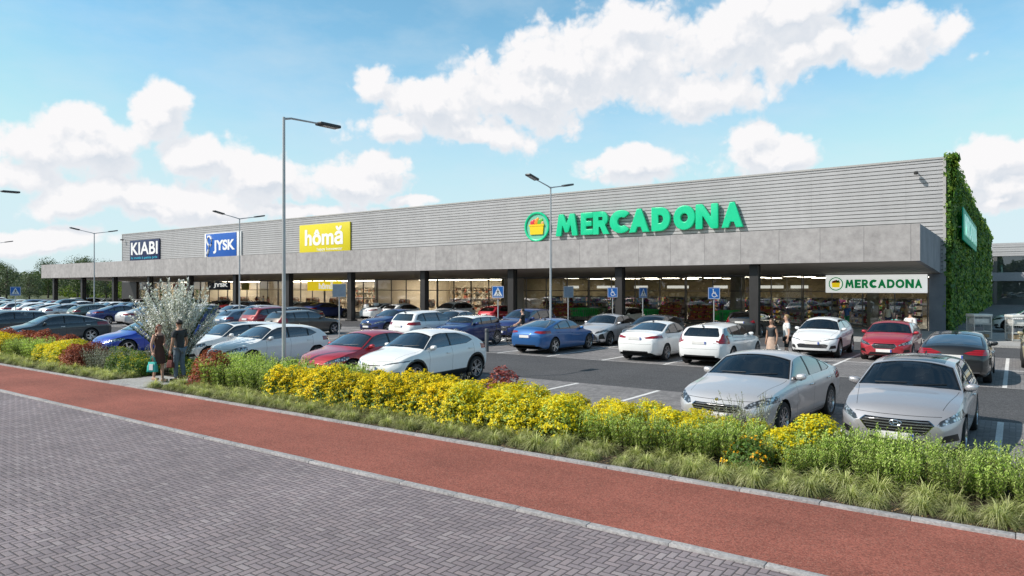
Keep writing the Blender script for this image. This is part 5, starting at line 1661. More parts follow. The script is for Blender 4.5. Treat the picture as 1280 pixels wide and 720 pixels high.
spots = [(-1.55, 43.6, R(30)), (.10, 43.2, R(26)), (1.45, 43.6, R(30))]
lb = ['pale wire cage trolley nearest the green wall in the yard', 'pale wire cage trolley between the other two in the yard', 'pale wire cage trolley at the right edge of the yard']
for i, (x, y, rz) in enumerate(spots):
    o = c0 if i == 0 else copy_tree(c0)
    o.location = (x, y, 0); o.scale = (1, 1, .90); o.rotation_euler = (0, 0, rz); tag(o, lb[i], 'trolley', 'cage trolleys in the yard')
# rows of green shopping trolleys just inside the supermarket glass
M_GRN = mat('trolley_green', (0.03, 0.62, 0.12), .4, var=.1)
def trolley():
    o = empty('shopping_trolley')
    mb = MB()
    # tapered basket of bars
    def ringp(z, k): return [(-.28 * k, -.45 * k, z), (.28 * k, -.45 * k, z), (.28 * k, .45 * k, z), (-.28 * k, .45 * k, z)]
    a, b_ = ringp(.45, .78), ringp(.98, 1.0)
    for q in (a, ringp(.72, .9), b_): mb.tube(q + [q[0]], .016, 6)
    for s in range(4):
        p0, p1, q0, q1 = Vector(a[s]), Vector(a[(s + 1) % 4]), Vector(b_[s]), Vector(b_[(s + 1) % 4])
        for k in range(7): t = k / 6; mb.tube([p0.lerp(p1, t), q0.lerp(q1, t)], .011, 5)
    for k in range(6): t = (k + .5) / 6; mb.tube([Vector(a[0]).lerp(Vector(a[3]), t), Vector(a[1]).lerp(Vector(a[2]), t)], .011, 5)
    mb.build('basket', M_GRN, o, smooth=True)
    f = MB()
    for sx in (-.24, .24): f.tube([(sx, -.55, 1.06), (sx, -.42, .5), (sx, -.40, .18), (sx, .42, .14)], .016, 6)
    f.build('frame', M_STEEL, o, smooth=True)
    f = MB(); f.tube([(-.27, -.55, 1.06), (.27, -.55, 1.06)], .022, 8); f.build('handle', M_GRN, o, smooth=True)
    for sx in (-.24, .24):
        for y in (-.38, .42):
            w = MB(); w.lathe([(.001, -.02), (.06, -.02), (.065, 0), (.06, .02), (.001, .02)], 10, 0, 'X', (sx, y, .07)); w.build('caster', M_TSK, o, smooth=True)
    return o
t0 = trolley(); ti = 0
for gx, n, where in ((-16.6, 8, 'right'), (-22.6, 7, 'middle'), (-28.0, 7, 'left')):
    for i in range(n):
        for j in range(2):
            o = t0 if ti == 0 else copy_tree(t0)
            o.location = (gx + j * .66, 47.3 + i * .30, .10); ti += 1
            tag(o, 'green shopping trolley nested in the %s row under the supermarket canopy' % where, 'trolley', 'green trolleys in the %s row' % where)
# goods on shelves inside the supermarket and shops
def goods_mat(name, cols, sc):
    m, g, b = new_mat(name)
    v = g.vmath('MULTIPLY', coord(g), (1.0, 1.0, .8))
    vo = g.n('ShaderNodeTexVoronoi'); g.link(v, vo.inputs['Vector']); vo.inputs['Scale'].default_value = sc; vo.distance = 'CHEBYCHEV'
    r_ = g.n('ShaderNodeValToRGB'); g.link(g.sep(vo.outputs['Color'])[0], r_.inputs[0]); r_.color_ramp.interpolation = 'CONSTANT'
    el = r_.color_ramp.elements
    el[0].color = rgb(cols[0]); el[1].color = rgb(cols[1]); el[1].position = 1 / len(cols)
    for i, c in enumerate(cols[2:]):
        e = el.new((i + 2) / len(cols)); e.color = rgb(c)
    g.link(r_.outputs[0], b.inputs['Base Color']); b.inputs['Roughness'].default_value = .5
    return m
M_GOODS = goods_mat('packaged_goods', [(.5, .05, .04), (.6, .55, .5), (.05, .25, .08), (.5, .3, .04), (.08, .12, .35), (.55, .5, .2), (.3, .05, .2), (.7, .68, .62)], 5.0)
M_CLOTH = goods_mat('clothes_on_rails', [(.45, .32, .22), (.6, .52, .45), (.10, .08, .08), (.5, .2, .12), (.30, .30, .34), (.65, .6, .55)], 4.0)
def shelf_unit(L):
    o = empty('display_shelf')
    mb = MB()
    mb.box(-L / 2, L / 2, .20, .25, 0, 1.9); mb.box(-L / 2, L / 2, -.3, .25, 0, .14)
    for z in (.55, 1.0, 1.45): mb.box(-L / 2, L / 2, -.25, .199, z, z + .03)
    mb.build('rack', M_FRAME, o)
    for z in (.14, .58, 1.03, 1.48):
        g_ = MB(); n = int(L / .32)
        for k in range(n):
            x = -L / 2 + .02 + k * L / n
            g_.box(x, x + L / n - .03, -.22 + rnd.uniform(0, .08), .18, z + .003, z + rnd.uniform(.22, .36))
        g_.build('goods', M_GOODS, o)
    return o
s0 = None
for i in range(13):
    x = -34.8 + 2.35 * i
    for j, y in enumerate((54.5, 60.0)):
        if s0 is None: o = s0 = shelf_unit(1.9)
        else: o = copy_tree(s0)
        o.location = (x, y + (i % 2) * .6, .1); tag(o, 'stocked display shelf standing inside the supermarket behind the glass', 'shelf', 'shelves inside the supermarket')
def rail():
    o = empty('clothes_rail')
    mb = MB(); mb.tube([(-.8, 0, 0), (-.8, 0, 1.45), (.8, 0, 1.45), (.8, 0, 0)], .02, 6); mb.build('rail', M_DARK, o)
    g_ = MB()
    for k in range(22):
        x = -.74 + k * .07; a = rnd.uniform(.32, .44); l = rnd.uniform(.5, .95)
        g_.add([(x, -.05, 1.42), (x, .05, 1.42), (x + .01, a / 2, 1.32), (x + .015, a / 2 * .9, 1.42 - l), (x + .015, -a / 2 * .9, 1.42 - l), (x + .01, -a / 2, 1.32)], [(0, 1, 2, 3, 4, 5)])
    g_.build('clothes', M_CLOTH, o)
    return o
r0 = None
for i in range(24):
    x = -98.5 + i * 2.55
    if min(abs(x - q) for q in (-90.5, -74, -54)) < 1: continue
    if r0 is None: o = r0 = rail()
    else: o = copy_tree(r0)
    o.location = (x, 53.2 + (i % 3) * 1.3, .1); o.rotation_euler = (0, 0, R((i * 37) % 50 - 25)); tag(o, 'rail of hanging clothes inside the shops left of the supermarket', 'clothes rail', 'clothes rails inside the shops')
# hanging aisle boards inside the supermarket (white, too small to read)
for i, x in enumerate((-31.5, -28.2, -25.0, -21.8, -18.4, -14.6, -12.6)):
    mb = MB(); mb.bbox(x - (.9 if i % 2 else .6), x + (.9 if i % 2 else .6), 52.6, 52.66, 2.72, 2.94, .01)
    o = mb.build('aisle_board', emis('aisle_board_white', (1, .97, .9), .8) if i == 0 else MATS_AB); MATS_AB = o.data.materials[0]
    tag(o, 'small lit white board hanging inside above the supermarket shelves', 'sign', 'hanging boards inside the supermarket')

# produce stands under the supermarket canopy
M_PROD = goods_mat('fruit_and_vegetables', [(.55, .05, .03), (.6, .28, .03), (.10, .32, .04), (.62, .50, .05), (.35, .04, .10), (.45, .10, .05)], 9.0)
M_CRATE = mat('crate_red_brown', (.40, .10, .06), .6, var=.2)
def stand():
    o = empty('produce_stand')
    mb = MB()
    for sx in (-.8, .8): mb.tube([(sx, .3, 0), (sx, .3, 1.45)], .02, 6); mb.tube([(sx, -.45, 0), (sx, -.45, .5), (sx, .3, 1.35)], .02, 6)
    mb.build('stand_frame', M_FRAME, o)
    for r_, (y, z) in enumerate(((-.30, .45), (.0, .80), (.24, 1.15))):
        for k in range(3):
            x = -.56 + .56 * k
            c = MB(); Mt = Matrix.Translation((x, y, z)) @ Matrix.Rotation(R(28), 4, 'X')
            c.box(-.26, .26, -.2, .2, 0, .02, 0, Mt); c.box(-.26, .26, -.2, -.18, .02, .16, 0, Mt); c.box(-.26, .26, .18, .2, .02, .16, 0, Mt); c.box(-.26, -.24, -.18, .18, .02, .16, 0, Mt); c.box(.24, .26, -.18, .18, .02, .16, 0, Mt)
            cr = c.build('crate', M_CRATE, o)
            q = MB()
            for i in range(24):
                b_ = bmesh.new(); bmesh.ops.create_icosphere(b_, subdivisions=1, radius=.055)
                q.addbm(b_, 0, Mt @ Matrix.Translation((rnd.uniform(-.2, .2), rnd.uniform(-.14, .14), .11 + rnd.uniform(0, .06))))
            q.build('produce', M_PROD, cr, smooth=True, sharp=0)
    return o
p0 = None
for i, (x, lab) in enumerate(((-24.6, 'stand of fruit crates left of the middle green trolleys'), (-20.9, 'stand of fruit crates right of the middle green trolleys'), (-18.4, 'stand of fruit crates left of the right hand green trolleys'), (-14.4, 'stand of fruit crates right of the right hand green trolleys'), (-30.2, 'stand of fruit crates left of all the green trolleys'))):
    if p0 is None: o = p0 = stand()
    else: o = copy_tree(p0)
    o.location = (x, 48.9, .10); tag(o, lab, 'produce stand', 'fruit stands under the supermarket canopy')

# stocked wall displays at the back of the left shops
M_GIFT = goods_mat('homeware_goods', [(.62, .55, .45), (.40, .26, .16), (.66, .62, .56), (.20, .16, .13), (.55, .40, .26), (.30, .34, .36), (.70, .66, .58), (.48, .14, .10)], 3.2)
for i, (x0, x1) in enumerate(((-102, -91.2), (-89.8, -74.8), (-73.2, -54.8), (-53.2, -38.4))):
    o = empty('wall_display', ((x0 + x1) / 2, 61.9, .1)); tag(o, 'stocked wall display across the back of the %s shop from the left' % ('first', 'second', 'third', 'fourth')[i], 'wall display')
    L = x1 - x0; mb = MB(); gd = MB()
    for z in (.05, .75, 1.4, 2.05, 2.7): mb.box(-L / 2, L / 2, -.5, 0, z, z + .05)
    n = int(L / 1.6)
    for k in range(n + 1): mb.box(-L / 2 + k * L / n - .03, -L / 2 + k * L / n + .03, -.52, .01, 0, 2.75)
    for z in (.10, .80, 1.45, 2.10):
        x = -L / 2 + .05
        while x < L / 2 - .6:
            w = rnd.uniform(.2, .55)
            if rnd.random() < .8: gd.box(x, x + w - .04, -.46 + rnd.uniform(0, .1), -.1, z + .002, z + rnd.uniform(.25, .56))
            x += w
    mb.build('shelving', M_PIER, o); gd.build('goods', M_GIFT, o)
# ================================================================== PLANTING
pr = random.Random(11)
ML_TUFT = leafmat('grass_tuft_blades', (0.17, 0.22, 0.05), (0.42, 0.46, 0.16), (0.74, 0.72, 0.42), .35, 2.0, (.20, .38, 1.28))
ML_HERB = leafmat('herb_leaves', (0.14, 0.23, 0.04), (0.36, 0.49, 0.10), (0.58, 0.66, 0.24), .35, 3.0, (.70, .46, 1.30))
ML_DARK = leafmat('shrub_leaves', (0.04, 0.08, 0.016), (0.09, 0.18, 0.03), (0.20, 0.31, 0.07), .25, 3.0)
ML_GOLD = leafmat('golden_flowers', (0.62, 0.43, 0.004), (0.86, 0.65, 0.006), (0.92, 0.80, 0.03), .25, 4.0)
ML_LIME = leafmat('lime_flowers', (0.50, 0.42, 0.006), (0.74, 0.60, 0.008), (0.86, 0.76, 0.04), .30, 4.0)
ML_RED = leafmat('red_leaves', (0.08, 0.022, 0.014), (0.27, 0.055, 0.035), (0.48, 0.17, 0.09), .30, 3.0)
ML_PURP = leafmat('purple_red_leaves', (0.06, 0.012, 0.015), (0.24, 0.045, 0.05), (0.42, 0.15, 0.13), .30, 3.0)
ML_GREY = leafmat('grey_leaves', (0.16, 0.19, 0.14), (0.34, 0.37, 0.30), (0.58, 0.58, 0.54), .20, 3.0)
ML_SILV = leafmat('silver_leaves', (0.42, 0.45, 0.42), (0.68, 0.70, 0.68), (0.86, 0.87, 0.88), .12, 3.0)
ML_ORNG = leafmat('orange_flowers', (0.60, 0.22, 0.004), (0.80, 0.40, 0.006), (0.85, 0.55, 0.02), .2, 4.0)
M_STEM = mat('plant_stems', (0.10, 0.09, 0.045), .8, var=.2)

def blade(mb, p, d, L, w, droop, mi=0, seg=3, r=pr):
    p = Vector(p); d = Vector(d).normalized()
    side = d.cross(Vector((0, 0, 1)))
    side = side.normalized() if side.length > 1e-4 else Vector((1, 0, 0))
    vs, fs = [], []
    for i in range(seg + 1):
        t = i / seg
        ww = w * (1 - t ** 1.6) * .5 + .0006
        vs += [p - side * ww, p + side * ww]
        d = (d + Vector((0, 0, -droop * (t + .3)))).normalized()
        p = p + d * (L / seg)
    for i in range(seg): fs.append((2 * i, 2 * i + 1, 2 * i + 3, 2 * i + 2))
    mb.add(vs, fs, mi)

def tuft_mesh(seed, n=640, h=.30):
    r = random.Random(seed); mb = MB()
    for i in range(n):
        a = r.uniform(0, 6.283); rad = min(.16, abs(r.gauss(0, .075)))
        lean = r.uniform(.05, 1.5) * (.4 + rad * 7)
        d = (math.cos(a) * lean, math.sin(a) * lean, 1)
        blade(mb, (math.cos(a) * rad, math.sin(a) * rad, 0), d, h * r.uniform(.7, 1.15), r.uniform(.004, .009), r.uniform(.60, 1.25), 0, 5, r)
    return mb
def herb_mesh(seed, n=70, h=.80):
    r = random.Random(seed); mb = MB()
    for i in range(n):
        a = r.uniform(0, 6.283); rad = .30 * math.sqrt(r.random())
        base = Vector((math.cos(a) * rad, math.sin(a) * rad, 0)); lean = Vector((math.cos(a), math.sin(a), 0)) * r.uniform(0, .22)
        H = h * r.uniform(.72, 1.12)
        top = base + lean + Vector((0, 0, H))
        mb.tube([base, base.lerp(top, .6) - lean * .1, top], [.006, .005, .002], 3, 1, cap=False)
        k = int(H / .034)
        for j in range(4, k):
            t = j / k
            p = base.lerp(top, t); th = j * 2.4 + a
            d = Vector((math.cos(th), math.sin(th), r.uniform(.5, 1.3)))
            L = .095 * (1.15 - .65 * t) * r.uniform(.8, 1.2)
            blade(mb, p, d, L, .027 * r.uniform(.8, 1.3), .12, 0, 2, r)
    return mb
def dome_point(r, R_, H, shell=True):
    a = r.uniform(0, 6.283); u = r.random()
    z = u ** .8; rr = math.sqrt(max(0, 1 - z ** 2.2))
    k = (1 - .35 * r.random() ** 2) if shell else r.random() ** .4
    return Vector((math.cos(a) * rr * R_ * k, math.sin(a) * rr * R_ * k, .06 * H + z * H * .94 * k)), Vector((math.cos(a) * rr, math.sin(a) * rr, z + .15)).normalized()
def bush_mesh(seed, R_=.42, H=.85, n=1500, size=.05, lump=.25):
    r = random.Random(seed); mb = MB(); off = Vector((seed * 3.1, seed * 1.7, 0))
    for i in range(n):
        p, nn = dome_point(r, R_, H, i % 4 != 0)
        k = 1 + lump * mnoise.noise(p * 5 + off)
        p = Vector((p.x * k, p.y * k, p.z * (1 + .5 * lump * mnoise.noise(p * 4 - off))))
        d = (nn + Vector((r.gauss(0, .5), r.gauss(0, .5), r.gauss(.2, .5))))
        leaf(mb, p, d, size * r.uniform(.7, 1.4), r.uniform(.4, .6), r)
    for i in range(10):
        a = r.uniform(0, 6.283); p, nn = dome_point(r, R_ * .7, H * .75)
        mb.tube([(.03 * math.cos(a), .03 * math.sin(a), 0), p * .5 + Vector((0, 0, .05)), p], [.010, .007, .003], 4, 1, cap=False)
    return mb
def flowers_mesh(seed, R_=.42, H=.85, n=160, cl=7, s=.034, lump=.25, top=.0):
    r = random.Random(seed); mb = MB(); off = Vector((seed * 3.1, seed * 1.7, 0))
    for i in range(n):
        p, nn = dome_point(r, R_, H)
        if p.z < top * H: continue
        if r.random() > .35 + .65 * (p.z / H) + .5 * mnoise.noise(p * 6 + off): continue
        k = 1.03 + lump * mnoise.noise(p * 5 + off)
        p = Vector((p.x * k, p.y * k, p.z * (1.02 + .5 * lump * mnoise.noise(p * 4 - off))))
        for j in range(cl):
            q = p + Vector((r.gauss(0, .028), r.gauss(0, .028), r.gauss(.01, .018)))
            leaf(mb, q, nn + Vector((r.gauss(0, .5), r.gauss(0, .5), r.gauss(.4, .4))), s * r.uniform(.7, 1.3), r.uniform(.7, 1.0), r)
    return mb
def spike_mesh(seed, n=40, h=.75, spread=.35, dens=.028, L=.07):
    r = random.Random(seed); mb = MB()
    for i in range(n):
        a = r.uniform(0, 6.283); rad = .14 * math.sqrt(r.random())
        base = Vector((math.cos(a) * rad, math.sin(a) * rad, 0)); lean = Vector((math.cos(a), math.sin(a), 0)) * r.uniform(.05, spread)
        H = h * r.uniform(.6, 1.1); top = base + lean + Vector((0, 0, H))
        mb.tube([base, top], [.005, .002], 3, 1, cap=False)
        k = int(H / dens)
        for j in range(3, k):
            t = j / k; p = base.lerp(top, t); th = j * 2.4 + a
            blade(mb, p, (math.cos(th), math.sin(th), r.uniform(.3, 1.0)), L * (1.1 - .5 * t) * r.uniform(.7, 1.2), .016, .1, 0, 2, r)
    return mb

PL = {}
def plant_proto(kind, i):
    if (kind, i) in PL: return PL[(kind, i)]
    sd = i * 17 + sum(map(ord, kind))
    fl = None
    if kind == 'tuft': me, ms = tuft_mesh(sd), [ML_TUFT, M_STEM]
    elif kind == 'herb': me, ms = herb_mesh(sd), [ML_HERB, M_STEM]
    elif kind == 'gold': me, ms, fl = bush_mesh(sd, .44, .88), [ML_DARK, M_STEM], (flowers_mesh(sd, .44, .88, 420, 8, .040), ML_GOLD)
    elif kind == 'lime': me, ms, fl = bush_mesh(sd, .46, .78), [ML_HERB, M_STEM], (flowers_mesh(sd, .46, .78, 480, 8, .042), ML_LIME)
    elif kind == 'red': me, ms = bush_mesh(sd, .48, .80, 2300, .06), [ML_RED, M_STEM]
    elif kind == 'purple': me, ms = bush_mesh(sd, .40, .95, 1700, .06), [ML_PURP, M_STEM]
    elif kind == 'grey': me, ms = spike_mesh(sd), [ML_GREY, M_STEM]
    elif kind == 'mixed': me, ms, fl = bush_mesh(sd, .44, .70, 1700, .055), [ML_DARK, M_STEM], (flowers_mesh(sd, .44, .70, 60, 6, .03), ML_LIME)
    elif kind == 'daisy': me, ms, fl = bush_mesh(sd, .36, .50, 1100, .05), [ML_DARK, M_STEM], (flowers_mesh(sd, .36, .52, 70, 4, .045), ML_ORNG)
    PN = dict(tuft='grass_tuft', herb='green_herb', gold='flowering_shrub', lime='flowering_shrub', red='red_shrub', purple='red_shrub', grey='grey_shrub', mixed='green_shrub', daisy='daisy_plant')
    o = me.build(PN[kind], ms, smooth=True, sharp=0)
    if fl: fl[0].build('flowers', fl[1], o, smooth=True, sharp=0)
    PL[(kind, i)] = [o, False]
    return PL[(kind, i)]
KC = dict(tuft='grass', herb='herb', gold='shrub', lime='shrub', red='shrub', purple='shrub', grey='shrub', mixed='shrub', daisy='flower')
STRETCH = [  # limits along the bed and how one would point at that stretch
 (-2.2, 'before the grey hatchback at right'), (-4.9, 'before the large silver saloon'), (-9.2, 'before the empty bays'),
 (-13.0, 'before the white crossover'), (-16.2, 'before the crimson saloon'), (-19.4, 'by the lamp post'), (-22.6, 'behind the couple on the path'),
 (-26.5, 'just left of the couple'), (-30.2, 'before the vivid blue saloon'), (-999, 'before the dark slate saloon')]
LOOK = dict(tuft='low arching pale green grass tuft', herb='feathery upright light green herb', gold='golden yellow flowering shrub', lime='lime yellow flowering shrub', red='rust red leaved shrub',
            purple='purple red leaved bush', grey='silvery grey spiky shrub', mixed='dark green shrub with few yellow flowers', daisy='low plant with orange yellow daisies')
def put(kind, x, y, s=1.0, sz=1.0, label=None, group=None, variants=4):
    p = plant_proto(kind, pr.randrange(variants))
    if not p[1]: o = p[0]; p[1] = True
    else: o = copy_tree(p[0])
    o.location = (x, y, .03); o.rotation_euler = (0, 0, pr.uniform(0, 6.283)); o.scale = (s, s, s * sz)
    for lim, wh in STRETCH:
        if x > lim: break
    if label: tag(o, label, KC[kind])
    else: tag(o, '%s %s' % (LOOK[kind], wh), KC[kind], '%s %s' % (LOOK[kind], wh))
    return o
def kind_at(x, row):
    """what grows where: row 0 next to the path, row 2 next to the cars"""
    if x > -3.0: return 'herb'
    if x > -4.4: return ('herb', 'herb', 'lime')[row]
    if x > -6.6: return ('herb', 'lime', 'lime')[row]
    if x > -9.0: return 'lime'
    if x > -12.6: return ('gold', 'gold', 'gold')[row]
    if x > -15.2: return ('gold', 'gold', 'herb')[row]
    if x > -18.0: return 'herb'
    if x > -19.3: return 'herb' if row == 1 and x > -18.9 else None if row < 2 else 'herb'
    if x > -21.8: return ('none', 'none', 'mixed')[row]
    if x > -23.6: return ('mixed', 'mixed', 'grey')[row]
    if x > -25.4: return ('grey', 'grey', 'mixed')[row] if pr.random() < .7 else 'mixed'
    if x > -26.6: return ('red', 'red', 'mixed')[row]
    if x > -29.3: return ('lime', 'lime', 'grey')[row]
    if x > -32.2: return ('herb', 'herb', 'red')[row]
    if x > -37: return ('gold', 'gold', 'red')[row]
    return ('mixed', 'gold', 'red')[row]
x = 2.6
while x > -44:
    for row, y in ((0, 10.62), (1, 11.12), (2, 11.66)):
        k = kind_at(x, row)
        if k in (None, 'none'): continue
        h = {'herb': (.72, .80, .84)[row], 'gold': .86, 'lime': .74 + .24 * min(1, max(0, (-x - 4.5) / 4)), 'red': 1.0, 'grey': .95, 'mixed': .85}[k]
        if x > -3.2: h *= .86
        if k == 'herb' and x < -12: h *= 1.16
        if k == 'red' and row == 2: h *= 1.12
        if -22 < x < -19 and k == 'mixed': h = .8
        put(k, x + pr.uniform(-.12, .12), y + pr.uniform(-.10, .10), h * pr.uniform(.9, 1.1), pr.uniform(.92, 1.08))
    x -= .47 + (.10 if x < -24 else 0)
x = 2.6
while x > -44:
    for y in (9.74, 10.22):
        if -21.6 < x < -19.1: continue
        s = pr.uniform(.70, 1.10)
        put('tuft', x + pr.uniform(-.12, .12), y + pr.uniform(-.06, .10), s * (1.0 if y < 10 else 1.12))
    x -= .40 + (.16 if x < -24 else 0)
# the ones that stand out by themselves
put('red', -17.95, 10.72, 1.28, .98, 'big round rust red bush right of the couple on the path')
put('purple', -8.9, 11.95, 1.12, 1.0, 'small purple red bush rising behind the golden flowers by the empty bays')
put('grey', -3.55, 11.75, 1.22, 1.0, 'silvery grey spiky shrub in front of the big silver saloon wheel')
put('grey', -4.0, 11.85, 1.05, .9, 'smaller silvery grey shrub beside the taller one at the silver saloon')
put('lime', -2.55, 11.55, .95, 1.0, 'lone lime yellow flowering clump among the green herbs')
put('lime', -2.95, 11.2, .7, 1.0, 'small lime yellow clump low among the green herbs')
put('daisy', -3.2, 10.42, 1.0, 1.0, 'dark low plant with orange yellow daisies at the grass edge')
put('grey', -1.1, 11.5, .8, .9, 'thin pinkish grey spikes in front of the grey hatchback number plate')
put('grey', -10.2, 11.9, 1.0, 1.0, 'pale grey spikes behind the golden flowers at the white crossover wheel')
# fallen leaves along the kerb: too many to count
mb = MB()
for i in range(2600):
    x = pr.uniform(-30, 2); y = 9.5 + abs(pr.gauss(0, .35))
    leaf(mb, (x, min(y, 12.1), .04), (pr.gauss(0, .3), pr.gauss(0, .3), 1), pr.uniform(.02, .05), .5, pr)
tag(mb.build('leaf_litter', mat('dry_leaves', (.20, .13, .06), .8, var=.4, scale=9)), kind='stuff')
# tall silver shrub
tr_ = random.Random(5)
sh = empty('silver_shrub', (-21.75, 11.75, .03)); tag(sh, 'tall silver leaved shrub with upright wands behind the couple', 'shrub')
st, lv, gv = MB(), MB(), MB()
for i in range(190):
    a = tr_.uniform(0, 6.283); out = tr_.uniform(.15, 1.40) ** 1.0; H = tr_.uniform(1.7, 3.1) * (1 - .20 * (out / 1.4) ** 2)
    b0 = Vector((math.cos(a) * .12, math.sin(a) * .12, 0)); tp = Vector((math.cos(a) * out, math.sin(a) * out, H))
    md = b0.lerp(tp, .45) + Vector((-math.cos(a) * .12 * out, -math.sin(a) * .12 * out, .10))
    st.tube([b0, md, tp], [.016, .011, .004], 5, cap=False)
    n = 70
    for j in range(n):
        t = .22 + .78 * j / n
        p = (b0.lerp(md, t / .5) if t < .5 else md.lerp(tp, (t - .5) / .5))
        th = j * 2.4
        tgt = lv if (t > .34 and i % 9) else gv
        for q in range(2):
            d = (math.cos(th + q * 3), math.sin(th + q * 3), tr_.uniform(.3, 1.4))
            blade(tgt, p + Vector((tr_.gauss(0, .02), tr_.gauss(0, .02), 0)), d, tr_.uniform(.08, .15) * (1.25 - .5 * t), .036, .1, 0, 2, tr_)
st.build('stems', M_STEM, sh, smooth=True, sharp=0); lv.build('silver_leaves', ML_SILV, sh, smooth=True, sharp=0); gv.build('green_leaves', leafmat('olive_leaves', (.04, .06, .02), (.10, .15, .06), (.24, .30, .18), .2, 3.0), sh, smooth=True, sharp=0)

# ================================================================== TREES
ML_T1 = leafmat('tree_leaves', (0.020, 0.042, 0.010), (0.050, 0.092, 0.022), (0.115, 0.165, 0.045), .25, .5)
ML_T2 = leafmat('tree_leaves_light', (0.045, 0.080, 0.010), (0.115, 0.175, 0.022), (0.24, 0.30, 0.05), .30, .5)
ML_T3 = leafmat('tree_leaves_grey_green', (0.05, 0.07, 0.04), (0.10, 0.135, 0.075), (0.19, 0.23, 0.14), .25, .5)
M_BARK = mat('tree_bark', (.09, .07, .05), .9, var=.3, bump=.4)
def tree(seed, H, W, ml, n=4200, slim=False, name='broadleaf_tree'):
    r = random.Random(seed)
    o = empty(name)
    tk = MB()
    tops = []
    tk.tube([(0, 0, 0), (r.gauss(0, .1), r.gauss(0, .1), H * .3), (r.gauss(0, .2), r.gauss(0, .2), H * .62), (r.gauss(0, .2), r.gauss(0, .2), H * .9)], [H * .026, H * .020, H * .012, H * .004], 8)
    blobs = []
    nb = 26
    for i in range(nb):
        a = i * 2.4 + r.uniform(-.4, .4); t = (i + .5) / nb
        z = H * (.22 + .72 * t)
        prof = math.sin(math.pi * min(1, .12 + .88 * t)) ** .7 if not slim else (.35 + .65 * math.sin(math.pi * t) ** .8)
        rr = W / 2 * prof * r.uniform(.35, .95)
        c = Vector((math.cos(a) * rr, math.sin(a) * rr, z))
        blobs.append((c, (W * .20 if not slim else W * .33) * r.uniform(.7, 1.25)))
        tk.tube([(0, 0, z * .72), c * .5 + Vector((0, 0, z * .42)), c], [H * .009, H * .006, H * .002], 5, cap=False)
    tk.build('trunk', M_BARK, o, smooth=True)
    cr = MB()
    for i in range(n):
        c, b = blobs[i % nb]
        d = Vector((r.gauss(0, 1), r.gauss(0, 1), r.gauss(0, .85))).normalized()
        p = c + d * b * (r.random() ** .45)
        leaf(cr, p, d + Vector((r.gauss(0, .6), r.gauss(0, .6), r.gauss(.5, .5))), H * .032 * r.uniform(.6, 1.4), r.uniform(.45, .75), r)
    cr.build('crown', ml, o, smooth=True, sharp=0)
    return o
TP = [tree(1, 9.5, 8.0, ML_T1), tree(2, 8.5, 8.5, ML_T3), tree(3, 7.0, 6.5, ML_T2), tree(4, 12.5, 3.2, ML_T1, 1800, True, 'poplar_tree'), tree(5, 8.0, 7.0, ML_T3), tree(6, 10.5, 9.0, ML_T1)]
TSP = [  # kind, x, y, scale, label
 (3, -132.0, 76.0, 1.02, 'slender dark poplar rising behind the left end of the canopy'),
 (2, -121, 58, .95, 'light green round tree just beyond the left end of the canopy'), (2, -127, 66, 1.1, 'bright green tree seen under the canopy beyond the thin columns'),
 (2, -117, 74, .9, 'small light green tree behind the far columns'), (0, -136, 86, 1.0, 'dark green tree behind the light green ones under the canopy'),
 (1, -150, 78, 1.15, 'grey green tree left of the canopy end'), (5, -168, 92, 1.0, 'large dark tree farther back left of the canopy'),
 (4, -140, 62, .95, 'grey green bushy tree at the edge of the car park left of the canopy'), (0, -158, 66, .95, 'dark round tree third from the canopy end'),
 (1, -172, 70, 1.1, 'grey green spreading tree near the second lamp post from the left'), (5, -186, 78, .9, 'broad dark tree near the left lamp posts'),
 (4, -165, 54, .9, 'low grey green tree near the left edge'), (0, -182, 58, .9, 'dark tree at the left edge behind the crossing sign'), (1, -200, 64, 1.0, 'grey green tree at the far left edge'), (5, -215, 80, 1.0, 'tall dark tree at the far left edge of the view'),
 (2, -146, 100, 1.1, 'far light green tree glimpsed between the columns'), (1, -128, 96, .9, 'far grey green tree behind the canopy'), (4, -148, 52, .7, 'low bushy tree bordering the car park on the left'), (1, -176, 48, .75, 'low grey green bushy tree bordering the car park at far left')]
usedT = set()
for i, x, y, s, lab in TSP:
    o = TP[i] if i not in usedT else copy_tree(TP[i]); usedT.add(i)
    o.location = (x, y, -.05); o.scale = (s, s, s); o.rotation_euler = (0, 0, pr.uniform(0, 6)); tag(o, lab, 'tree', 'trees beyond the left end of the building')
# hedge under the canopy end, and the wood across the street (seen in the shop glass)
def belt_stuff(name, x0, x1, y, h, n, ml, size, seed, dep=3.0):
    r = random.Random(seed); mb = MB()
    for i in range(n):
        x = r.uniform(x0, x1); hh = h * (.78 + .35 * mnoise.noise(Vector((x * .16, seed, 0))) + .15 * mnoise.noise(Vector((x * .7, seed, 4))))
        z = hh * r.random() ** .8
        leaf(mb, (x, y + r.gauss(0, dep), z), (r.gauss(0, 1), r.gauss(0, 1), r.gauss(.6, .8)), size * r.uniform(.6, 1.4), .6, r)
    return tag(mb.build(name, ml, smooth=True, sharp=0), kind='stuff')
belt_stuff('woods', -360, -112, 122, 10.5, 22000, ML_T3, 1.5, 4, 6)
belt_stuff('woods', -150, 120, -48, 17.0, 26000, ML_T1, 1.9, 9, 3)
belt_stuff('hedge_line', -240, -112, 94, 4.2, 9000, ML_T2, .7, 6, 1.2)
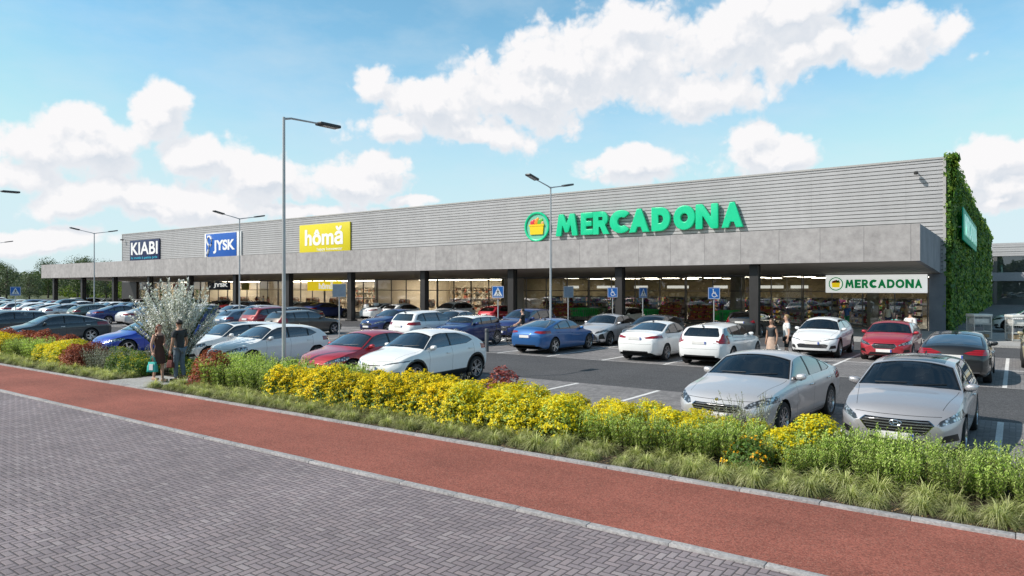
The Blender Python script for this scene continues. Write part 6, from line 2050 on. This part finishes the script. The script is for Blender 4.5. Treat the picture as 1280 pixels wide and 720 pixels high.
# ================================================================== PEOPLE
M_SKIN = {k: mat('skin_' + k, c, .55, var=.06, scale=8) for k, c in dict(light=(.56, .34, .25), tan=(.42, .24, .16)).items()}
M_EYE = mat('eye_dark', (.03, .02, .02), .3, var=0); M_LIP = mat('lips', (.42, .14, .12), .5, var=0)
HAIR = {k: mat('hair_' + k, c, .5, var=.3, scale=20) for k, c in dict(auburn=(.16, .045, .02), dark=(.018, .013, .010), brown=(.07, .04, .022), fair=(.30, .19, .08)).items()}
def cloth(name, c): return mat('cloth_' + name.replace(' ', '_'), c, .85, var=.18, scale=7, bump=.15, bscale=18)
def skin_mesh(joints, edges, root):
    """grow a smooth tapering surface around connected joints"""
    names = list(joints); idx = {n: i for i, n in enumerate(names)}
    me = bpy.data.meshes.new('skin')
    me.from_pydata([joints[n][0] for n in names], [(idx[a], idx[b]) for a, b in edges], [])
    o = bpy.data.objects.new('skin', me); COL.objects.link(o)
    o.modifiers.new('s', 'SKIN').use_smooth_shade = True
    ss = o.modifiers.new('u', 'SUBSURF'); ss.levels = 2; ss.render_levels = 2
    for n in names:
        r = joints[n][1]; sv = me.skin_vertices[0].data[idx[n]]
        sv.radius = r if isinstance(r, tuple) else (r, r); sv.use_root = (n == root)
    bpy.context.view_layer.update()
    m2 = bpy.data.meshes.new_from_object(o.evaluated_get(bpy.context.evaluated_depsgraph_get()))
    bpy.data.objects.remove(o)
    bm = bmesh.new(); bm.from_mesh(m2); bpy.data.meshes.remove(m2)
    return bm
def person(x, y, face, H, label, skin='light', hair='dark', long=False, top=None, sleeves=True, bottom=None, shorts=False, skirt=None, dress=None, shoes=None, stride=.0, armL=None, armR=None, group=None, z=0.0):
    """face: heading of the nose in degrees; arms given as (elbow, wrist) offsets from the shoulder"""
    o = empty('person', (x, y, z), R(face)); k = H / 1.76
    tag(o, label, 'person', group)
    V = lambda a, b, c: Vector((a * k, b * k, c * k))
    J = {}
    fem = dress is not None or skirt is not None
    sw = .165 if fem else .19
    J['pelvis'] = (V(0, 0, .96), (.125 * k, .10 * k)); J['waist'] = (V(.01, 0, 1.10), ((.105 if fem else .125) * k, .09 * k)); J['chest'] = (V(.02, 0, 1.30), (.145 * k, .105 * k))
    J['collar'] = (V(.0, 0, 1.43), (.10 * k, .075 * k)); J['neck'] = (V(.005, 0, 1.50), .050 * k); J['jaw'] = (V(.025, 0, 1.58), (.060 * k, .070 * k)); J['brow'] = (V(.02, 0, 1.66), (.074 * k, .088 * k)); J['crown'] = (V(.0, 0, 1.72), (.058 * k, .068 * k))
    E = [('pelvis', 'waist'), ('waist', 'chest'), ('chest', 'collar'), ('collar', 'neck'), ('neck', 'jaw'), ('jaw', 'brow'), ('brow', 'crown')]
    hands = []
    for s, nm, ar in ((1, 'L', armL), (-1, 'R', armR)):
        ar = ar or ((-.03, .06, -.28), (.03, .07, -.53))
        sh = (0.0, s * sw, 1.40)
        el = (sh[0] + ar[0][0], sh[1] + s * ar[0][1], sh[2] + ar[0][2]); wr = (sh[0] + ar[1][0], sh[1] + s * ar[1][1], sh[2] + ar[1][2])
        J['sh' + nm] = (V(*sh), .058 * k); J['el' + nm] = (V(*el), .040 * k); J['wr' + nm] = (V(*wr), .026 * k)
        E += [('collar', 'sh' + nm), ('sh' + nm, 'el' + nm), ('el' + nm, 'wr' + nm)]
        st = stride * s
        J['hip' + nm] = (V(.0, s * .085, .90), .088 * k); J['kn' + nm] = (V(.02 + st * .5, s * .09, .50), .054 * k); J['an' + nm] = (V(-.02 + st * (1 if st > 0 else 1.15), s * .095, .09 + (.05 if st < 0 else 0)), .036 * k); J['toe' + nm] = (V(.13 + st, s * .105, .035), .030 * k)
        J['calf' + nm] = (J['kn' + nm][0].lerp(J['an' + nm][0], .3) + V(-.015, 0, 0), .052 * k)
        E += [('pelvis', 'hip' + nm), ('hip' + nm, 'kn' + nm), ('kn' + nm, 'calf' + nm), ('calf' + nm, 'an' + nm), ('an' + nm, 'toe' + nm)]
        hands.append((J['el' + nm][0], J['wr' + nm][0], s))
    bm = skin_mesh(J, E, 'pelvis')
    b = MB(); b.addbm(bm, 0)
    for el, wr, s in hands:      # palm, four curled fingers of different length, thumb off the side
        d = (wr - el).normalized(); side = Vector((0, s, 0)); f = (Vector((1, 0, 0)) - d * d.x).normalized(); n = d.cross(f)
        Mt = Matrix((tuple(f) + (0,), tuple(n) + (0,), tuple(d) + (0,), (0, 0, 0, 1))).transposed(); Mt.translation = wr
        b.bbox(-.038 * k, .038 * k, -.014 * k, .014 * k, -.01 * k, .085 * k, .010 * k, 0, Mt)
        inn = -1 if n.y * s > 0 else 1
        for i, (L, q) in enumerate(((.070, -.028), (.080, -.010), (.075, .010), (.058, .028))):
            pts = [Mt @ Vector((q * k, 0, .075 * k)), Mt @ Vector((q * k, inn * .006 * k, (.075 + L * .5) * k)), Mt @ Vector((q * k, inn * .024 * k, (.075 + L * .9) * k))]
            b.tube(pts, [.0095 * k, .0085 * k, .0065 * k], 6)
        b.tube([Mt @ Vector((.030 * k, 0, .012 * k)), Mt @ Vector((.052 * k, inn * .012 * k, .045 * k)), Mt @ Vector((.050 * k, inn * .024 * k, .075 * k))], [.012 * k, .010 * k, .008 * k], 6)
    def ball(c, r, mi, sc=(1, 1, 1)):
        q = bmesh.new(); bmesh.ops.create_uvsphere(q, u_segments=10, v_segments=7, radius=1)
        for v in q.verts: v.co = V(c[0] + v.co.x * r * sc[0], c[1] + v.co.y * r * sc[1], c[2] + v.co.z * r * sc[2])
        b.addbm(q, mi)
    ball((.110, 0, 1.605), .016, 0, (1, .8, 1.5)); ball((.103, 0, 1.562), .012, 2, (.6, 2.2, .5))
    for s in (1, -1):
        ball((.095, s * .030, 1.635), .010, 1, (.6, 1.2, .8)); ball((.015, s * .082, 1.615), .022, 0, (.8, .4, 1.3))
    b.build('body', [M_SKIN[skin], M_EYE, M_LIP], o, smooth=True, sharp=0)
    q = bmesh.new(); bmesh.ops.create_uvsphere(q, u_segments=20, v_segments=14, radius=1)
    for v in q.verts:
        p = v.co.copy(); n = 1 + .06 * mnoise.noise(p * 4)
        v.co = V(.005 + p.x * .098 * n, p.y * .088 * n, 1.668 + p.z * .088 * n)
    bmesh.ops.delete(q, geom=[v for v in q.verts if v.co.z < (1.60 * k) or (v.co.x > .045 * k and v.co.z < 1.70 * k)], context='VERTS')
    h = MB(); h.addbm(q)
    if long:
        q = bmesh.new(); bmesh.ops.create_uvsphere(q, u_segments=16, v_segments=12, radius=1)
        for v in q.verts:
            p = v.co; n = 1 + .1 * mnoise.noise(p * 3); v.co = V(-.045 + p.x * .060 * n, p.y * .088 * n, 1.56 + p.z * .15 * n)
        h.addbm(q)
    h.build('hair', HAIR[hair], o, smooth=True, sharp=0)
    g = lambda nm, e: (J[nm][0], tuple(a + e * k for a in J[nm][1]) if isinstance(J[nm][1], tuple) else J[nm][1] + e * k)
    if top:
        P = {n: g(n, .030) for n in ('waist', 'chest', 'collar')}
        P['hem'] = (V(0, 0, .91), (.158 * k, .132 * k)); P['collar'] = (J['collar'][0], (.112 * k, .088 * k))
        Ed = [('hem', 'waist'), ('waist', 'chest'), ('chest', 'collar')]
        for nm in 'LR':
            P['sh' + nm] = g('sh' + nm, .014); P['sl' + nm] = (J['sh' + nm][0].lerp(J['el' + nm][0], .62 if sleeves == True else .18), (.060 if sleeves == True else .06) * k)
            Ed += [('collar', 'sh' + nm), ('sh' + nm, 'sl' + nm)]
            if sleeves == 'long':
                P['se' + nm] = g('el' + nm, .014); P['sw' + nm] = g('wr' + nm, .012); P['sl' + nm] = (J['sh' + nm][0].lerp(J['el' + nm][0], .5), .060 * k); Ed += [('sl' + nm, 'se' + nm), ('se' + nm, 'sw' + nm)]
        bm_obj('shirt', skin_mesh(P, Ed, 'waist'), top, o, smooth=True, sharp=0)
    if bottom:
        P = {'pelvis': g('pelvis', .014)}; Ed = []
        for nm in 'LR':
            P['hip' + nm] = g('hip' + nm, .014)
            P['kn' + nm] = (J['kn' + nm][0], .072 * k) if not shorts else (J['hip' + nm][0].lerp(J['kn' + nm][0], .88), .080 * k)
            Ed += [('pelvis', 'hip' + nm), ('hip' + nm, 'kn' + nm)]
            if not shorts: P['an' + nm] = (J['an' + nm][0] + V(0, 0, .01), .058 * k); Ed.append(('kn' + nm, 'an' + nm))
        bm_obj('shorts' if shorts else 'trousers', skin_mesh(P, Ed, 'pelvis'), bottom, o, smooth=True, sharp=0)
    if dress or skirt:
        m = MB(); n = 28
        rows = [(1.42, .085, .145), (1.34, .118, .155), (1.22, .112, .135), (1.10, .103, .118)] if dress else []
        rows += [(1.08, .106, .122), (.96, .135, .158), (.82, .155, .180), (.66, .170, .200), (.56, .178, .208)] if dress else [(1.06, .106, .124), (.96, .135, .158), (.80, .165, .185), (.62, .19, .215), (.46, .21, .235)]
        vs, fs = [], []
        for i, (zz, a, c) in enumerate(rows):
            for j in range(n):
                th = 2 * math.pi * j / n; w = 1 + (.05 * math.sin(th * 7 + x) * max(0, 1.0 - zz) * 2)
                vs.append(V(.008 + a * w * math.cos(th), c * w * math.sin(th), zz))
        for i in range(len(rows) - 1):
            for j in range(n): fs.append((i * n + j, (i + 1) * n + j, (i + 1) * n + (j + 1) % n, i * n + (j + 1) % n))
        m.add(vs, fs)
        if dress:
            for s in (1, -1): m.tube([V(.07, s * .085, 1.38), V(.03, s * .10, 1.475), V(-.06, s * .085, 1.40)], .016 * k, 6)
        m.build('dress' if dress else 'skirt', dress or skirt, o, smooth=True, sharp=0)
    for nm, s in (('L', 1), ('R', -1)):
        an = J['an' + nm][0]; t = J['toe' + nm][0]
        m = MB(); zz = max(0, an.z - .09 * k)
        m.bbox(an.x - .055 * k, t.x + .05 * k, t.y - .048 * k, t.y + .044 * k, zz, zz + .085 * k, .030 * k)
        m.build('shoe', shoes or cloth('black shoe', (.02, .02, .02)), o, smooth=True)
    return o, J
def world_pt(o, p):
    return Matrix.Translation(o.location) @ Matrix.Rotation(o.rotation_euler.z, 4, 'Z') @ p
def bag(p, label, c, w=.34, h=.36, d=.16, rz=0.0, c2=None):
    """carrier bag hanging from a hand at p"""
    o = empty('shopping_bag', (p.x, p.y, p.z - .20 - h), rz); tag(o, label, 'bag')
    m = MB(); b = bmesh.new(); bmesh.ops.create_cube(b, size=1); bmesh.ops.subdivide_edges(b, edges=list(b.edges), cuts=4, use_grid_fill=True)
    for v in b.verts:
        q = v.co.copy(); k = 1.08 - .22 * (q.z + .5) + .05 * mnoise.noise(q * 5)
        v.co = Vector((q.x * w * k, q.y * d * (k if q.z < .3 else .45), (q.z + .5) * h + (.01 * mnoise.noise(q * 7) if q.z > -.4 else 0)))
    m.addbm(b); m.build('sack', c, o, smooth=True, sharp=0)
    if c2:
        m = MB(); m.box(-w * .22, w * .22, -d * .62, d * .62, h * .2, h * .8); m.build('printed_panel', c2, o)
    m = MB()
    for s in (-.02, .02): m.tube([(-.08, s, h - .01), (-.05, s, h + .12), (0, s * .3, h + .20), (.05, s, h + .12), (.08, s, h - .01)], .009, 6)
    m.build('handle', c, o, smooth=True, sharp=0)
    return o
# the couple on the crossing path
w_, Jw = person(-20.05, 10.30, 12, 1.66, 'auburn haired woman in short dark brown dress facing the man on the path', hair='auburn', long=True, dress=cloth('dark brown', (.075, .038, .028)), shoes=cloth('tan shoe', (.45, .28, .20)), stride=.07,
                armL=((-.03, .05, -.27), (.18, -.05, -.34)), armR=((-.05, .06, -.27), (.02, .07, -.50)), z=.045)
bag(world_pt(w_, Jw['wrR'][0]) + Vector((0, 0, -.06)), 'teal and white carrier bag hanging from the woman in the brown dress', cloth('teal', (.05, .42, .38)), w=.26, h=.28, d=.12, c2=M_SWHITE, rz=.5)
m_, Jm = person(-19.62, 10.68, 196, 1.80, 'dark haired man in black t-shirt and grey blue trousers on the path', skin='tan', hair='dark', top=cloth('faded black', (.032, .036, .040)), bottom=cloth('grey blue', (.13, .17, .21)), stride=.05,
                armL=((.0, .06, -.28), (.07, .06, -.52)), armR=((-.02, .06, -.28), (.06, .06, -.53)), z=.045)
bag(world_pt(m_, Jm['wrL'][0]) + Vector((0, 0, -.06)), 'small dark red paper bag in the hand of the man in black', cloth('dark red', (.13, .035, .03)), .18, .22, .10, .4)
# people between the cars
w2, J2 = person(-7.15, 25.9, 250, 1.66, 'woman in dark sleeveless top and flowered skirt standing between parked cars', skin='tan', hair='brown', long=True, top=cloth('charcoal', (.03, .035, .04)), sleeves=False, skirt=cloth('flowered', (.50, .36, .28)), shoes=cloth('tan shoe', (.45, .28, .20)))
m2, _ = person(-6.75, 26.4, 205, 1.80, 'fair haired man in white t-shirt and black shorts beside the woman in flowered skirt', hair='fair', top=cloth('white', (.72, .72, .71)), bottom=cloth('black', (.014, .015, .016)), shorts=True, stride=.06)
bag(world_pt(w2, J2['wrL'][0]) + Vector((0, 0, -.06)), 'white carrier bag held by the woman in the flowered skirt', cloth('white', (.72, .72, .71)), .34, .36, .14, .2)
person(-4.05, 32.7, 40, 1.74, 'woman with dark hair, turquoise top and pink red trousers right of the red hatchback', hair='dark', long=True, top=cloth('turquoise', (.08, .50, .46)), bottom=cloth('pink red', (.52, .16, .16)), stride=.09)
person(-3.55, 33.1, 60, 1.82, 'man in white shirt and red trousers walking to the supermarket entrance', skin='tan', hair='dark', top=cloth('white', (.72, .72, .71)), sleeves='long', bottom=cloth('red', (.45, .05, .05)), stride=.11)
person(-6.1, 46.3, 80, 1.70, 'woman in cream top before the supermarket doors', hair='brown', long=True, top=cloth('cream', (.62, .54, .40)), bottom=cloth('navy', (.03, .04, .08)), stride=.08, z=.10)
person(-5.2, 46.9, 200, 1.74, 'brown haired man in tan shirt leaving the supermarket doors', skin='tan', hair='brown', top=cloth('tan', (.40, .26, .15)), bottom=cloth('grey', (.12, .12, .13)), stride=.08, z=.10)
p_, Jp = person(-8.3, 46.2, 235, 1.74, 'person in blue top and green trousers with red bag left of the entrance', skin='tan', hair='dark', top=cloth('blue', (.05, .12, .28)), bottom=cloth('green', (.03, .22, .10)), stride=.10, z=.10)
bag(world_pt(p_, Jp['wrR'][0]) + Vector((0, 0, -.06)), 'red carrier bag held by the person left of the supermarket entrance', cloth('bright red', (.5, .04, .05)), .36, .40, .16, .7)
person(-45.0, 40.9, 280, 1.68, 'woman all in white crossing towards the pavement, left one of the pair', hair='dark', long=True, top=cloth('white', (.72, .72, .71)), sleeves='long', bottom=cloth('white', (.72, .72, .71)), stride=.10)
person(-44.1, 41.2, 290, 1.80, 'man all in white with brown hair, right one of the pair', hair='brown', top=cloth('white', (.72, .72, .71)), bottom=cloth('white', (.72, .72, .71)), stride=.12)
person(-72.4, 48.8, 90, 1.70, 'dark haired woman in red brown top at the shop window, left of three', hair='dark', long=True, top=cloth('rust', (.40, .12, .08)), bottom=cloth('cream', (.62, .54, .40)), z=.10)
person(-71.3, 48.9, 250, 1.76, 'man in white shirt at the shop window, middle of three', skin='tan', hair='dark', top=cloth('white', (.72, .72, .71)), bottom=cloth('tan', (.40, .26, .15)), z=.10)
person(-70.1, 48.7, 200, 1.68, 'woman in pink top at the shop window, right of three', hair='fair', long=True, top=cloth('pink', (.60, .30, .28)), bottom=cloth('white', (.72, .72, .71)), stride=.06, z=.10)
# cyclist waiting by the crossing
cy, Jc = person(-19.05, 27.2, 200, 1.78, 'dark haired man in black top wheeling a bicycle behind the blue fastback', hair='dark', top=cloth('black', (.014, .015, .016)), bottom=cloth('grey', (.12, .12, .13)), stride=.08, armR=((.10, .05, -.26), (.36, .02, -.42)), armL=((.08, .05, -.26), (.30, .05, -.40)))
person(-18.45, 27.9, 220, 1.35, 'child in white top and dark glasses beside the man with the bicycle', hair='brown', top=cloth('white', (.72, .72, .71)), bottom=cloth('navy', (.03, .04, .08)), shorts=True)
bk = empty('bicycle', (-19.75, 26.55, 0), R(190)); tag(bk, 'black city bicycle wheeled by the man behind the blue fastback', 'bicycle')
M_BIKE = mat('bicycle_black', (.02, .02, .022), .35, var=.1)
for xx in (-.52, .52):
    t = MB(); n = 28
    t.tube([(xx + .34 * math.cos(2 * math.pi * i / n), 0, .35 + .34 * math.sin(2 * math.pi * i / n)) for i in range(n + 1)], .017, 8, cap=False)
    wl = t.build('wheel', CM['rubber'], bk, smooth=True, sharp=0)
    t = MB()
    for i in range(14): a = 2 * math.pi * i / 14; t.tube([(xx, .02 * (-1) ** i, .35), (xx + .33 * math.cos(a), 0, .35 + .33 * math.sin(a))], .003, 4)
    t.lathe([(.001, -.03), (.02, -.03), (.02, .03), (.001, .03)], 10, 0, 'Y', (xx, 0, .35)); t.build('spokes', M_STEEL, wl)
t = MB()
for p, q in (((-.52, 0, .35), (-.10, 0, .30)), ((-.10, 0, .30), (.36, 0, .78)), ((-.20, 0, .72), (.38, 0, .84)), ((-.10, 0, .30), (-.24, 0, .88)), ((-.52, 0, .35), (-.20, 0, .72)), ((.36, 0, .72), (.34, 0, 1.0)), ((.38, 0, .76), (.52, 0, .35))): t.tube([p, q], .018, 8)
t.build('frame', M_BIKE, bk, smooth=True)
t = MB(); t.tube([(.22, .29, 1.04), (.32, .20, 1.05), (.34, 0, 1.0), (.32, -.20, 1.05), (.22, -.29, 1.04)], .014, 8); t.build('handlebar', M_BIKE, bk, smooth=True)
t = MB(); t.bbox(-.38, -.12, -.09, .09, .88, .94, .03); t.build('saddle', M_BIKE, bk, smooth=True)
t = MB(); t.lathe([(.001, .04), (.09, .04), (.09, .05), (.001, .05)], 18, 0, 'Y', (-.10, 0, .30)); t.tube([(-.10, .06, .30), (.06, .08, .26)], .012, 6); t.tube([(-.10, -.06, .30), (-.26, -.08, .34)], .012, 6); t.build('crank', M_STEEL, bk, smooth=True)
